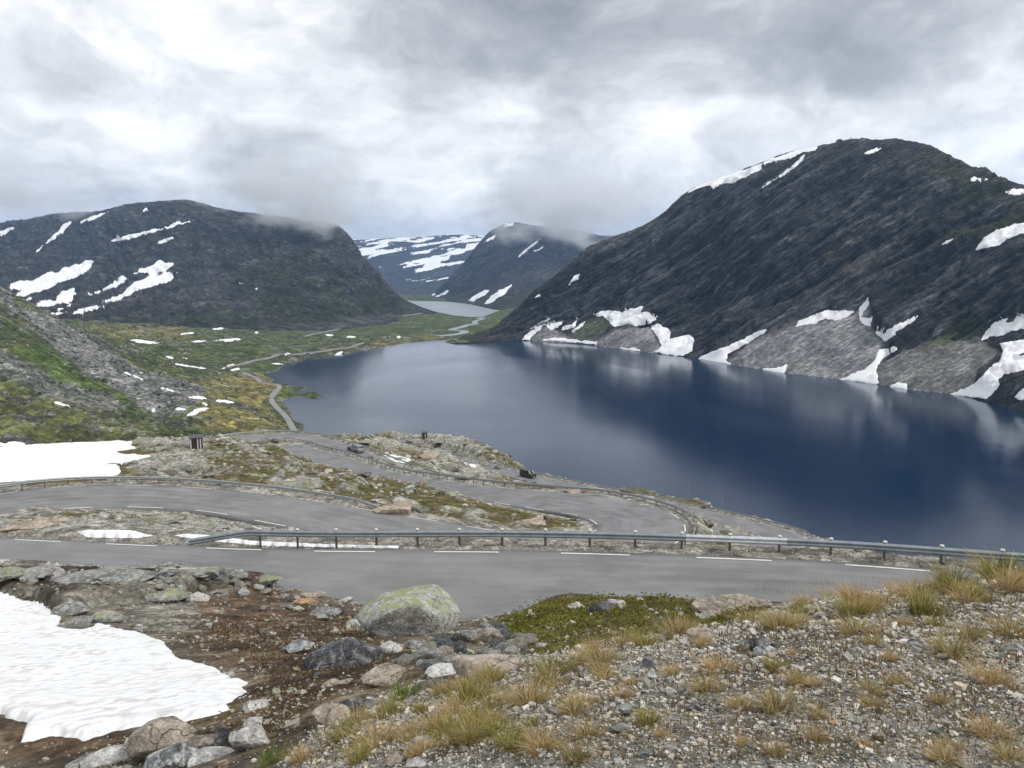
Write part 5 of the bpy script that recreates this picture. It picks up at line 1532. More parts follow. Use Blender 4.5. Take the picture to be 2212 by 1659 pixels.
m_snow_cup = cup_snow_mat()
hw_px = fbm(Hpx / 14, Hpy / 9, 0 * Hpx, 4) * 5
hw_s = fbm(HX / .6, HY / .6, 0 * HX, 3) * 8 + fbm(HX / .14, HY / .14, 3 + 0 * HX, 2) * 6


def near_snow(poly, label, thick, mat, feather, wob, bump=None, name='snow_field'):
    G = HV if bump is None else HV + bump[..., None] * np.array([0, 0, 1.0])
    return snow_on(name, G, HN, [poly], label, thick, mat, 'snow lying beside the road', 'snow', wob, feather)


cup = fbm(HX / .2, HY / .2, 0 * HX, 2, ridge=True) * .006 + fbm(HX / .9, HY / .9, 0 * HX, 3) * .03
near_snow(NEAR_SNOW[0], 'large dirty white snow patch with cupped surface at lower left', .07, m_snow_cup, 8.0, hw_s * .8, cup)
near_snow(NEAR_SNOW[1], 'wide smooth snow field behind the middle road guardrail', .5, m_snow_mid, 5.0, hw_px * .8)
near_snow(NEAR_SNOW[2], 'snow patch at the left picture edge behind the wide snow field', .5, m_snow_mid, 4.0, hw_px * .5)
near_snow(NEAR_SNOW[3], 'short snow bank remnant between the near and middle road', .16, m_snow_mid, 4.5, hw_px * .12, name='snow_bank')
near_snow(NEAR_SNOW[4], 'long snow bank seen under the near guardrail', .16, m_snow_mid, 4.5, hw_px * .12, name='snow_bank')
near_snow(NEAR_SNOW[5], 'small bright snow patch below the rocky knoll', .5, m_snow_mid, 3.0, hw_px * .2)
near_snow(NEAR_SNOW[6], 'tiny snow patch on the rocky knoll', .4, m_snow_mid, 2.0, hw_px * .1)

# ------------------------------------------------------------------ rocks


def rock_mat(name, base, dark, pale, lichen=None, lich_amt=0.0, band=0.0, sc=1.0):
    m, t = new_mat(name)
    tc = t.n('ShaderNodeTexCoord').outputs['Object']
    oi = t.n('ShaderNodeObjectInfo').outputs['Random']
    p = t.vmath('ADD', tc, t.n('ShaderNodeCombineXYZ', in_0=t.math('MULTIPLY', oi, 40), in_1=t.math('MULTIPLY', oi, 17), in_2=0.0).outputs[0])
    n1 = t.noise(p, 2.2 * sc, 6, .65, .4); n2 = t.noise(p, 9.0 * sc, 5, .65); n3 = t.noise(p, 38.0 * sc, 3, .6)
    c = t.mix(t.smooth(n1, .40, .60), tuple(dark) + (1,), tuple(base) + (1,))
    c = t.mix(t.smooth(n2, .50, .66, 0, .8), c, tuple(pale) + (1,))
    c = t.mix(t.smooth(n2, .46, .34, 0, .75), c, tuple(x * .55 for x in dark) + (1,))
    if band:
        wv = t.n('ShaderNodeTexWave', in_Vector=t.vmath('MULTIPLY', p, (1.0, 1.0, 3.0)), in_Scale=2.2 * sc, in_Distortion=11.0, in_Detail=5.0)
        c = t.mix(t.math('MULTIPLY', t.smooth(wv.outputs['Fac'], .72, .97), band), c, tuple(pale) + (1,))
    if lichen:
        nz = t.n('ShaderNodeSeparateXYZ', in_0=t.n('ShaderNodeNewGeometry').outputs['Normal']).outputs[2]
        n4 = t.noise(p, 4.0 * sc, 6, .7)
        mk = t.smooth(t.math('ADD', t.math('MULTIPLY', nz, .26), t.math('MULTIPLY', n4, 1.25)), .78 + .2 * (1 - lich_amt), .96 + .2 * (1 - lich_amt), 0, .85)
        c = t.mix(mk, c, t.mix(t.smooth(n3, .4, .6), tuple(lichen) + (1,), tuple(x * .6 for x in lichen) + (1,)))
    sp = t.ramp(n3, [(.35, .72), (.65, 1.28)])
    c = t.mix(1.0, c, sp, 'MULTIPLY')
    crk = t.n('ShaderNodeTexVoronoi', feature='DISTANCE_TO_EDGE', in_Vector=t.vmath('ADD', p, t.vmath('SCALE', t.noise(p, 3 * sc, 3, .5, out=1), .5)), in_Scale=2.0 * sc).outputs['Distance']
    ck = t.smooth(crk, 0.0, .018)
    c = t.mix(t.math('MULTIPLY', t.math('SUBTRACT', 1.0, ck), t.smooth(n1, .50, .62, 0, .7)), c, tuple(x * .4 for x in dark) + (1,))
    h = t.math('ADD', t.math('ADD', t.math('MULTIPLY', n2, .6), t.math('MULTIPLY', n3, .25)), t.math('MULTIPLY', ck, .25))
    finish(t, c, .88, h, 1.0, .07 / sc, .25)
    return m


RM = {
    'grey': rock_mat('rock_grey', (.32, .32, .30), (.17, .17, .16), (.47, .46, .43)),
    'lichen': rock_mat('rock_lichen', (.34, .34, .31), (.17, .17, .155), (.48, .48, .44), (.36, .38, .20), 1.0),
    'pale': rock_mat('rock_pale_lichen', (.42, .42, .39), (.24, .24, .22), (.56, .56, .52), (.40, .43, .20), .95),
    'dark': rock_mat('rock_dark', (.10, .105, .11), (.045, .047, .05), (.30, .30, .30), None, 0, .22),
    'band': rock_mat('rock_banded', (.30, .31, .31), (.13, .135, .14), (.60, .60, .58), None, 0, .4),
    'tan': rock_mat('rock_tan', (.36, .31, .25), (.20, .17, .135), (.50, .45, .38)),
    'pink': rock_mat('rock_pink', (.42, .355, .29), (.27, .225, .18), (.55, .49, .42)),
    'white': rock_mat('rock_white', (.52, .51, .48), (.32, .31, .29), (.68, .67, .64), None, 0, .3),
    'moss': rock_mat('rock_mossy', (.20, .20, .17), (.06, .055, .03), (.36, .35, .30), (.12, .11, .03), 1.2),
    'orange': rock_mat('rock_orange', (.50, .31, .15), (.33, .20, .10), (.60, .42, .26)),
    'far': rock_mat('rock_weathered', (.34, .335, .29), (.17, .165, .14), (.46, .455, .41), (.24, .25, .11), .7, 0, .35),
    'fardark': rock_mat('rock_weathered_dark', (.17, .165, .15), (.085, .083, .078), (.30, .29, .26), None, 0, 0, .35),
    'farpink': rock_mat('rock_weathered_pink', (.48, .39, .30), (.30, .25, .19), (.56, .50, .42), None, 0, 0, .35),
}


def ico(sub):
    bm = bmesh.new(); bmesh.ops.create_icosphere(bm, subdivisions=sub, radius=1.0)
    V = np.array([v.co[:] for v in bm.verts]); F = np.array([[v.index for v in f.verts] for f in bm.faces]); bm.free()
    return V, F


ICO = {k: ico(k) for k in (1, 2, 3, 4)}


def rock_np(seed, sub=3, cuts=15, rough=.05, flat=1.0, peak=0.0):
    r = np.random.RandomState(seed)
    V, F = ICO[sub]; V = V.copy()
    for _ in range(cuts):
        n = r.normal(size=3); n[2] = n[2] * .8 + .1; n /= np.linalg.norm(n)
        d = r.uniform(.46, .84)
        h = V @ n
        ov = np.maximum(h - d, 0)
        V -= np.outer(ov * .97, n)
    o = r.uniform(-50, 50, 3)
    nz = fbm(V[:, 0] * 1.3 + o[0], V[:, 1] * 1.3 + o[1], V[:, 2] * 1.3 + o[2], 4 if sub > 2 else 2, .5)
    V = V * (1 + nz[:, None] * rough * 2.6)
    if sub > 2:
        n2 = fbm(V[:, 0] * 6 + o[0], V[:, 1] * 6 + o[1], V[:, 2] * 6, 3)
        V = V * (1 + n2[:, None] * rough * .5)
    if peak: V[:, :2] *= (1 - peak * np.clip(V[:, 2:3] * .5 + .5, 0, 1))
    mn, mx = V.min(0), V.max(0)
    V = (V - (mn + mx) / 2) / (mx - mn) * 1.0
    return V, F


def place_rock(px, pyb, wpx, hpx, mat, seed, label, name='rock', cat='rock', sub=3, rz=None, rough=.05, cuts=16, flat=None, peak=0.0, group=None, sink=.22, tilt=0.0, y0=1.2):
    r = random.Random(seed)
    hit = hill_hit(px, pyb - .18 * hpx, y0)
    dist = hit.length * .985
    wm = wpx / FPX * dist * 1.02; hm = hpx / FPX * dist
    dm = wm * r.uniform(.62, .85)
    h = min(max(hm * 1.02 - .30 * dm, .34 * hm), hm) if flat is None else flat * hm
    h = h * (1 + sink)
    V, F = rock_np(seed, sub, cuts, rough, 1.0, peak)
    V = V * np.array([wm, dm, h])
    if rz is None: rz = 0
    ca, sa = math.cos(tilt), math.sin(tilt)
    V = np.stack([V[:, 0] * ca - V[:, 2] * sa, V[:, 1], V[:, 0] * sa + V[:, 2] * ca], 1)
    V[:, 2] += h * (.5 - sink)
    me = mesh_np(name, V, F, True, None, RM[mat])
    if sub <= 3: me.set_sharp_from_angle(angle=math.radians(32))
    o = link(name, me, None, hit)
    o.rotation_euler = (0, 0, math.atan2(-hit.x, hit.y) * .9 + rz)
    tag(o, label, cat, group)
    if len(label.split()) <= 9: LANDMARKS.append((px, pyb - hpx / 2, label))
    return o


FGR = [  # crop, cx, base y, w, h, material, label, extra
    ('A', 1920, 300, 235, 100, 'lichen', 'dark boulder with yellow green lichen cap at the road edge', dict(name='boulder')),
    ('A', 1200, 410, 290, 125, 'lichen', 'rounded boulder coated in green lichen on the grey gravelly slope', dict(name='boulder')),
    ('A', 1430, 405, 165, 80, 'white', 'pale split stone right of the green lichen boulder', {}),
    ('A', 520, 515, 210, 130, 'grey', 'grey rock at the upper edge of the big snow patch', dict(name='boulder')),
    ('A', 545, 590, 190, 80, 'grey', 'lower grey ledge rock touching the big snow patch', {}),
    ('A', 770, 570, 215, 110, 'lichen', 'sloping lichen slab above the tip of the snow', {}),
    ('A', 295, 225, 215, 90, 'grey', 'round grey boulder beside the near road at far left', dict(name='boulder')),
    ('A', 85, 240, 250, 110, 'lichen', 'wide lichen patched boulder at the left picture edge', dict(name='boulder')),
    ('A', 415, 250, 70, 42, 'white', 'small pale stone right of the round grey boulder', {}),
    ('A', 525, 205, 90, 42, 'dark', 'small dark stone at the road edge left of the long slab', {}),
    ('A', 1210, 155, 100, 52, 'grey', 'pale stone topping the long slab by the road', {}),
    ('A', 1530, 240, 110, 85, 'lichen', 'upright lichen stone near the end of the long slab', {}),
    ('A', 1190, 225, 165, 56, 'dark', 'thin dark slab lying below the pale top stone', dict(flat=.5)),
    ('A', 760, 262, 620, 105, 'grey', 'long flat grey slab running along the near road', dict(name='rock_slab', flat=.45, cuts=8, rough=.03)),
    ('A', 1460, 262, 120, 50, 'lichen', 'flat lichen stone among dark soil near the road', {}),
    ('A', 1730, 250, 130, 75, 'grey', 'grey block at the asphalt edge left of the dark lichen boulder', {}),
    ('A', 1745, 200, 42, 30, 'white', 'small white stone lying on the asphalt edge', {}),
    ('A', 1180, 1580, 400, 300, 'tan', 'big brownish boulder with pale top near the bottom left', dict(name='boulder', sub=4, cuts=22, rough=.06)),
    ('A', 1470, 1500, 290, 165, 'tan', 'rounded granite boulder behind the big brownish boulder', dict(name='boulder')),
    ('A', 1615, 1500, 120, 185, 'dark', 'dark pointed rock standing beside the granite boulder', dict(peak=.45)),
    ('A', 1820, 1500, 250, 195, 'white', 'speckled pale boulder right of the dark pointed rock', dict(name='boulder')),
    ('A', 1830, 1330, 135, 95, 'white', 'small speckled stone behind the speckled pale boulder', {}),
    ('A', 1280, 1640, 350, 210, 'band', 'angular grey rock at the bottom picture edge', dict(peak=.3, tilt=-.2)),
    ('A', 800, 1590, 310, 120, 'white', 'flat white veined slab left of the big brownish boulder', dict(flat=.5)),
    ('A', 1540, 1560, 280, 85, 'white', 'low white slab at the bottom left of the grass', dict(flat=.5)),
    ('A', 1860, 1195, 165, 78, 'white', 'speckled stone right of the snow tip', {}),
    ('A', 650, 1605, 260, 60, 'grey', 'flat grey slab lying lowest under the snow', dict(flat=.5)),
    ('B', 1130, 700, 700, 375, 'pale', 'largest boulder with lichen top standing beside the near road', dict(name='boulder', sub=4, cuts=12, rough=.035, flat=.82)),
    ('B', 660, 910, 530, 280, 'dark', 'black and white angular boulder below the largest boulder', dict(name='boulder', sub=4, cuts=16, rough=.07, flat=.75)),
    ('B', 330, 790, 200, 115, 'band', 'pale banded rock left of the black boulder', {}),
    ('B', 950, 1040, 320, 185, 'tan', 'tan rounded boulder behind the green grass tuft', dict(name='boulder')),
    ('B', 1690, 970, 480, 215, 'pink', 'pinkish beige pyramid shaped boulder', dict(name='boulder', peak=.55, cuts=9, flat=.7)),
    ('B', 1380, 955, 255, 110, 'white', 'low whitish rock left of the pyramid boulder', dict(flat=.6)),
    ('B', 1300, 1050, 300, 110, 'dark', 'dark grey slab right of the green grass tuft', dict(flat=.6)),
    ('B', 750, 1230, 290, 165, 'dark', 'dark grey wedge rock left of the green grass tuft', dict(flat=.6)),
    ('B', 560, 1310, 245, 160, 'pink', 'beige boulder below the dark wedge rock', dict(name='boulder')),
    ('B', 990, 790, 165, 105, 'white', 'pale block tucked under the largest boulder', {}),
    ('B', 1490, 870, 235, 100, 'grey', 'speckled grey block behind the pyramid boulder', {}),
    ('B', 1300, 830, 130, 90, 'grey', 'rounded grey stone in the rubble below the largest boulder', {}),
    ('B', 1540, 720, 165, 130, 'grey', 'grey rubble block right of the largest boulder', {}),
    ('B', 1690, 740, 240, 175, 'tan', 'beige broken outcrop right of the largest boulder', dict(cuts=16, rough=.08)),
    ('B', 560, 1025, 118, 65, 'pink', 'left of two cream stones on brown soil', {}),
    ('B', 660, 1020, 108, 70, 'pink', 'right of two cream stones on brown soil', {}),
    ('B', 520, 515, 220, 78, 'grey', 'grey flat stone left of the largest boulder', {}),
    ('B', 500, 555, 80, 65, 'lichen', 'greenish stone under the grey flat stone', {}),
    ('B', 320, 468, 66, 38, 'white', 'white stone on dark soil near the road', {}),
    ('B', 720, 600, 120, 80, 'white', 'pale stone against the left side of the largest boulder', {}),
    ('B', 1185, 760, 160, 90, 'grey', 'grey stone in front of the largest boulder', {}),
    ('B', 1345, 1260, 125, 95, 'band', 'grey stone amid the bottom grass', {}),
    ('B', 1225, 1475, 190, 95, 'band', 'striped stone at the bottom centre', {}),
    ('B', 1020, 1600, 120, 95, 'tan', 'tan stone at the bottom picture edge', {}),
    ('B', 1190, 1611, 165, 75, 'white', 'whitish stone at the bottom picture edge', {}),
    ('B', 1250, 910, 110, 66, 'dark', 'small dark stone left of the low whitish rock', {}),
    ('B', 1180, 830, 150, 80, 'dark', 'dark rubble stone under the grey stone', {}),
    ('B', 1400, 690, 140, 70, 'lichen', 'lichen rubble stone at the right foot of the largest boulder', {}),
    ('B', 1880, 740, 100, 55, 'lichen', 'small green stone at the edge of the moss', {}),
    ('B', 1930, 860, 110, 80, 'lichen', 'greenish stone right of the pyramid boulder', {}),
    ('B', 60, 345, 120, 45, 'tan', 'tan flat stone below the dark lichen boulder', {}),
    ('B', 420, 375, 190, 60, 'pink', 'cream flat stone at the road edge', dict(flat=.5)),
    ('B', 370, 425, 150, 60, 'orange', 'orange tinted slab below the cream road edge stone', dict(flat=.5)),
    ('B', 670, 420, 110, 60, 'white', 'pale road edge stone left of the largest boulder', {}),
    ('B', 40, 1170, 120, 60, 'white', 'pale stone below the tip of the snow', {}),
    ('B', 340, 1085, 90, 45, 'tan', 'tan stone on red brown soil', {}),
    ('C', 670, 500, 175, 125, 'dark', 'dark angular rock on top of the moss bank', {}),
    ('C', 790, 450, 130, 75, 'white', 'white rock beside the dark angular rock on the moss', {}),
    ('C', 960, 405, 55, 36, 'white', 'round white stone on the moss crest', {}),
    ('C', 500, 460, 130, 60, 'white', 'whitish stones row on the moss crest', {}),
    ('C', 1410, 690, 220, 110, 'pink', 'pinkish rock half hidden in dry grass', {}),
    ('C', 1850, 765, 195, 110, 'dark', 'dark banded block on the gravel', dict(cuts=8)),
    ('C', 1890, 812, 190, 92, 'band', 'pale grey stone in front of the dark banded block', {}),
    ('C', 1040, 1000, 120, 95, 'band', 'bluish grey stone on the gravel bank', {}),
    ('C', 1450, 545, 125, 85, 'lichen', 'greenish stone on the moss', {}),
    ('C', 1020, 905, 210, 80, 'dark', 'flat dark stone above the bluish grey stone', dict(flat=.5)),
    ('C', 830, 1370, 115, 80, 'lichen', 'greenish flat stone low on the gravel', {}),
    ('C', 990, 1535, 115, 70, 'grey', 'grey stone low on the gravel bank', {}),
    ('C', 1690, 470, 640, 80, 'tan', 'long flat mossy slab at the road edge', dict(name='rock_slab', flat=.35, cuts=10, rough=.05)),
    ('C', 1350, 1215, 105, 65, 'dark', 'small dark stone on the gravel', {}),
    ('C', 855, 1205, 150, 70, 'band', 'banded stone left of the dark stone on gravel', {}),
    ('C', 590, 1125, 95, 48, 'white', 'white stone among bottom grass tufts', {}),
    ('C', 250, 735, 95, 42, 'white', 'white stone lying on green moss', {}),
    ('C', 820, 715, 130, 60, 'tan', 'tan stone at the lower moss edge', {}),
    ('C', 1105, 560, 110, 50, 'moss', 'mossy brown hummock stone on the bank', {}),
    ('D', 950, 400, 140, 75, 'pink', 'beige rock on the gravel crest', {}),
    ('D', 490, 560, 350, 85, 'grey', 'flat grey rock on the crest above the road', dict(flat=.55)),
    ('D', 740, 540, 90, 60, 'white', 'pale stone right of the flat crest rock', {}),
    ('D', 1430, 750, 105, 66, 'band', 'grey chip stone left of the big grass tuft', {}),
    ('D', 2140, 790, 140, 95, 'white', 'pale stone near the right picture edge', {}),
    ('D', 1160, 1430, 85, 85, 'tan', 'olive stone low on the gravel', {}),
    ('D', 1630, 1305, 78, 50, 'pink', 'pink stone on the lower gravel', {}),
    ('D', 830, 1296, 70, 32, 'orange', 'small orange stone on the gravel', {}),
    ('D', 540, 905, 88, 48, 'white', 'white chip on the gravel bank', {}),
    ('D', 650, 965, 66, 48, 'dark', 'dark pebble on the gravel bank', {}),
    ('D', 1890, 1215, 110, 50, 'dark', 'dark flat stone at lower right', {}),
]
CR = {'A': cA, 'B': cB, 'C': cC, 'D': cD}
for k, (cr, cx, by, ww, hh_, mt, lab, ex) in enumerate(FGR):
    (x, y), = CR[cr]([(cx, by)])
    nm = ex.pop('name', 'stone' if ww < 150 else 'rock')
    place_rock(x, y, ww * .2976, hh_ * .2976, mt, 100 + k, lab, name=nm, cat=('boulder' if nm == 'boulder' else 'stone' if nm == 'stone' else 'rock'), **{'sub': 3 if ww > 110 else 2, **ex})

MGR = [  # mid distance, px of the 2212 view: cx, base y, w, h, material, label
    (240, 1014, 38, 18, 'far', 'boulder standing on the edge of the wide snow field'), (430, 1031, 56, 36, 'far', 'smooth grey boulder, biggest left of the mossy slope'), (366, 1022, 70, 42, 'far', 'pale outcrop rock between the snow field and the smooth boulder'),
    (452, 1032, 22, 13, 'far', 'small rock at the right foot of the smooth grey boulder'), (674, 1027, 27, 16, 'far', 'rounded rock on the moss above the flat outcrop'), (635, 1056, 112, 30, 'far', 'broad flat outcrop on the mossy slope behind the middle guardrail'),
    (493, 1026, 16, 11, 'far', 'small pale stone on the mossy slope left of centre'), (570, 960, 42, 15, 'fardark', 'dark rock pair top at the bend by the far road'), (592, 959, 16, 14, 'fardark', 'dark pointed rock beside the far bend'), (788, 1030, 32, 15, 'fardark', 'dark rock on the skyline of the mossy slope'),
    (913, 1052, 16, 18, 'farpink', 'broken rock face end where the moss meets the road'), (1151, 1132, 56, 16, 'farpink', 'big flat white stone on the hairpin island'), (1119, 1133, 18, 11, 'farpink', 'small white stone left of the big flat white stone'), (1108, 1124, 14, 9, 'fardark', 'small dark stone on the hairpin island'),
    (850, 1108, 88, 34, 'farpink', 'pink bare outcrop at the end of the middle guardrail'), (905, 1107, 44, 22, 'far', 'grey outcrop right of the pink outcrop'), (345, 972, 26, 10, 'far', 'pale rock on the crest left of the little shed'), (346, 966, 16, 8, 'fardark', 'dark rock poking from the snow near the shed'),
    (465, 963, 18, 9, 'far', 'pale stone right of the little shed'), (490, 962, 26, 9, 'far', 'flat pale stone on moss right of the shed'), (785, 962, 34, 16, 'far', 'rounded rock at the roadside beyond the silver car'), (828, 962, 28, 12, 'far', 'rock beside the far road bend'),
    (865, 998, 26, 14, 'far', 'white rock above the small bright snow patch'), (925, 992, 40, 22, 'farpink', 'cream rock at the roadside wall of the knoll'), (975, 1020, 46, 26, 'far', 'light rock on the left face of the knoll'), (1010, 1035, 50, 22, 'far', 'grey rock at the foot of the knoll'),
    (1045, 1012, 28, 24, 'far', 'blocky rock on the right face of the knoll'), (1078, 1016, 24, 16, 'far', 'lichen rock at the right end of the knoll'), (1050, 980, 20, 9, 'far', 'small rock on the knoll skyline'), (1002, 962, 44, 16, 'far', 'pale rock on top of the knoll'), (955, 957, 36, 12, 'far', 'pale crest rock of the knoll near the dark shed'), (890, 955, 30, 12, 'far', 'crest rock left of the dark shed'),
    (1236, 1064, 38, 12, 'farpink', 'pale triangular rock behind the hairpin guardrail'), (1368, 1064, 52, 14, 'moss', 'mossy mound at the lake side of the van road'), (650, 1150, 60, 16, 'far', 'rock at the verge end between the two near roads'), (460, 1140, 70, 16, 'far', 'low rock hump between the near and middle road'), (70, 1140, 110, 22, 'farpink', 'buff bedrock hump at left between the two near roads'), (330, 1132, 130, 16, 'far', 'long bedrock rib above the snow bank'),
    (1090, 1098, 24, 8, 'far', 'low stone on the moss of the hairpin island'), (1262, 1108 , 14, 7, 'farpink', 'white stone at the island tip'), (1018, 1122, 40, 14, 'far', 'grey rubble rock on the island verge'), (1845, 1184, 50, 14, 'fardark', 'dark rubble at the lake side end of the last hairpin'), (1800, 1180, 40, 12, 'far', 'pale rubble beside the last hairpin guardrail end'),
    (1525, 1100, 20, 18, 'far', 'pale rock block just below the hairpin guardrail'), (1528, 1140, 26, 22, 'far', 'rubble wall rock under the hairpin bend'), (1565, 1155, 30, 12, 'moss', 'mossy rock in the last hairpin island'),
]
for k, (cx, by, ww, hh_, mt, lab) in enumerate(MGR):
    nm = 'outcrop' if ww > 60 else 'boulder' if ww > 22 else 'stone'
    place_rock(cx, by, ww, hh_, mt, 300 + k, lab, name=nm, cat=nm if nm != 'outcrop' else 'rock', sub=3, rough=.07, cuts=14, sink=.35, y0=34 if by < 1170 else 1.2)


def scatter_px(poly, n, seed, y0=1.2):
    r = np.random.RandomState(seed); poly = np.array(poly, float); out = []
    lo, hi = poly.min(0), poly.max(0)
    while len(out) < n:
        c = r.uniform(lo, hi, (n * 3, 2))
        d = poly_sd(c[:, 0], c[:, 1], poly)
        for p in c[d > 0]:
            out.append(p)
            if len(out) >= n: break
    return [(float(a), float(b)) for a, b in out]


# small stones that can be picked out one by one
SMALL = [rock_np(900 + i, 2, 9, .05) for i in range(8)]
sm_mesh = {}
for mk in ('grey', 'lichen', 'white', 'tan', 'dark', 'pink'):
    for i in range(3):
        V, F = SMALL[(hash(mk) % 5 + i) % 8 if False else (len(mk) + i * 2) % 8]
        me = mesh_np('stone', V, F, True, None, RM[mk]); me.set_sharp_from_angle(angle=math.radians(32)); sm_mesh[mk, i] = me
rr = random.Random(5)
SCZ = [
    ([(10, 1235), (240, 1240), (480, 1235), (620, 1265), (700, 1300), (560, 1330), (420, 1290), (250, 1270), (60, 1290)], 84, (9, 32), 'stone scattered on the dark soil along the near road verge', 'stones on the roadside crest'),
    ([(420, 1330), (700, 1310), (780, 1340), (740, 1480), (600, 1600), (480, 1560), (560, 1480)], 50, (6, 20), 'stone lying loose on the red brown soil', 'stones on the brown soil'),
    ([(620, 1290), (790, 1310), (780, 1360), (700, 1350)], 34, (10, 28), 'pale road edge rubble stone left of the largest boulder', 'rubble stones left of the largest boulder'),
    ([(820, 1400), (950, 1380), (1090, 1350), (1160, 1390), (1120, 1430), (960, 1440), (860, 1440)], 70, (18, 60), 'rubble stone heaped below the largest boulder', 'rubble heap below the largest boulder'),
    ([(1120, 1300), (1380, 1290), (1500, 1310), (1400, 1380), (1200, 1400), (1120, 1360)], 24, (6, 20), 'stone half sunk in the green moss bank', 'stones in the moss bank'),
    ([(1300, 1420), (1700, 1350), (2100, 1290), (2212, 1300), (2212, 1640), (1300, 1640)], 54, (8, 24), 'larger loose stone on the gravel bank', 'larger stones on the gravel bank'),
    ([(640, 1540), (1000, 1470), (1200, 1450), (1250, 1640), (640, 1640)], 22, (8, 26), 'stone among the grass at the bottom of the bank', 'stones among the bottom grass'),
]
for poly, n, (a, b), lab, grp in SCZ:
    for (x, y) in scatter_px(poly, n, len(grp) * 7):
        hit = hill_hit(x, y)
        wm = rr.uniform(a, b) * rr.uniform(.6, 1) / FPX * hit.length
        mk = rr.choice(['grey', 'lichen', 'white', 'tan', 'grey', 'pink', 'white', 'dark'] if 'gravel' not in grp else ['grey', 'white', 'white', 'dark', 'dark', 'tan', 'pink'])
        o = link('stone', sm_mesh[mk, rr.randrange(3)], None, hit + Vector((0, 0, wm * .12)))
        o.scale = (wm, wm * rr.uniform(.6, .95), wm * rr.uniform(.35, .7)); o.rotation_euler = (rr.uniform(-.3, .3), rr.uniform(-.3, .3), rr.uniform(0, 6.28))
        tag(o, beside({'grey': 'small grey stone', 'lichen': 'small lichen stone', 'white': 'small pale stone', 'tan': 'small tan stone', 'dark': 'small dark stone', 'pink': 'small cream stone'}[mk], x, y, lab), 'stone', grp)


def stones_joined(name, pts, sizes, cols, mat, label, sub=1, seed=1, nvar=12, flat=(.45, .8)):
    r = np.random.RandomState(seed)
    vs = [rock_np(1500 + seed * 20 + i, sub, 7, .05) for i in range(nvar)] if sub else None
    if not sub:
        oc = np.array([(1, 0, 0), (-1, 0, 0), (0, 1, 0), (0, -1, 0), (0, 0, 1), (0, 0, -1)], float) * .5
        of = np.array([(0, 2, 4), (2, 1, 4), (1, 3, 4), (3, 0, 4), (2, 0, 5), (1, 2, 5), (3, 1, 5), (0, 3, 5)])
        bx = np.array([(x, y, z) for z in (-.5, .5) for x, y in ((-.5, -.5), (.5, -.5), (.5, .5), (-.5, .5))]) * .8
        bf = np.array([(0, 2, 1), (0, 3, 2), (4, 5, 6), (4, 6, 7), (0, 1, 5), (0, 5, 4), (1, 2, 6), (1, 6, 5), (2, 3, 7), (2, 7, 6), (3, 0, 4), (3, 4, 7)])
        vs = []
        for i in range(nvar):
            V = bx * r.uniform(.55, 1.0, (8, 3)) + r.uniform(-.1, .1, (8, 3)); vs.append((V, bf))
    AV, AF, AC = [], [], []
    base = 0
    for p, s, c in zip(pts, sizes, cols):
        V, F = vs[r.randint(nvar)]
        a = r.uniform(0, 6.28); t = r.uniform(-.35, .35)
        sc = np.array([s, s * r.uniform(.6, 1), s * r.uniform(*flat)])
        W = V * sc
        W = np.stack([W[:, 0] * math.cos(a) - W[:, 1] * math.sin(a), W[:, 0] * math.sin(a) + W[:, 1] * math.cos(a), W[:, 2] + W[:, 0] * t], 1)
        AV.append(W + p); AF.append(F + base); base += len(V); AC.append(np.broadcast_to(c, (len(V), 3)))
    o = link(name, mesh_np(name, np.concatenate(AV), np.concatenate(AF), False, np.concatenate(AC), mat))
    tag(o, label, 'stones', kind='stuff')
    return o


def vcol_mat(name, lo=.8, hi=1.2, s=60.0, rough=.85):
    m, t = new_mat(name)
    col = t.n('ShaderNodeVertexColor', layer_name='Col').outputs[0]
    pos = t.n('ShaderNodeNewGeometry').outputs['Position']
    c = t.mix(1.0, col, t.ramp(t.noise(pos, s, 4, .6), [(.35, lo), (.65, hi)]), 'MULTIPLY')
    finish(t, c, rough, spec=.3)
    return m


m_gravel = vcol_mat('gravel_stones', .75, 1.25, 90.0)
m_scatter = vcol_mat('scattered_rocks', .6, 1.3, 3.0)
PAL = np.array([(.58, .565, .52), (.47, .46, .43), (.36, .355, .335), (.24, .24, .235), (.14, .14, .14), (.52, .44, .36), (.42, .34, .26), (.66, .65, .61), (.30, .30, .25), (.09, .09, .09)])
PW_ = np.array([.13, .19, .18, .13, .08, .09, .09, .03, .06, .02]); PW_ /= PW_.sum()


def build_gravel():
    r = np.random.RandomState(11)
    n = 230000
    s = r.uniform(-.62, 1.25, n); q = r.uniform(math.log(1.5), math.log(10.5), n)
    fs = np.interp(s, s_, np.arange(NCOL)).astype(int); fq = np.clip(np.interp(q, q_, np.arange(len(q_))).astype(int), 0, NROW - 1)
    keep = (Hgravel[fq, fs] > r.uniform(.15, .9, n)) & (Hdist[fq, fs] > 1.5)
    s, q = s[keep], q[keep]
    y = np.exp(q); x = s * y; z = hill_z(x, y)
    px, py = to_px(np.stack([x, y, z], -1))
    ok = (px > -80) & (px < 3300) & (py < 1950)
    x, y, z = x[ok], y[ok], z[ok]
    k = min(len(x), 62000); x, y, z = x[:k], y[:k], z[:k]
    sz = np.clip(r.lognormal(math.log(.0036), .5, k) * y, .008, .07) * 1.1
    P = np.stack([x, y, z + sz * .15], 1)
    stones_joined('gravel', P, sz, PAL[r.choice(len(PAL), k, p=PW_)] * r.uniform(.72, 1.08, (k, 1)) * np.array([1.0, .98, .94]), m_gravel, 'grey and white gravel covering the bank in the foreground', 0, 3, 40)


build_gravel()


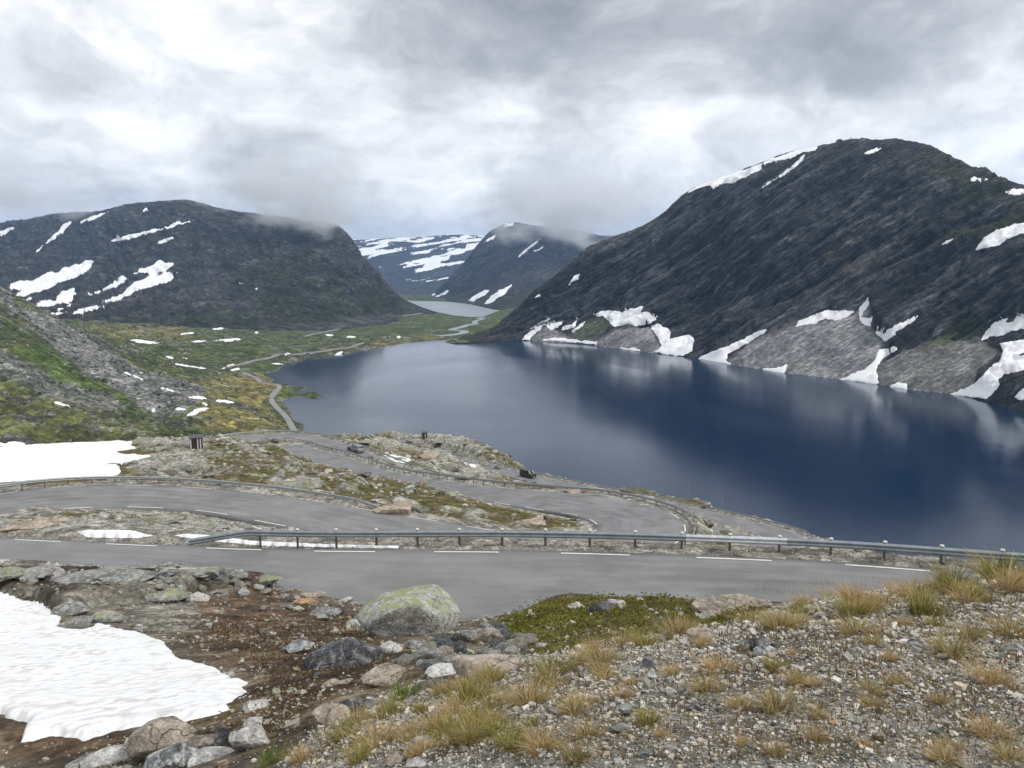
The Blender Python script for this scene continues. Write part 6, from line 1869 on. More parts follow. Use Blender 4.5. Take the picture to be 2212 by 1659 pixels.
def build_midrocks():
    r = np.random.RandomState(21)
    n = 26000
    s = r.uniform(-.8, .62, n); q = r.uniform(math.log(36), math.log(262), n)
    fs = np.interp(s, s_, np.arange(NCOL)).astype(int); fq = np.clip(np.interp(q, q_, np.arange(len(q_))).astype(int), 0, NROW - 1)
    y = np.exp(q); x = s * y; z = hill_z(x, y)
    px, py = to_px(np.stack([x, y, z], -1))
    dns = .10 + .5 * (fbm(x / 9, y / 9, 0 * x, 3) > .12) + .3 * (fbm(x / 3, y / 3, 5 + 0 * x, 2) > .25)
    inside = np.zeros(len(x), bool)
    for p in SNOWPOL: inside |= poly_sd(px, py, p) > 0
    keep = (Hdist[fq, fs] > 1.3) & (r.uniform(0, 1, n) < dns) & ~inside & (px > -60) & (px < 2270) & (py > 935)
    x, y, z = x[keep][:5200], y[keep][:5200], z[keep][:5200]; k = len(x)
    sz = np.clip(r.lognormal(math.log(.0040), .6, k) * y, .12, 2.2)
    pal = np.array([(.40, .39, .35), (.30, .295, .26), (.46, .445, .40), (.22, .22, .20), (.36, .37, .27), (.12, .115, .10), (.44, .37, .29)])
    P = np.stack([x, y, z + sz * .12], 1)
    stones_joined('rubble', P, sz, pal[r.choice(len(pal), k)] * r.uniform(.75, 1.15, (k, 1)), m_scatter, 'loose rubble and small rocks strewn over the mossy slope', 1, 5, 14, (.35, .75))
    # verge gravel along the asphalt edges nearest the camera
    P, S = [], []
    for E, sg in ((RR, 1), (RL, -1)):
        d = RR - RL; d[:, 2] = 0; d /= np.linalg.norm(d, axis=1)[:, None]
        for i in range(0, len(E), 1):
            if E[i, 1] > 60: continue
            u, v = to_px(E[i])
            if not (-40 < u < 2260) or (sg < 0): continue
            for _ in range(34):
                o = abs(r.normal(.75, .45)) + .06; t = r.uniform(-.4, .4)
                q = E[i] + sg * d[i] * o + np.array([-d[i, 1], d[i, 0], 0]) * t
                q[2] = float(hill_z(q[0], q[1])); P.append(q); S.append(r.lognormal(math.log(.055), .45))
    P = np.array(P); S = np.clip(S, .03, .2); P[:, 2] += S * .15
    stones_joined('verge_gravel', P, S, np.array([(.42, .39, .33), (.33, .31, .27), (.50, .47, .41), (.22, .20, .17)])[r.choice(4, len(P))], m_gravel, 'pale gravel verge under the near guardrail', 0, 7, 20)


SNOWPOL = [[(-150, 974), (0, 965), (130, 957), (290, 951), (300, 968), (330, 984), (290, 995), (258, 1012), (262, 1022), (245, 1032), (0, 1044), (-150, 1050)], [(-150, 925), (60, 946), (90, 958), (0, 966), (-150, 970)]]
build_midrocks()


def build_soilstones():
    r = np.random.RandomState(31)
    n = 22000
    s = r.uniform(-.8, .35, n); q = r.uniform(math.log(4.5), math.log(27), n)
    y = np.exp(q); x = s * y; z = hill_z(x, y); px, py = to_px(np.stack([x, y, z], -1))
    fs = np.interp(s, s_, np.arange(NCOL)).astype(int); fq = np.clip(np.interp(q, q_, np.arange(len(q_))).astype(int), 0, NROW - 1)
    sn = poly_sd(px, py, cA([(0, 330), (300, 420), (440, 560), (720, 570), (1180, 700), (1310, 830), (1810, 1020), (1640, 1180), (1000, 1310), (600, 1410), (150, 1425), (-500, 1300), (-500, 330)])) > -3
    dn = .25 + .6 * (fbm(x / 2, y / 2, 0 * x, 3) > .1) - .5 * Hmoss[fq, fs]
    keep = (Hdist[fq, fs] > .9) & ~sn & (Hgravel[fq, fs] < .4) & (px > -40) & (px < 1750) & (py > 1215) & (r.uniform(0, 1, n) < dn)
    x, y, z = x[keep], y[keep], z[keep]; k = len(x)
    sz = np.clip(r.lognormal(math.log(.0032), .6, k) * y, .015, .2)
    pal = np.array([(.36, .33, .28), (.46, .44, .40), (.24, .23, .21), (.30, .24, .17), (.14, .12, .10), (.34, .36, .25)])
    stones_joined('soil_pebbles', np.stack([x, y, z + sz * .1], 1), sz, pal[r.choice(len(pal), k)] * r.uniform(.7, 1.1, (k, 1)), m_gravel, 'pebbles and chips strewn over the brown soil and lichen', 0, 9, 24)


build_soilstones()
vp, vs_, vc_ = valley_boulders()
stones_joined('valley_rubble', vp, vs_, vc_, m_scatter, 'boulders and low bushes strewn over the valley slope', 0, 13, 24, (.4, .8))

# ------------------------------------------------------------------ grass


def blade_mesh(name, nbl, rad, hgt, spread, cols, seed, droop=.5, wid=.004, stems=0):
    r = np.random.RandomState(seed); V, F, C = [], [], []
    for b in range(nbl + stems):
        st = b >= nbl
        a = r.uniform(0, 6.28); rr_ = rad * math.sqrt(r.uniform(0, 1)) * .55
        x0, y0 = rr_ * math.cos(a), rr_ * math.sin(a)
        a2 = a + r.normal(0, .5); lean = spread * r.uniform(.15, 1.0) * (.45 if st else 1)
        h = hgt * (r.uniform(1.5, 2.3) if st else r.uniform(.55, 1.1)); wv = wid * r.uniform(.7, 1.3) * (.6 if st else 1)
        n = 4
        pa = a2 + 1.57 + r.uniform(-.6, .6)
        c = np.array(cols[r.randint(len(cols))]) * r.uniform(.75, 1.2)
        i0 = len(V)
        for k in range(n):
            t = k / (n - 1)
            ho = h * lean * (t ** 1.5); z = h * (t - droop * lean * t * t * .55)
            w_ = wv * (1 - .85 * t)
            cx, cy = x0 + ho * math.cos(a2), y0 + ho * math.sin(a2)
            V += [(cx - w_ * math.cos(pa), cy - w_ * math.sin(pa), z - .02), (cx + w_ * math.cos(pa), cy + w_ * math.sin(pa), z - .02)]
            C += [c, c]
        for k in range(n - 1): F.append((i0 + 2 * k, i0 + 2 * k + 1, i0 + 2 * k + 3, i0 + 2 * k + 2))
    return mesh_np(name, np.array(V), np.array(F), False, np.array(C), m_grass)


def grass_mat():
    m, t = new_mat('grass_blades')
    col = t.n('ShaderNodeVertexColor', layer_name='Col').outputs[0]
    oi = t.n('ShaderNodeObjectInfo').outputs['Random']
    c = t.mix(1.0, col, t.ramp(oi, [(0, (.8, .84, .75)), (1, (1.15, 1.1, 1.05))]), 'MULTIPLY')
    out = t.n('ShaderNodeOutputMaterial')
    d = t.n('ShaderNodeBsdfDiffuse', in_0=c); tr = t.n('ShaderNodeBsdfTranslucent', in_0=c)
    mx = t.n('ShaderNodeMixShader', in_0=.25, in_1=d.outputs[0], in_2=tr.outputs[0])
    t.link(mx.outputs[0], out.inputs[0])
    return m


m_grass = grass_mat()
DRY = [(.44, .345, .185), (.54, .44, .26), (.37, .28, .14), (.28, .21, .10), (.47, .37, .19), (.33, .22, .11)]
OLV = [(.27, .25, .07), (.19, .20, .05), (.40, .32, .13), (.18, .17, .05), (.46, .36, .16)]
GRN = [(.11, .17, .03), (.15, .20, .04), (.08, .13, .025), (.22, .21, .06)]
TUFT = {
    'dry': [blade_mesh('dry_tuft', 260, .5, .80, 1.0, DRY, 40 + i, .6, .010) for i in range(4)],
    'olv': [blade_mesh('olive_tuft', 260, .5, .80, .9, OLV, 50 + i, .6, .010) for i in range(4)],
    'tall': [blade_mesh('stem_tuft', 60, .5, .7, .9, DRY, 60 + i, .5, .009, stems=14) for i in range(3)],
    'grn': [blade_mesh('green_tuft', 130, .5, .8, 1.0, GRN, 70 + i, .7, .012, stems=10) for i in range(2)],
    'wisp': [blade_mesh('wispy_stems', 14, .5, .8, .7, DRY, 80 + i, .4, .006, stems=9) for i in range(3)],
}
GT = [('D', [(1680, 840, 290, 'dry', 'largest round dry grass tuft on the right of the gravel bank'), (1960, 1030, 225, 'dry', 'dry tuft below the largest round tuft at right'), (1080, 1110, 200, 'dry', 'dry tuft in the middle of the open gravel'), (1000, 670, 230, 'dry', None), (960, 550, 270, 'olv', None), (1490, 530, 250, 'olv', None), (1690, 320, 260, 'olv', None), (2060, 280, 330, 'olv', 'tall grass clump on the crest at the right picture edge'), (2080, 360, 240, 'dry', None), (2130, 680, 270, 'dry', 'rusty dry tuft cut by the right picture edge'),
        (1820, 700, 170, 'dry', None), (400, 920, 145, 'olv', None), (430, 620, 200, 'dry', None), (560, 600, 190, 'dry', None), (140, 1215, 160, 'dry', None), (400, 1240, 260, 'dry', None), (720, 1275, 155, 'dry', None), (410, 1540, 175, 'dry', None), (700, 1430, 165, 'dry', None), (1250, 850, 115, 'dry', None), (1290, 1030, 135, 'dry', None), (1110, 740, 115, 'olv', None), (1120, 1190, 125, 'dry', None), (1640, 1605, 230, 'dry', None), (2100, 1610, 210, 'dry', None), (1060, 1470, 100, 'dry', None), (1770, 430, 155, 'dry', None), (800, 410, 190, 'tall', None), (1260, 340, 140, 'tall', None), (1610, 1165, 125, 'dry', None), (180, 1465, 115, 'dry', None), (560, 1030, 150, 'dry', None), (700, 1035, 120, 'dry', None), (1960, 1410, 200, 'dry', None), (1680, 1485, 120, 'dry', None), (1330, 590, 90, 'dry', None), (1560, 600, 130, 'olv', None), (1450, 420, 150, 'dry', None), (1300, 400, 160, 'dry', None), (540, 810, 110, 'dry', None), (1000, 350, 150, 'wisp', None), (1120, 300, 150, 'wisp', None), (500, 400, 170, 'wisp', None), (300, 380, 170, 'wisp', None), (680, 370, 170, 'wisp', None), (1540, 280, 150, 'wisp', None), (1900, 240, 170, 'wisp', None)]),
      ('C', [(1540, 960, 240, 'dry', None), (700, 900, 320, 'dry', None), (560, 900, 210, 'dry', None), (330, 980, 270, 'olv', None), (180, 1180, 280, 'dry', None), (480, 1260, 260, 'dry', None), (1010, 1320, 190, 'olv', 'dense olive tuft with red leaves at its foot on the gravel'), (250, 1530, 270, 'dry', None), (490, 1590, 200, 'dry', None), (580, 1420, 230, 'dry', None), (1210, 960, 180, 'dry', None), (1450, 1095, 260, 'dry', None), (1680, 1215, 170, 'dry', None), (1230, 700, 290, 'dry', None), (1420, 760, 170, 'dry', None), (1750, 590, 230, 'dry', None), (1960, 640, 220, 'dry', None), (830, 1130, 170, 'dry', None), (60, 1500, 170, 'olv', None), (900, 1030, 110, 'dry', None), (1120, 1400, 110, 'dry', None), (430, 1000, 130, 'wisp', None), (580, 800, 150, 'wisp', None)]),
      ('B', [(1090, 1150, 270, 'grn', 'bright green grass tuft with long straw stems'), (1040, 1010, 230, 'tall', 'tall straw coloured stems rising behind the green tuft'), (1560, 1190, 280, 'olv', None), (1660, 1130, 220, 'dry', None), (2130, 1040, 170, 'dry', None), (1700, 1010, 220, 'dry', None), (2000, 1190, 270, 'dry', None), (1420, 1420, 280, 'olv', None), (1620, 1370, 260, 'olv', None), (1480, 1480, 220, 'olv', None), (900, 1490, 280, 'dry', None), (660, 1430, 220, 'olv', None), (340, 1590, 180, 'dry', None), (1860, 1470, 240, 'olv', None), (2080, 1500, 220, 'dry', None), (750, 1320, 220, 'dry', None), (990, 1270, 220, 'olv', None), (130, 1600, 210, 'grn', 'dark green leafy clump at the bottom left of the bank'), (1440, 1060, 140, 'dry', None), (1230, 1540, 200, 'dry', None), (560, 1480, 170, 'wisp', None), (310, 1330, 150, 'wisp', None), (1200, 1240, 150, 'olv', None), (760, 1600, 180, 'olv', None)])]
rg = random.Random(9)
for cr, lst in GT:
    for cx, by, ww, kd_, lab in lst:
        (x, y), = CR[cr]([(cx, by)])
        hit = hill_hit(x, min(y, 1656) - ww * .2976 * .12)
        k = ww * .2976 / FPX * hit.length * rg.uniform(.95, 1.25)
        o = link('grass_tuft', rg.choice(TUFT[kd_]), None, hit)
        o.scale = (k, k, k * rg.uniform(.38, .68)); o.rotation_euler = (0, 0, rg.uniform(0, 6.28))
        lab = lab or beside({'dry': 'dry grass tuft', 'olv': 'olive grass tuft', 'tall': 'tall stemmed grass tuft', 'grn': 'green grass tuft', 'wisp': 'wispy grass stems'}[kd_], x, y, None)
        tag(o, lab or {'dry': 'dry straw coloured grass tuft growing on the gravel bank', 'olv': 'olive and straw mixed grass tuft on the gravel bank', 'tall': 'dry tuft with tall thin stems on the bank crest', 'grn': 'green tuft', 'wisp': 'sparse wispy grass stems rising from the bank'}[kd_], 'grass tuft', 'grass tufts on the bank')


for k, (x, y) in enumerate(scatter_px([(880, 1520), (1100, 1435), (1350, 1390), (1650, 1345), (1740, 1300), (2000, 1265), (2212, 1240), (2212, 1290), (1800, 1340), (1420, 1440), (1250, 1530), (1050, 1620), (760, 1650)], 46, 91)):
    hit = hill_hit(x, y); kk = rg.uniform(34, 72) / FPX * hit.length
    kd_ = rg.choice(['dry', 'dry', 'olv', 'dry'])
    o = link('grass_tuft', rg.choice(TUFT[kd_]), None, hit); o.scale = (kk, kk, kk * rg.uniform(.45, .75)); o.rotation_euler = (0, 0, rg.uniform(0, 6.28))
    tag(o, beside({'dry': 'dry grass tuft', 'olv': 'olive grass tuft', 'tall': 'tall stemmed grass tuft'}[kd_], x, y, 'dry grass tuft in the grassy belt between gravel and boulders'), 'grass tuft', 'grassy belt tufts')


def build_moss():
    r = np.random.RandomState(77)
    V, F, C = [], [], []
    pts = scatter_px([(1090, 1345), (1150, 1300), (1300, 1288), (1420, 1288), (1600, 1302), (1680, 1320), (1640, 1348), (1500, 1368), (1300, 1398), (1190, 1420), (1140, 1390)], 2600, 6)
    pts += scatter_px([(420, 1350), (760, 1330), (860, 1420), (700, 1520), (560, 1600), (420, 1640), (300, 1650), (560, 1560), (600, 1480)], 1300, 8)
    pts += scatter_px([(620, 1620), (900, 1500), (1300, 1400), (1650, 1340), (2212, 1250), (2212, 1650), (640, 1650)], 4200, 9)
    px, py = np.array(pts).T
    for i, (x, y) in enumerate(pts):
        h = hill_hit(x, y)
        g = i < 2600
        cs = [(.17, .18, .035), (.13, .12, .03), (.22, .19, .05), (.13, .085, .035), (.19, .20, .035)] if g else [(.13, .085, .04), (.10, .06, .03), (.16, .12, .05)] if i < 3900 else [(.40, .31, .16), (.27, .21, .10), (.22, .12, .07), (.20, .17, .06)]
        for _ in range(4):
            c = np.array(cs[r.randint(len(cs))]); a = r.uniform(0, 6.28); s = h.length * r.uniform(.0016, .0034) * (1.2 if g else .8); l = s * r.uniform(.6, 1.5) * (.6 if g else 1 if i < 3900 else 2.2); i0 = len(V)
            ox, oy = r.normal(0, h.length * .006, 2); bx, by = h.x + ox, h.y + oy
            dx, dy = math.cos(a), math.sin(a)
            V += [(bx - dx * s * .5, by - dy * s * .5, h.z - .01), (bx + dx * s * .5, by + dy * s * .5, h.z - .01), (bx + r.normal(0, s * .6), by + r.normal(0, s * .6), h.z + l)]
            F.append((i0, i0 + 1, i0 + 2)); C += [c, c, c]
    o = link('moss', mesh_np('moss', np.array(V), np.array(F), False, np.array(C), m_grass))
    tag(o, 'short moss and heather growing on bank and soil', 'moss', kind='stuff')


build_moss()

#==PART4==
# ------------------------------------------------------------------ vehicles
m_silver = plain('silver_paint', (0.30, 0.31, 0.32), .28, .6, .6)
m_black = plain('black_paint', (0.02, 0.02, 0.022), .2, 0, .8)
m_glass = plain('car_glass', (0.012, 0.014, 0.016), .06, 0, .9)
m_scr = plain('windscreen_sheen_glass', (0.34, 0.40, 0.40), .2, 0, .9)  # sky reflection on the van windscreen painted in as a pale colour
m_tyre = plain('tyre_rubber', (0.02, 0.02, 0.02), .9)
m_rim = plain('wheel_rim', (0.22, 0.23, 0.24), .4, .7)
m_trim = plain('dark_trim', (0.03, 0.03, 0.032), .6)
m_plate = plain('number_plate', (0.7, 0.7, 0.68), .5)
m_tail = plain('tail_light_lens', (0.30, 0.02, 0.02), .3)
m_head = plain('headlight_lens', (0.55, 0.56, 0.57), .15)


def st_at(S, x):
    S = np.array(S); o = np.argsort(S[:, 0]); S = S[o]
    return [np.interp(x, S[:, 0], S[:, k]) for k in range(1, 6)]


def half(S, x):
    zb, zl, zr, w_, wr = st_at(S, x)
    zl = min(zl, zr - .03)
    return np.array([(0, zb), (w_ * .9, zb), (w_, zb + .18 * (zl - zb)), (w_ * 1.0, zb + .65 * (zl - zb)), (w_ * .965, zl), (wr + .02, zr - .06 if zr - zl > .12 else zr - .02), (wr * .86, zr), (0, zr + .015)])


def body_mesh(S, mat):
    xs = sorted(set(list(np.linspace(S[0][0], S[-1][0], 34)) + [s[0] for s in S]), reverse=True)
    V = []
    for x in xs:
        h = half(S, x)
        ring = [(x, y, z) for y, z in h] + [(x, -y, z) for y, z in h[-2:0:-1]]
        V += ring
    n = 14; m = len(xs)
    F = [(a * n + b, a * n + (b + 1) % n, (a + 1) * n + (b + 1) % n, (a + 1) * n + b) for a in range(m - 1) for b in range(n)]
    me = bpy.data.meshes.new('body'); me.from_pydata(V, [], F + [tuple(range(n)), tuple(range((m - 1) * n, m * n))[::-1]])
    me.materials.append(mat)
    for p in me.polygons: p.use_smooth = True
    me.set_sharp_from_angle(angle=math.radians(38))
    return me


def strip(name, pts, mat, parent, nrow=2):
    P = np.array(pts, float)
    return link(name, mesh_np(name, P, grid_faces(len(P) // nrow, nrow), False, None, mat), parent)


def bx(name, c, s, mat, parent):
    V = np.array([(x, y, z) for x in (-.5, .5) for y in (-.5, .5) for z in (-.5, .5)]) * np.array(s) + np.array(c)
    F = np.array([(0, 1, 3, 2), (4, 6, 7, 5), (0, 4, 5, 1), (2, 3, 7, 6), (0, 2, 6, 4), (1, 5, 7, 3)])
    return link(name, mesh_np(name, V, F, False, None, mat), parent)


def lathe_x(prof, n=20):
    """profile (y, r) turned about the y axis"""
    V = [(r * math.cos(a), y, r * math.sin(a)) for y, r in prof for a in np.linspace(0, 2 * math.pi, n, endpoint=False)]
    F = [(i * n + j, i * n + (j + 1) % n, (i + 1) * n + (j + 1) % n, (i + 1) * n + j) for i in range(len(prof) - 1) for j in range(n)]
    return np.array(V), np.array(F)


def vehicle(name, label, cat, S, paint, axle, wr_, side, ws, rw, front, rear, glass):
    root = empty(name); tag(root, label, cat)
    link('body', body_mesh(S, paint), root)
    for sy in (1, -1):
        for x0, x1 in side:
            pts = []
            for x in np.linspace(x0, x1, 6):
                h = half(S, x); lo = h[4] + (h[5] - h[4]) * .12; hi = h[4] + (h[5] - h[4]) * .88
                for q in (lo, hi): pts.append((x, sy * (q[0] + .008), q[1]))
            strip('side_window', pts, m_glass, root)
        for ax in axle:
            w_ = link('wheel', None, root) if False else empty('wheel', (ax, sy * .80, wr_)); w_.parent = root
            V, F = lathe_x([(-.11, wr_ * .62), (-.11, wr_ * .93), (-.06, wr_), (.06, wr_), (.11, wr_ * .93), (.11, wr_ * .62)])
            link('tyre', mesh_np('tyre', V, F, True, None, m_tyre), w_)
            V, F = lathe_x([(-.09, .001), (-.09, wr_ * .3), (-.07, wr_ * .62), (.07, wr_ * .62), (.09, wr_ * .3), (.09, .001)], 16)
            link('rim', mesh_np('rim', V, F, True, None, m_rim), w_)
            bx('wheel_arch', (ax, sy * .895, wr_ + .1), (wr_ * 2.25, .05, wr_ * 1.5), m_trim, root)
        bx('mirror', (ws[0] - .12, sy * 1.0, 1.16), (.12, .2, .14), paint, root)
    (xa, ya, za), (xb, yb, zb) = ws[1], ws[2]
    strip('windscreen', [(xa, -ya, za), (xa, ya, za), (xb, -yb, zb), (xb, yb, zb)], glass, root)
    (xa, ya, za), (xb, yb, zb) = rw
    strip('rear_window', [(xa, -ya, za), (xa, ya, za), (xb, -yb, zb), (xb, yb, zb)], m_glass, root)
    for sy in (1, -1):
        bx('headlight', (front[0], sy * .62, front[1]), (.06, .26, .13), m_head, root)
        bx('tail_light', (rear[0], sy * .68, rear[1]), (.06, .2, .2), m_tail, root)
    bx('bumper', (front[0] + .03, 0, .42), (.14, 1.5, .2), m_trim if paint is m_black else paint, root)
    bx('bumper', (rear[0] - .03, 0, .48), (.14, 1.5, .2), paint, root)
    bx('number_plate', (front[0] + .11, 0, .42), (.02, .5, .11), m_plate, root)
    bx('number_plate', (rear[0] - .11, 0, .80 if paint is m_silver else .5), (.02, .5, .11), m_plate, root)
    return root


SUV = [(2.24, .36, .74, .80, .70, .52), (2.05, .26, .88, .93, .84, .70), (1.3, .22, .95, 1.04, .90, .78), (.95, .22, 1.0, 1.09, .91, .80), (.15, .22, 1.02, 1.60, .91, .64), (-.5, .22, 1.03, 1.66, .91, .64), (-1.5, .22, 1.05, 1.62, .91, .62), (-1.9, .25, 1.06, 1.46, .90, .62), (-2.15, .32, 1.04, 1.12, .86, .72), (-2.26, .40, .84, .92, .78, .62)]
suv = vehicle('suv', 'silver grey estate car driving uphill between two guardrails', 'car', SUV, m_silver, (1.36, -1.36), .35, ((.35, -.45), (-.55, -1.75)), (1.0, (.98, .74, 1.115), (.26, .58, 1.575)), ((-1.86, .55, 1.52), (-2.16, .68, 1.14)), (2.16, .74), (-2.2, .92), m_glass)
VAN = [(2.36, .32, .92, .98, .76, .62), (2.22, .24, 1.06, 1.12, .86, .76), (1.75, .22, 1.14, 1.24, .90, .82), (1.02, .22, 1.16, 1.90, .91, .74), (.5, .22, 1.16, 1.96, .91, .76), (-2.0, .22, 1.16, 1.95, .91, .76), (-2.32, .25, 1.15, 1.86, .90, .74), (-2.42, .34, 1.10, 1.70, .86, .70)]
van = vehicle('van', 'black passenger van driving towards the camera beside the lake', 'van', VAN, m_black, (1.5, -1.45), .34, ((.9, .1), (0, -1.0), (-1.1, -2.1)), (1.55, (1.72, .78, 1.27), (1.06, .68, 1.87)), ((-2.34, .62, 1.78), (-2.45, .76, 1.22)), (2.28, .84), (-2.4, .95), m_scr)


def on_road(o, i, frac, rev, dz=.03):
    t = RC[min(i + 2, len(RC) - 1)] - RC[i - 2]
    if rev: t = -t
    p = RL[i] * (1 - frac) + RR[i] * frac
    o.location = (p[0], p[1], p[2] + dz)
    o.rotation_euler = (0, -math.atan2(t[2], math.hypot(t[0], t[1])), math.atan2(t[1], t[0]))


def centre_ix(px, lo, hi):
    u, v = to_px(RC[lo:hi]); return lo + int(np.argmin(abs(u - px)))


on_road(suv, centre_ix(764, iD0 + 5, iDe), .42, True)
on_road(van, centre_ix(1140, iE0 + 20, iE1), .50, True)

# ------------------------------------------------------------------ person at the far rail
def make_person():
    J = {'pelvis': (0, 0, .92, .135), 'waist': (.03, 0, 1.06, .13), 'chest': (.10, 0, 1.27, .15), 'neck': (.17, 0, 1.44, .06), 'head0': (.20, 0, 1.52, .085), 'head': (.22, 0, 1.62, .10),
         'shl': (.12, .17, 1.37, .065), 'ell': (.24, .24, 1.14, .045), 'wrl': (.42, .18, 1.02, .034), 'hal': (.48, .17, 1.01, .038), 'shr': (.12, -.17, 1.37, .065), 'elr': (.24, -.24, 1.14, .045), 'wrr': (.42, -.18, 1.02, .034), 'har': (.48, -.17, 1.01, .038),
         'hil': (0, .10, .88, .10), 'knl': (.03, .11, .49, .065), 'anl': (-.02, .11, .08, .048), 'tol': (.14, .12, .04, .045), 'hir': (0, -.10, .88, .10), 'knr': (.05, -.11, .49, .065), 'anr': (.02, -.11, .08, .048), 'tor': (.18, -.12, .04, .045)}
    E = [('pelvis', 'waist'), ('waist', 'chest'), ('chest', 'neck'), ('neck', 'head0'), ('head0', 'head'), ('chest', 'shl'), ('shl', 'ell'), ('ell', 'wrl'), ('wrl', 'hal'), ('chest', 'shr'), ('shr', 'elr'), ('elr', 'wrr'), ('wrr', 'har'), ('pelvis', 'hil'), ('hil', 'knl'), ('knl', 'anl'), ('anl', 'tol'), ('pelvis', 'hir'), ('hir', 'knr'), ('knr', 'anr'), ('anr', 'tor')]
    ks = list(J); me = bpy.data.meshes.new('body')
    me.from_pydata([J[k][:3] for k in ks], [(ks.index(a), ks.index(b)) for a, b in E], [])
    o = link('body', me)
    sk = o.modifiers.new('skin', 'SKIN'); ss = o.modifiers.new('sub', 'SUBSURF'); ss.levels = 1; ss.render_levels = 1
    for k, v in zip(ks, me.skin_vertices[0].data): v.radius = (J[k][3],) * 2; v.use_root = (k == 'pelvis')
    dg = bpy.context.evaluated_depsgraph_get(); m2 = bpy.data.meshes.new_from_object(o.evaluated_get(dg)); bpy.data.objects.remove(o)
    for nm, c in (('trousers', (.015, .015, .02)), ('jacket', (.30, .17, .11)), ('skin', (.45, .28, .20)), ('hair', (.05, .03, .02))): m2.materials.append(plain('person_' + nm, c, .8))
    for p in m2.polygons:
        c = p.center; p.use_smooth = True
        p.material_index = 0 if c.z < .98 and c.x < .3 else 2 if (c.x > .36 and c.z < 1.1) else 1 if c.z < 1.46 else (3 if c.z > 1.62 or c.x < .16 else 2)
    return m2


ip = centre_ix(906, iE2, iE3)
pe = empty('person'); tag(pe, 'person in dark trousers leaning on the rail of the far road', 'person')
link('body', make_person(), pe)
pp = edge_point('R', ip, .55, 0); dd = (RR - RL)[ip]
pe.location = tuple(pp); pe.rotation_euler = (0, 0, math.atan2(dd[1], dd[0]))

# ------------------------------------------------------------------ sheds, poles, sign, cairn
m_board = plain('dark_board', (.045, .038, .034), .85, var=.3, scale=6)
m_wboard = plain('white_board', (.55, .56, .57), .8, var=.15, scale=6)
m_roofd = plain('felt_roof', (.085, .09, .10), .7, var=.15)


def shed(px, pyb, w_, d_, h_, rz, label, pattern):
    hit = hill_hit(px, pyb, 60); root = empty('shed', hit + Vector((0, 0, -.1)), rz); tag(root, label, 'shed', 'small wooden sheds')
    bx('frame', (0, 0, h_ / 2), (w_ - .08, d_ - .08, h_), m_trim, root)
    n = len(pattern)
    for side in range(4):
        L = w_ if side % 2 == 0 else d_
        for k in range(n):
            u = (k + .5) / n * L - L / 2; hh2 = h_ - .02 * (k % 2)
            c = [(u, -d_ / 2, hh2 / 2), (w_ / 2, u, hh2 / 2), (-u, d_ / 2, hh2 / 2), (-w_ / 2, -u, hh2 / 2)][side]
            s = (L / n - .025, .04, hh2) if side % 2 == 0 else (.04, L / n - .025, hh2)
            bx('board', c, s, m_wboard if pattern[(k + side * 2) % n] else m_board, root)
    ov = .16
    V = np.array([(-w_ / 2 - ov, -d_ / 2 - ov, h_ + .12), (w_ / 2 + ov, -d_ / 2 - ov, h_ + .12), (w_ / 2 + ov, d_ / 2 + ov, h_ + .34), (-w_ / 2 - ov, d_ / 2 + ov, h_ + .34)])
    V = np.concatenate([V, V - np.array([0, 0, .1])])
    F = np.array([(0, 1, 2, 3), (7, 6, 5, 4), (0, 4, 5, 1), (1, 5, 6, 2), (2, 6, 7, 3), (3, 7, 4, 0)])
    link('roof', mesh_np('roof', V, F, False, None, m_roofd), root)
    bx('gable_filler', (0, d_ / 2 - .06, h_ + .1), (w_ - .1, .04, .3), m_board, root)
    return root


sh1 = shed(424, 967, 2.0, 1.6, 1.85, .45, 'small dark and white striped wooden shed beside the mossy slope', [1, 0, 0, 0, 0, 1, 0, 1, 0])
sh2 = shed(917, 946, 1.5, 1.4, 1.7, .3, 'tiny dark shed on top of the rocky knoll above the lake', [0, 0, 0, 1, 0, 0])
m_pole = plain('weathered_pole', (.34, .31, .26), .85, var=.2, scale=3)
for px_, hgt, lab in ((1364, 4.0, 'left snow marker pole standing above the moss mound'), (1472, 4.6, 'middle tallest snow marker pole behind the hairpin bend'), (1543, 3.2, 'right faint snow marker pole at the lake side rail')):
    i = iE0 + int(np.argmin(abs(to_px(RR[iE0 + 10:iE1])[0] - px_))) + 10
    d = (RR - RL)[i]; d = d / np.linalg.norm(d); p = RR[i] + d * 1.3
    z = float(hill_z(p[0], p[1]))
    o = empty('snow_pole', (p[0], p[1], z - .4)); tag(o, lab, 'snow pole', 'snow marker poles')
    me = tube(.045, hgt + .4, 8, .7); me.materials.append(m_pole); link('pole', me, o); o.children[0].rotation_euler = (0, .02, 0)
    me = tube(.047, .25, 8, 1); me.materials.append(plain('pole_band', (.5, .5, .48), .5)); c = link('reflector_band', me, o, (0, 0, hgt * .72))
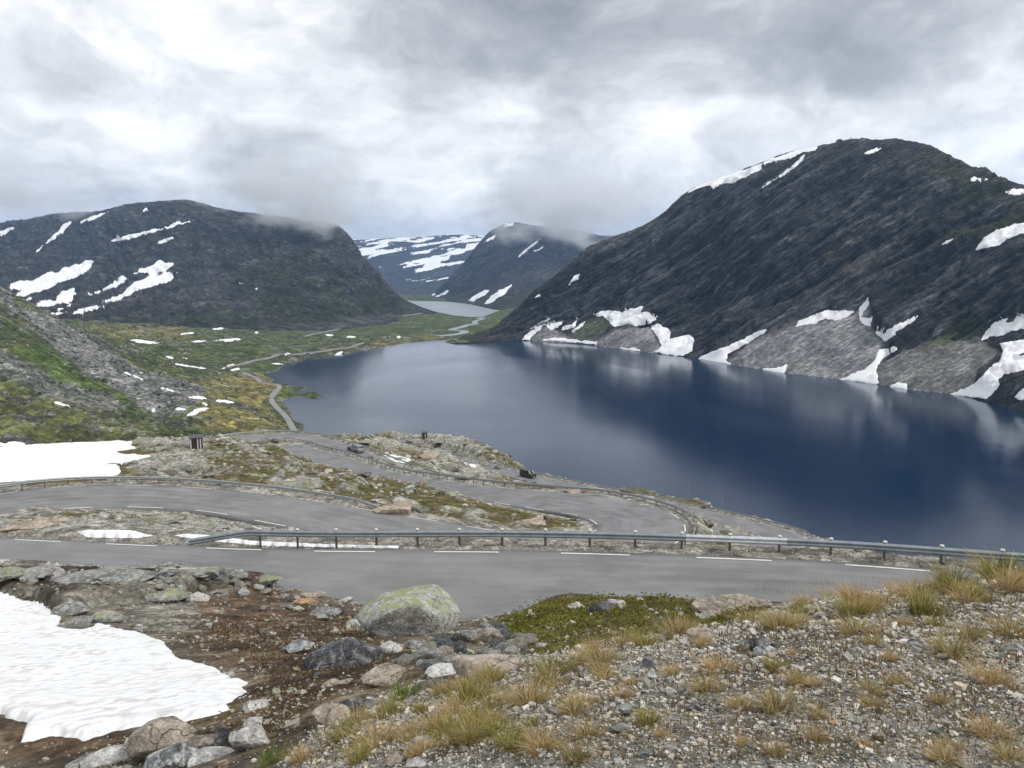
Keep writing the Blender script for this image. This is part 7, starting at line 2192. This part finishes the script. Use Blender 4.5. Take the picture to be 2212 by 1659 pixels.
# speed sign on the last bend
i = centre_ix(854, iE2, len(RC) - 120); hit = hill_hit(854, 950, 100)
sg = empty('road_sign', hit, .1); tag(sg, 'round red bordered road sign at the last bend', 'sign')
me = tube(.04, 1.9); me.materials.append(m_rim); link('pole', me, sg)
def disc(r, y, mat, nm, par, z=1.75):
    a = np.linspace(0, 2 * math.pi, 20, endpoint=False)
    V = np.concatenate([np.stack([r * np.cos(a), 0 * a + y, r * np.sin(a) + z], 1), np.stack([r * np.cos(a), 0 * a + y + .03, r * np.sin(a) + z], 1)])
    me = bpy.data.meshes.new(nm); me.from_pydata([tuple(v) for v in V], [], [tuple(range(20)), tuple(range(39, 19, -1))] + [(k, 20 + k, 20 + (k + 1) % 20, (k + 1) % 20) for k in range(20)]); me.materials.append(mat)
    return link(nm, me, par)
pl_ = disc(.42, -.06, plain('sign_red', (.5, .03, .03), .5), 'sign_plate', sg); disc(.28, -.075, m_plate, 'sign_face', pl_)
# cairn on the summit
rb = BVHTree.FromPolygons([tuple(v) for v in RG.reshape(-1, 3)], [tuple(f) for f in grid_faces(*RG.shape[:2]).tolist()])
top = at_y(1840, 302, 1460)
ray_h = rb.ray_cast(Vector((top[0], top[1] + 4, 900)), Vector((0, 0, -1)))
ca_ = empty('cairn', ray_h[0] - Vector((0, 0, .6))); tag(ca_, 'stone cairn standing on the dome mountain summit', 'cairn')
zz = 0.0
for k in range(7):
    V, F = rock_np(700 + k, 2, 9, .05); s = 2.4 - .3 * k
    link('stone', mesh_np('cairn_stone', V * np.array([s, s, .95]), F, False, None, RM['fardark']), ca_, (.1 * math.sin(k * 2), .1 * math.cos(k), zz + .45)); zz += .72

# ------------------------------------------------------------------ low cloud on the summits and the hazy air


def cloud(name, label, px, py, Y, wpx, hpx, depth, seed, dens=.02, thr=.0, nsc=.006):
    c = at_y(px, py, Y); k = Y / FPX
    bm = bmesh.new(); bmesh.ops.create_icosphere(bm, subdivisions=3, radius=1.0); me = bpy.data.meshes.new(name); bm.to_mesh(me); bm.free()
    o = link(name, me, None, tuple(c)); o.scale = (wpx * k / 2, depth / 2, hpx * k / 2)
    m = bpy.data.materials.new(name); m.use_nodes = True; t = NT(m.node_tree)
    tc = t.n('ShaderNodeTexCoord').outputs['Object']; pos = t.n('ShaderNodeNewGeometry').outputs['Position']
    r = t.vmath('LENGTH', tc, out=1)
    p = t.vmath('ADD', pos, (seed * 371.0, seed * 97.0, 0))
    n = t.noise(t.vmath('MULTIPLY', p, (1, 1, 1.7)), nsc, 5, .58)
    f = t.math('ADD', t.math('MULTIPLY', t.math('SUBTRACT', n, .5), 3.2), t.math('SUBTRACT', .62 + thr, r))
    dn = t.math('MULTIPLY', t.smooth(f, 0.0, .75), dens)
    pv = t.n('ShaderNodeVolumePrincipled'); pv.inputs['Color'].default_value = (.97, .975, .985, 1); pv.inputs['Anisotropy'].default_value = .35
    t.link(dn, pv.inputs['Density'])
    out = t.n('ShaderNodeOutputMaterial'); t.link(pv.outputs[0], out.inputs['Volume'])
    me.materials.append(m)
    tag(o, label, 'cloud', 'low clouds on the summits')
    return o


CLOUDS = True
if CLOUDS:
    cloud('cloud', 'grey cloud draped over the right shoulder of the left mountain', 660, 415, 2600, 480, 220, 700, 1, .011, .08)
    cloud('cloud', 'grey cloud covering the far blue mountain top', 1235, 440, 3850, 480, 225, 1100, 2, .009, .14, .004)
    cloud('cloud', 'thin cloud at the far left summit ridge', 60, 420, 2950, 460, 170, 700, 3, .007, .0)
    cloud('cloud', 'thin wisp just over the left mountain summit', 380, 410, 2900, 330, 80, 320, 4, .004, -.08)
HAZE = True
if HAZE:
    x0, x1, y0, y1, z0, z1 = -9000, 9000, -200, 12500, -420, 700
    V = np.array([(x, y, z) for x in (x0, x1) for y in (y0, y1) for z in (z0, z1)])
    F = np.array([(0, 1, 3, 2), (4, 6, 7, 5), (0, 4, 5, 1), (2, 3, 7, 6), (0, 2, 6, 4), (1, 5, 7, 3)])
    m = bpy.data.materials.new('haze'); m.use_nodes = True; t = NT(m.node_tree)
    pv = t.n('ShaderNodeVolumePrincipled'); pv.inputs['Color'].default_value = (.36, .62, 1.0, 1); pv.inputs['Density'].default_value = 5.5e-5; pv.inputs['Anisotropy'].default_value = .2
    out = t.n('ShaderNodeOutputMaterial'); t.link(pv.outputs[0], out.inputs['Volume'])
    o = link('haze', mesh_np('haze', V, F, False, None, m)); tag(o, 'thin bluish haze filling the valley air', 'haze', kind='stuff')
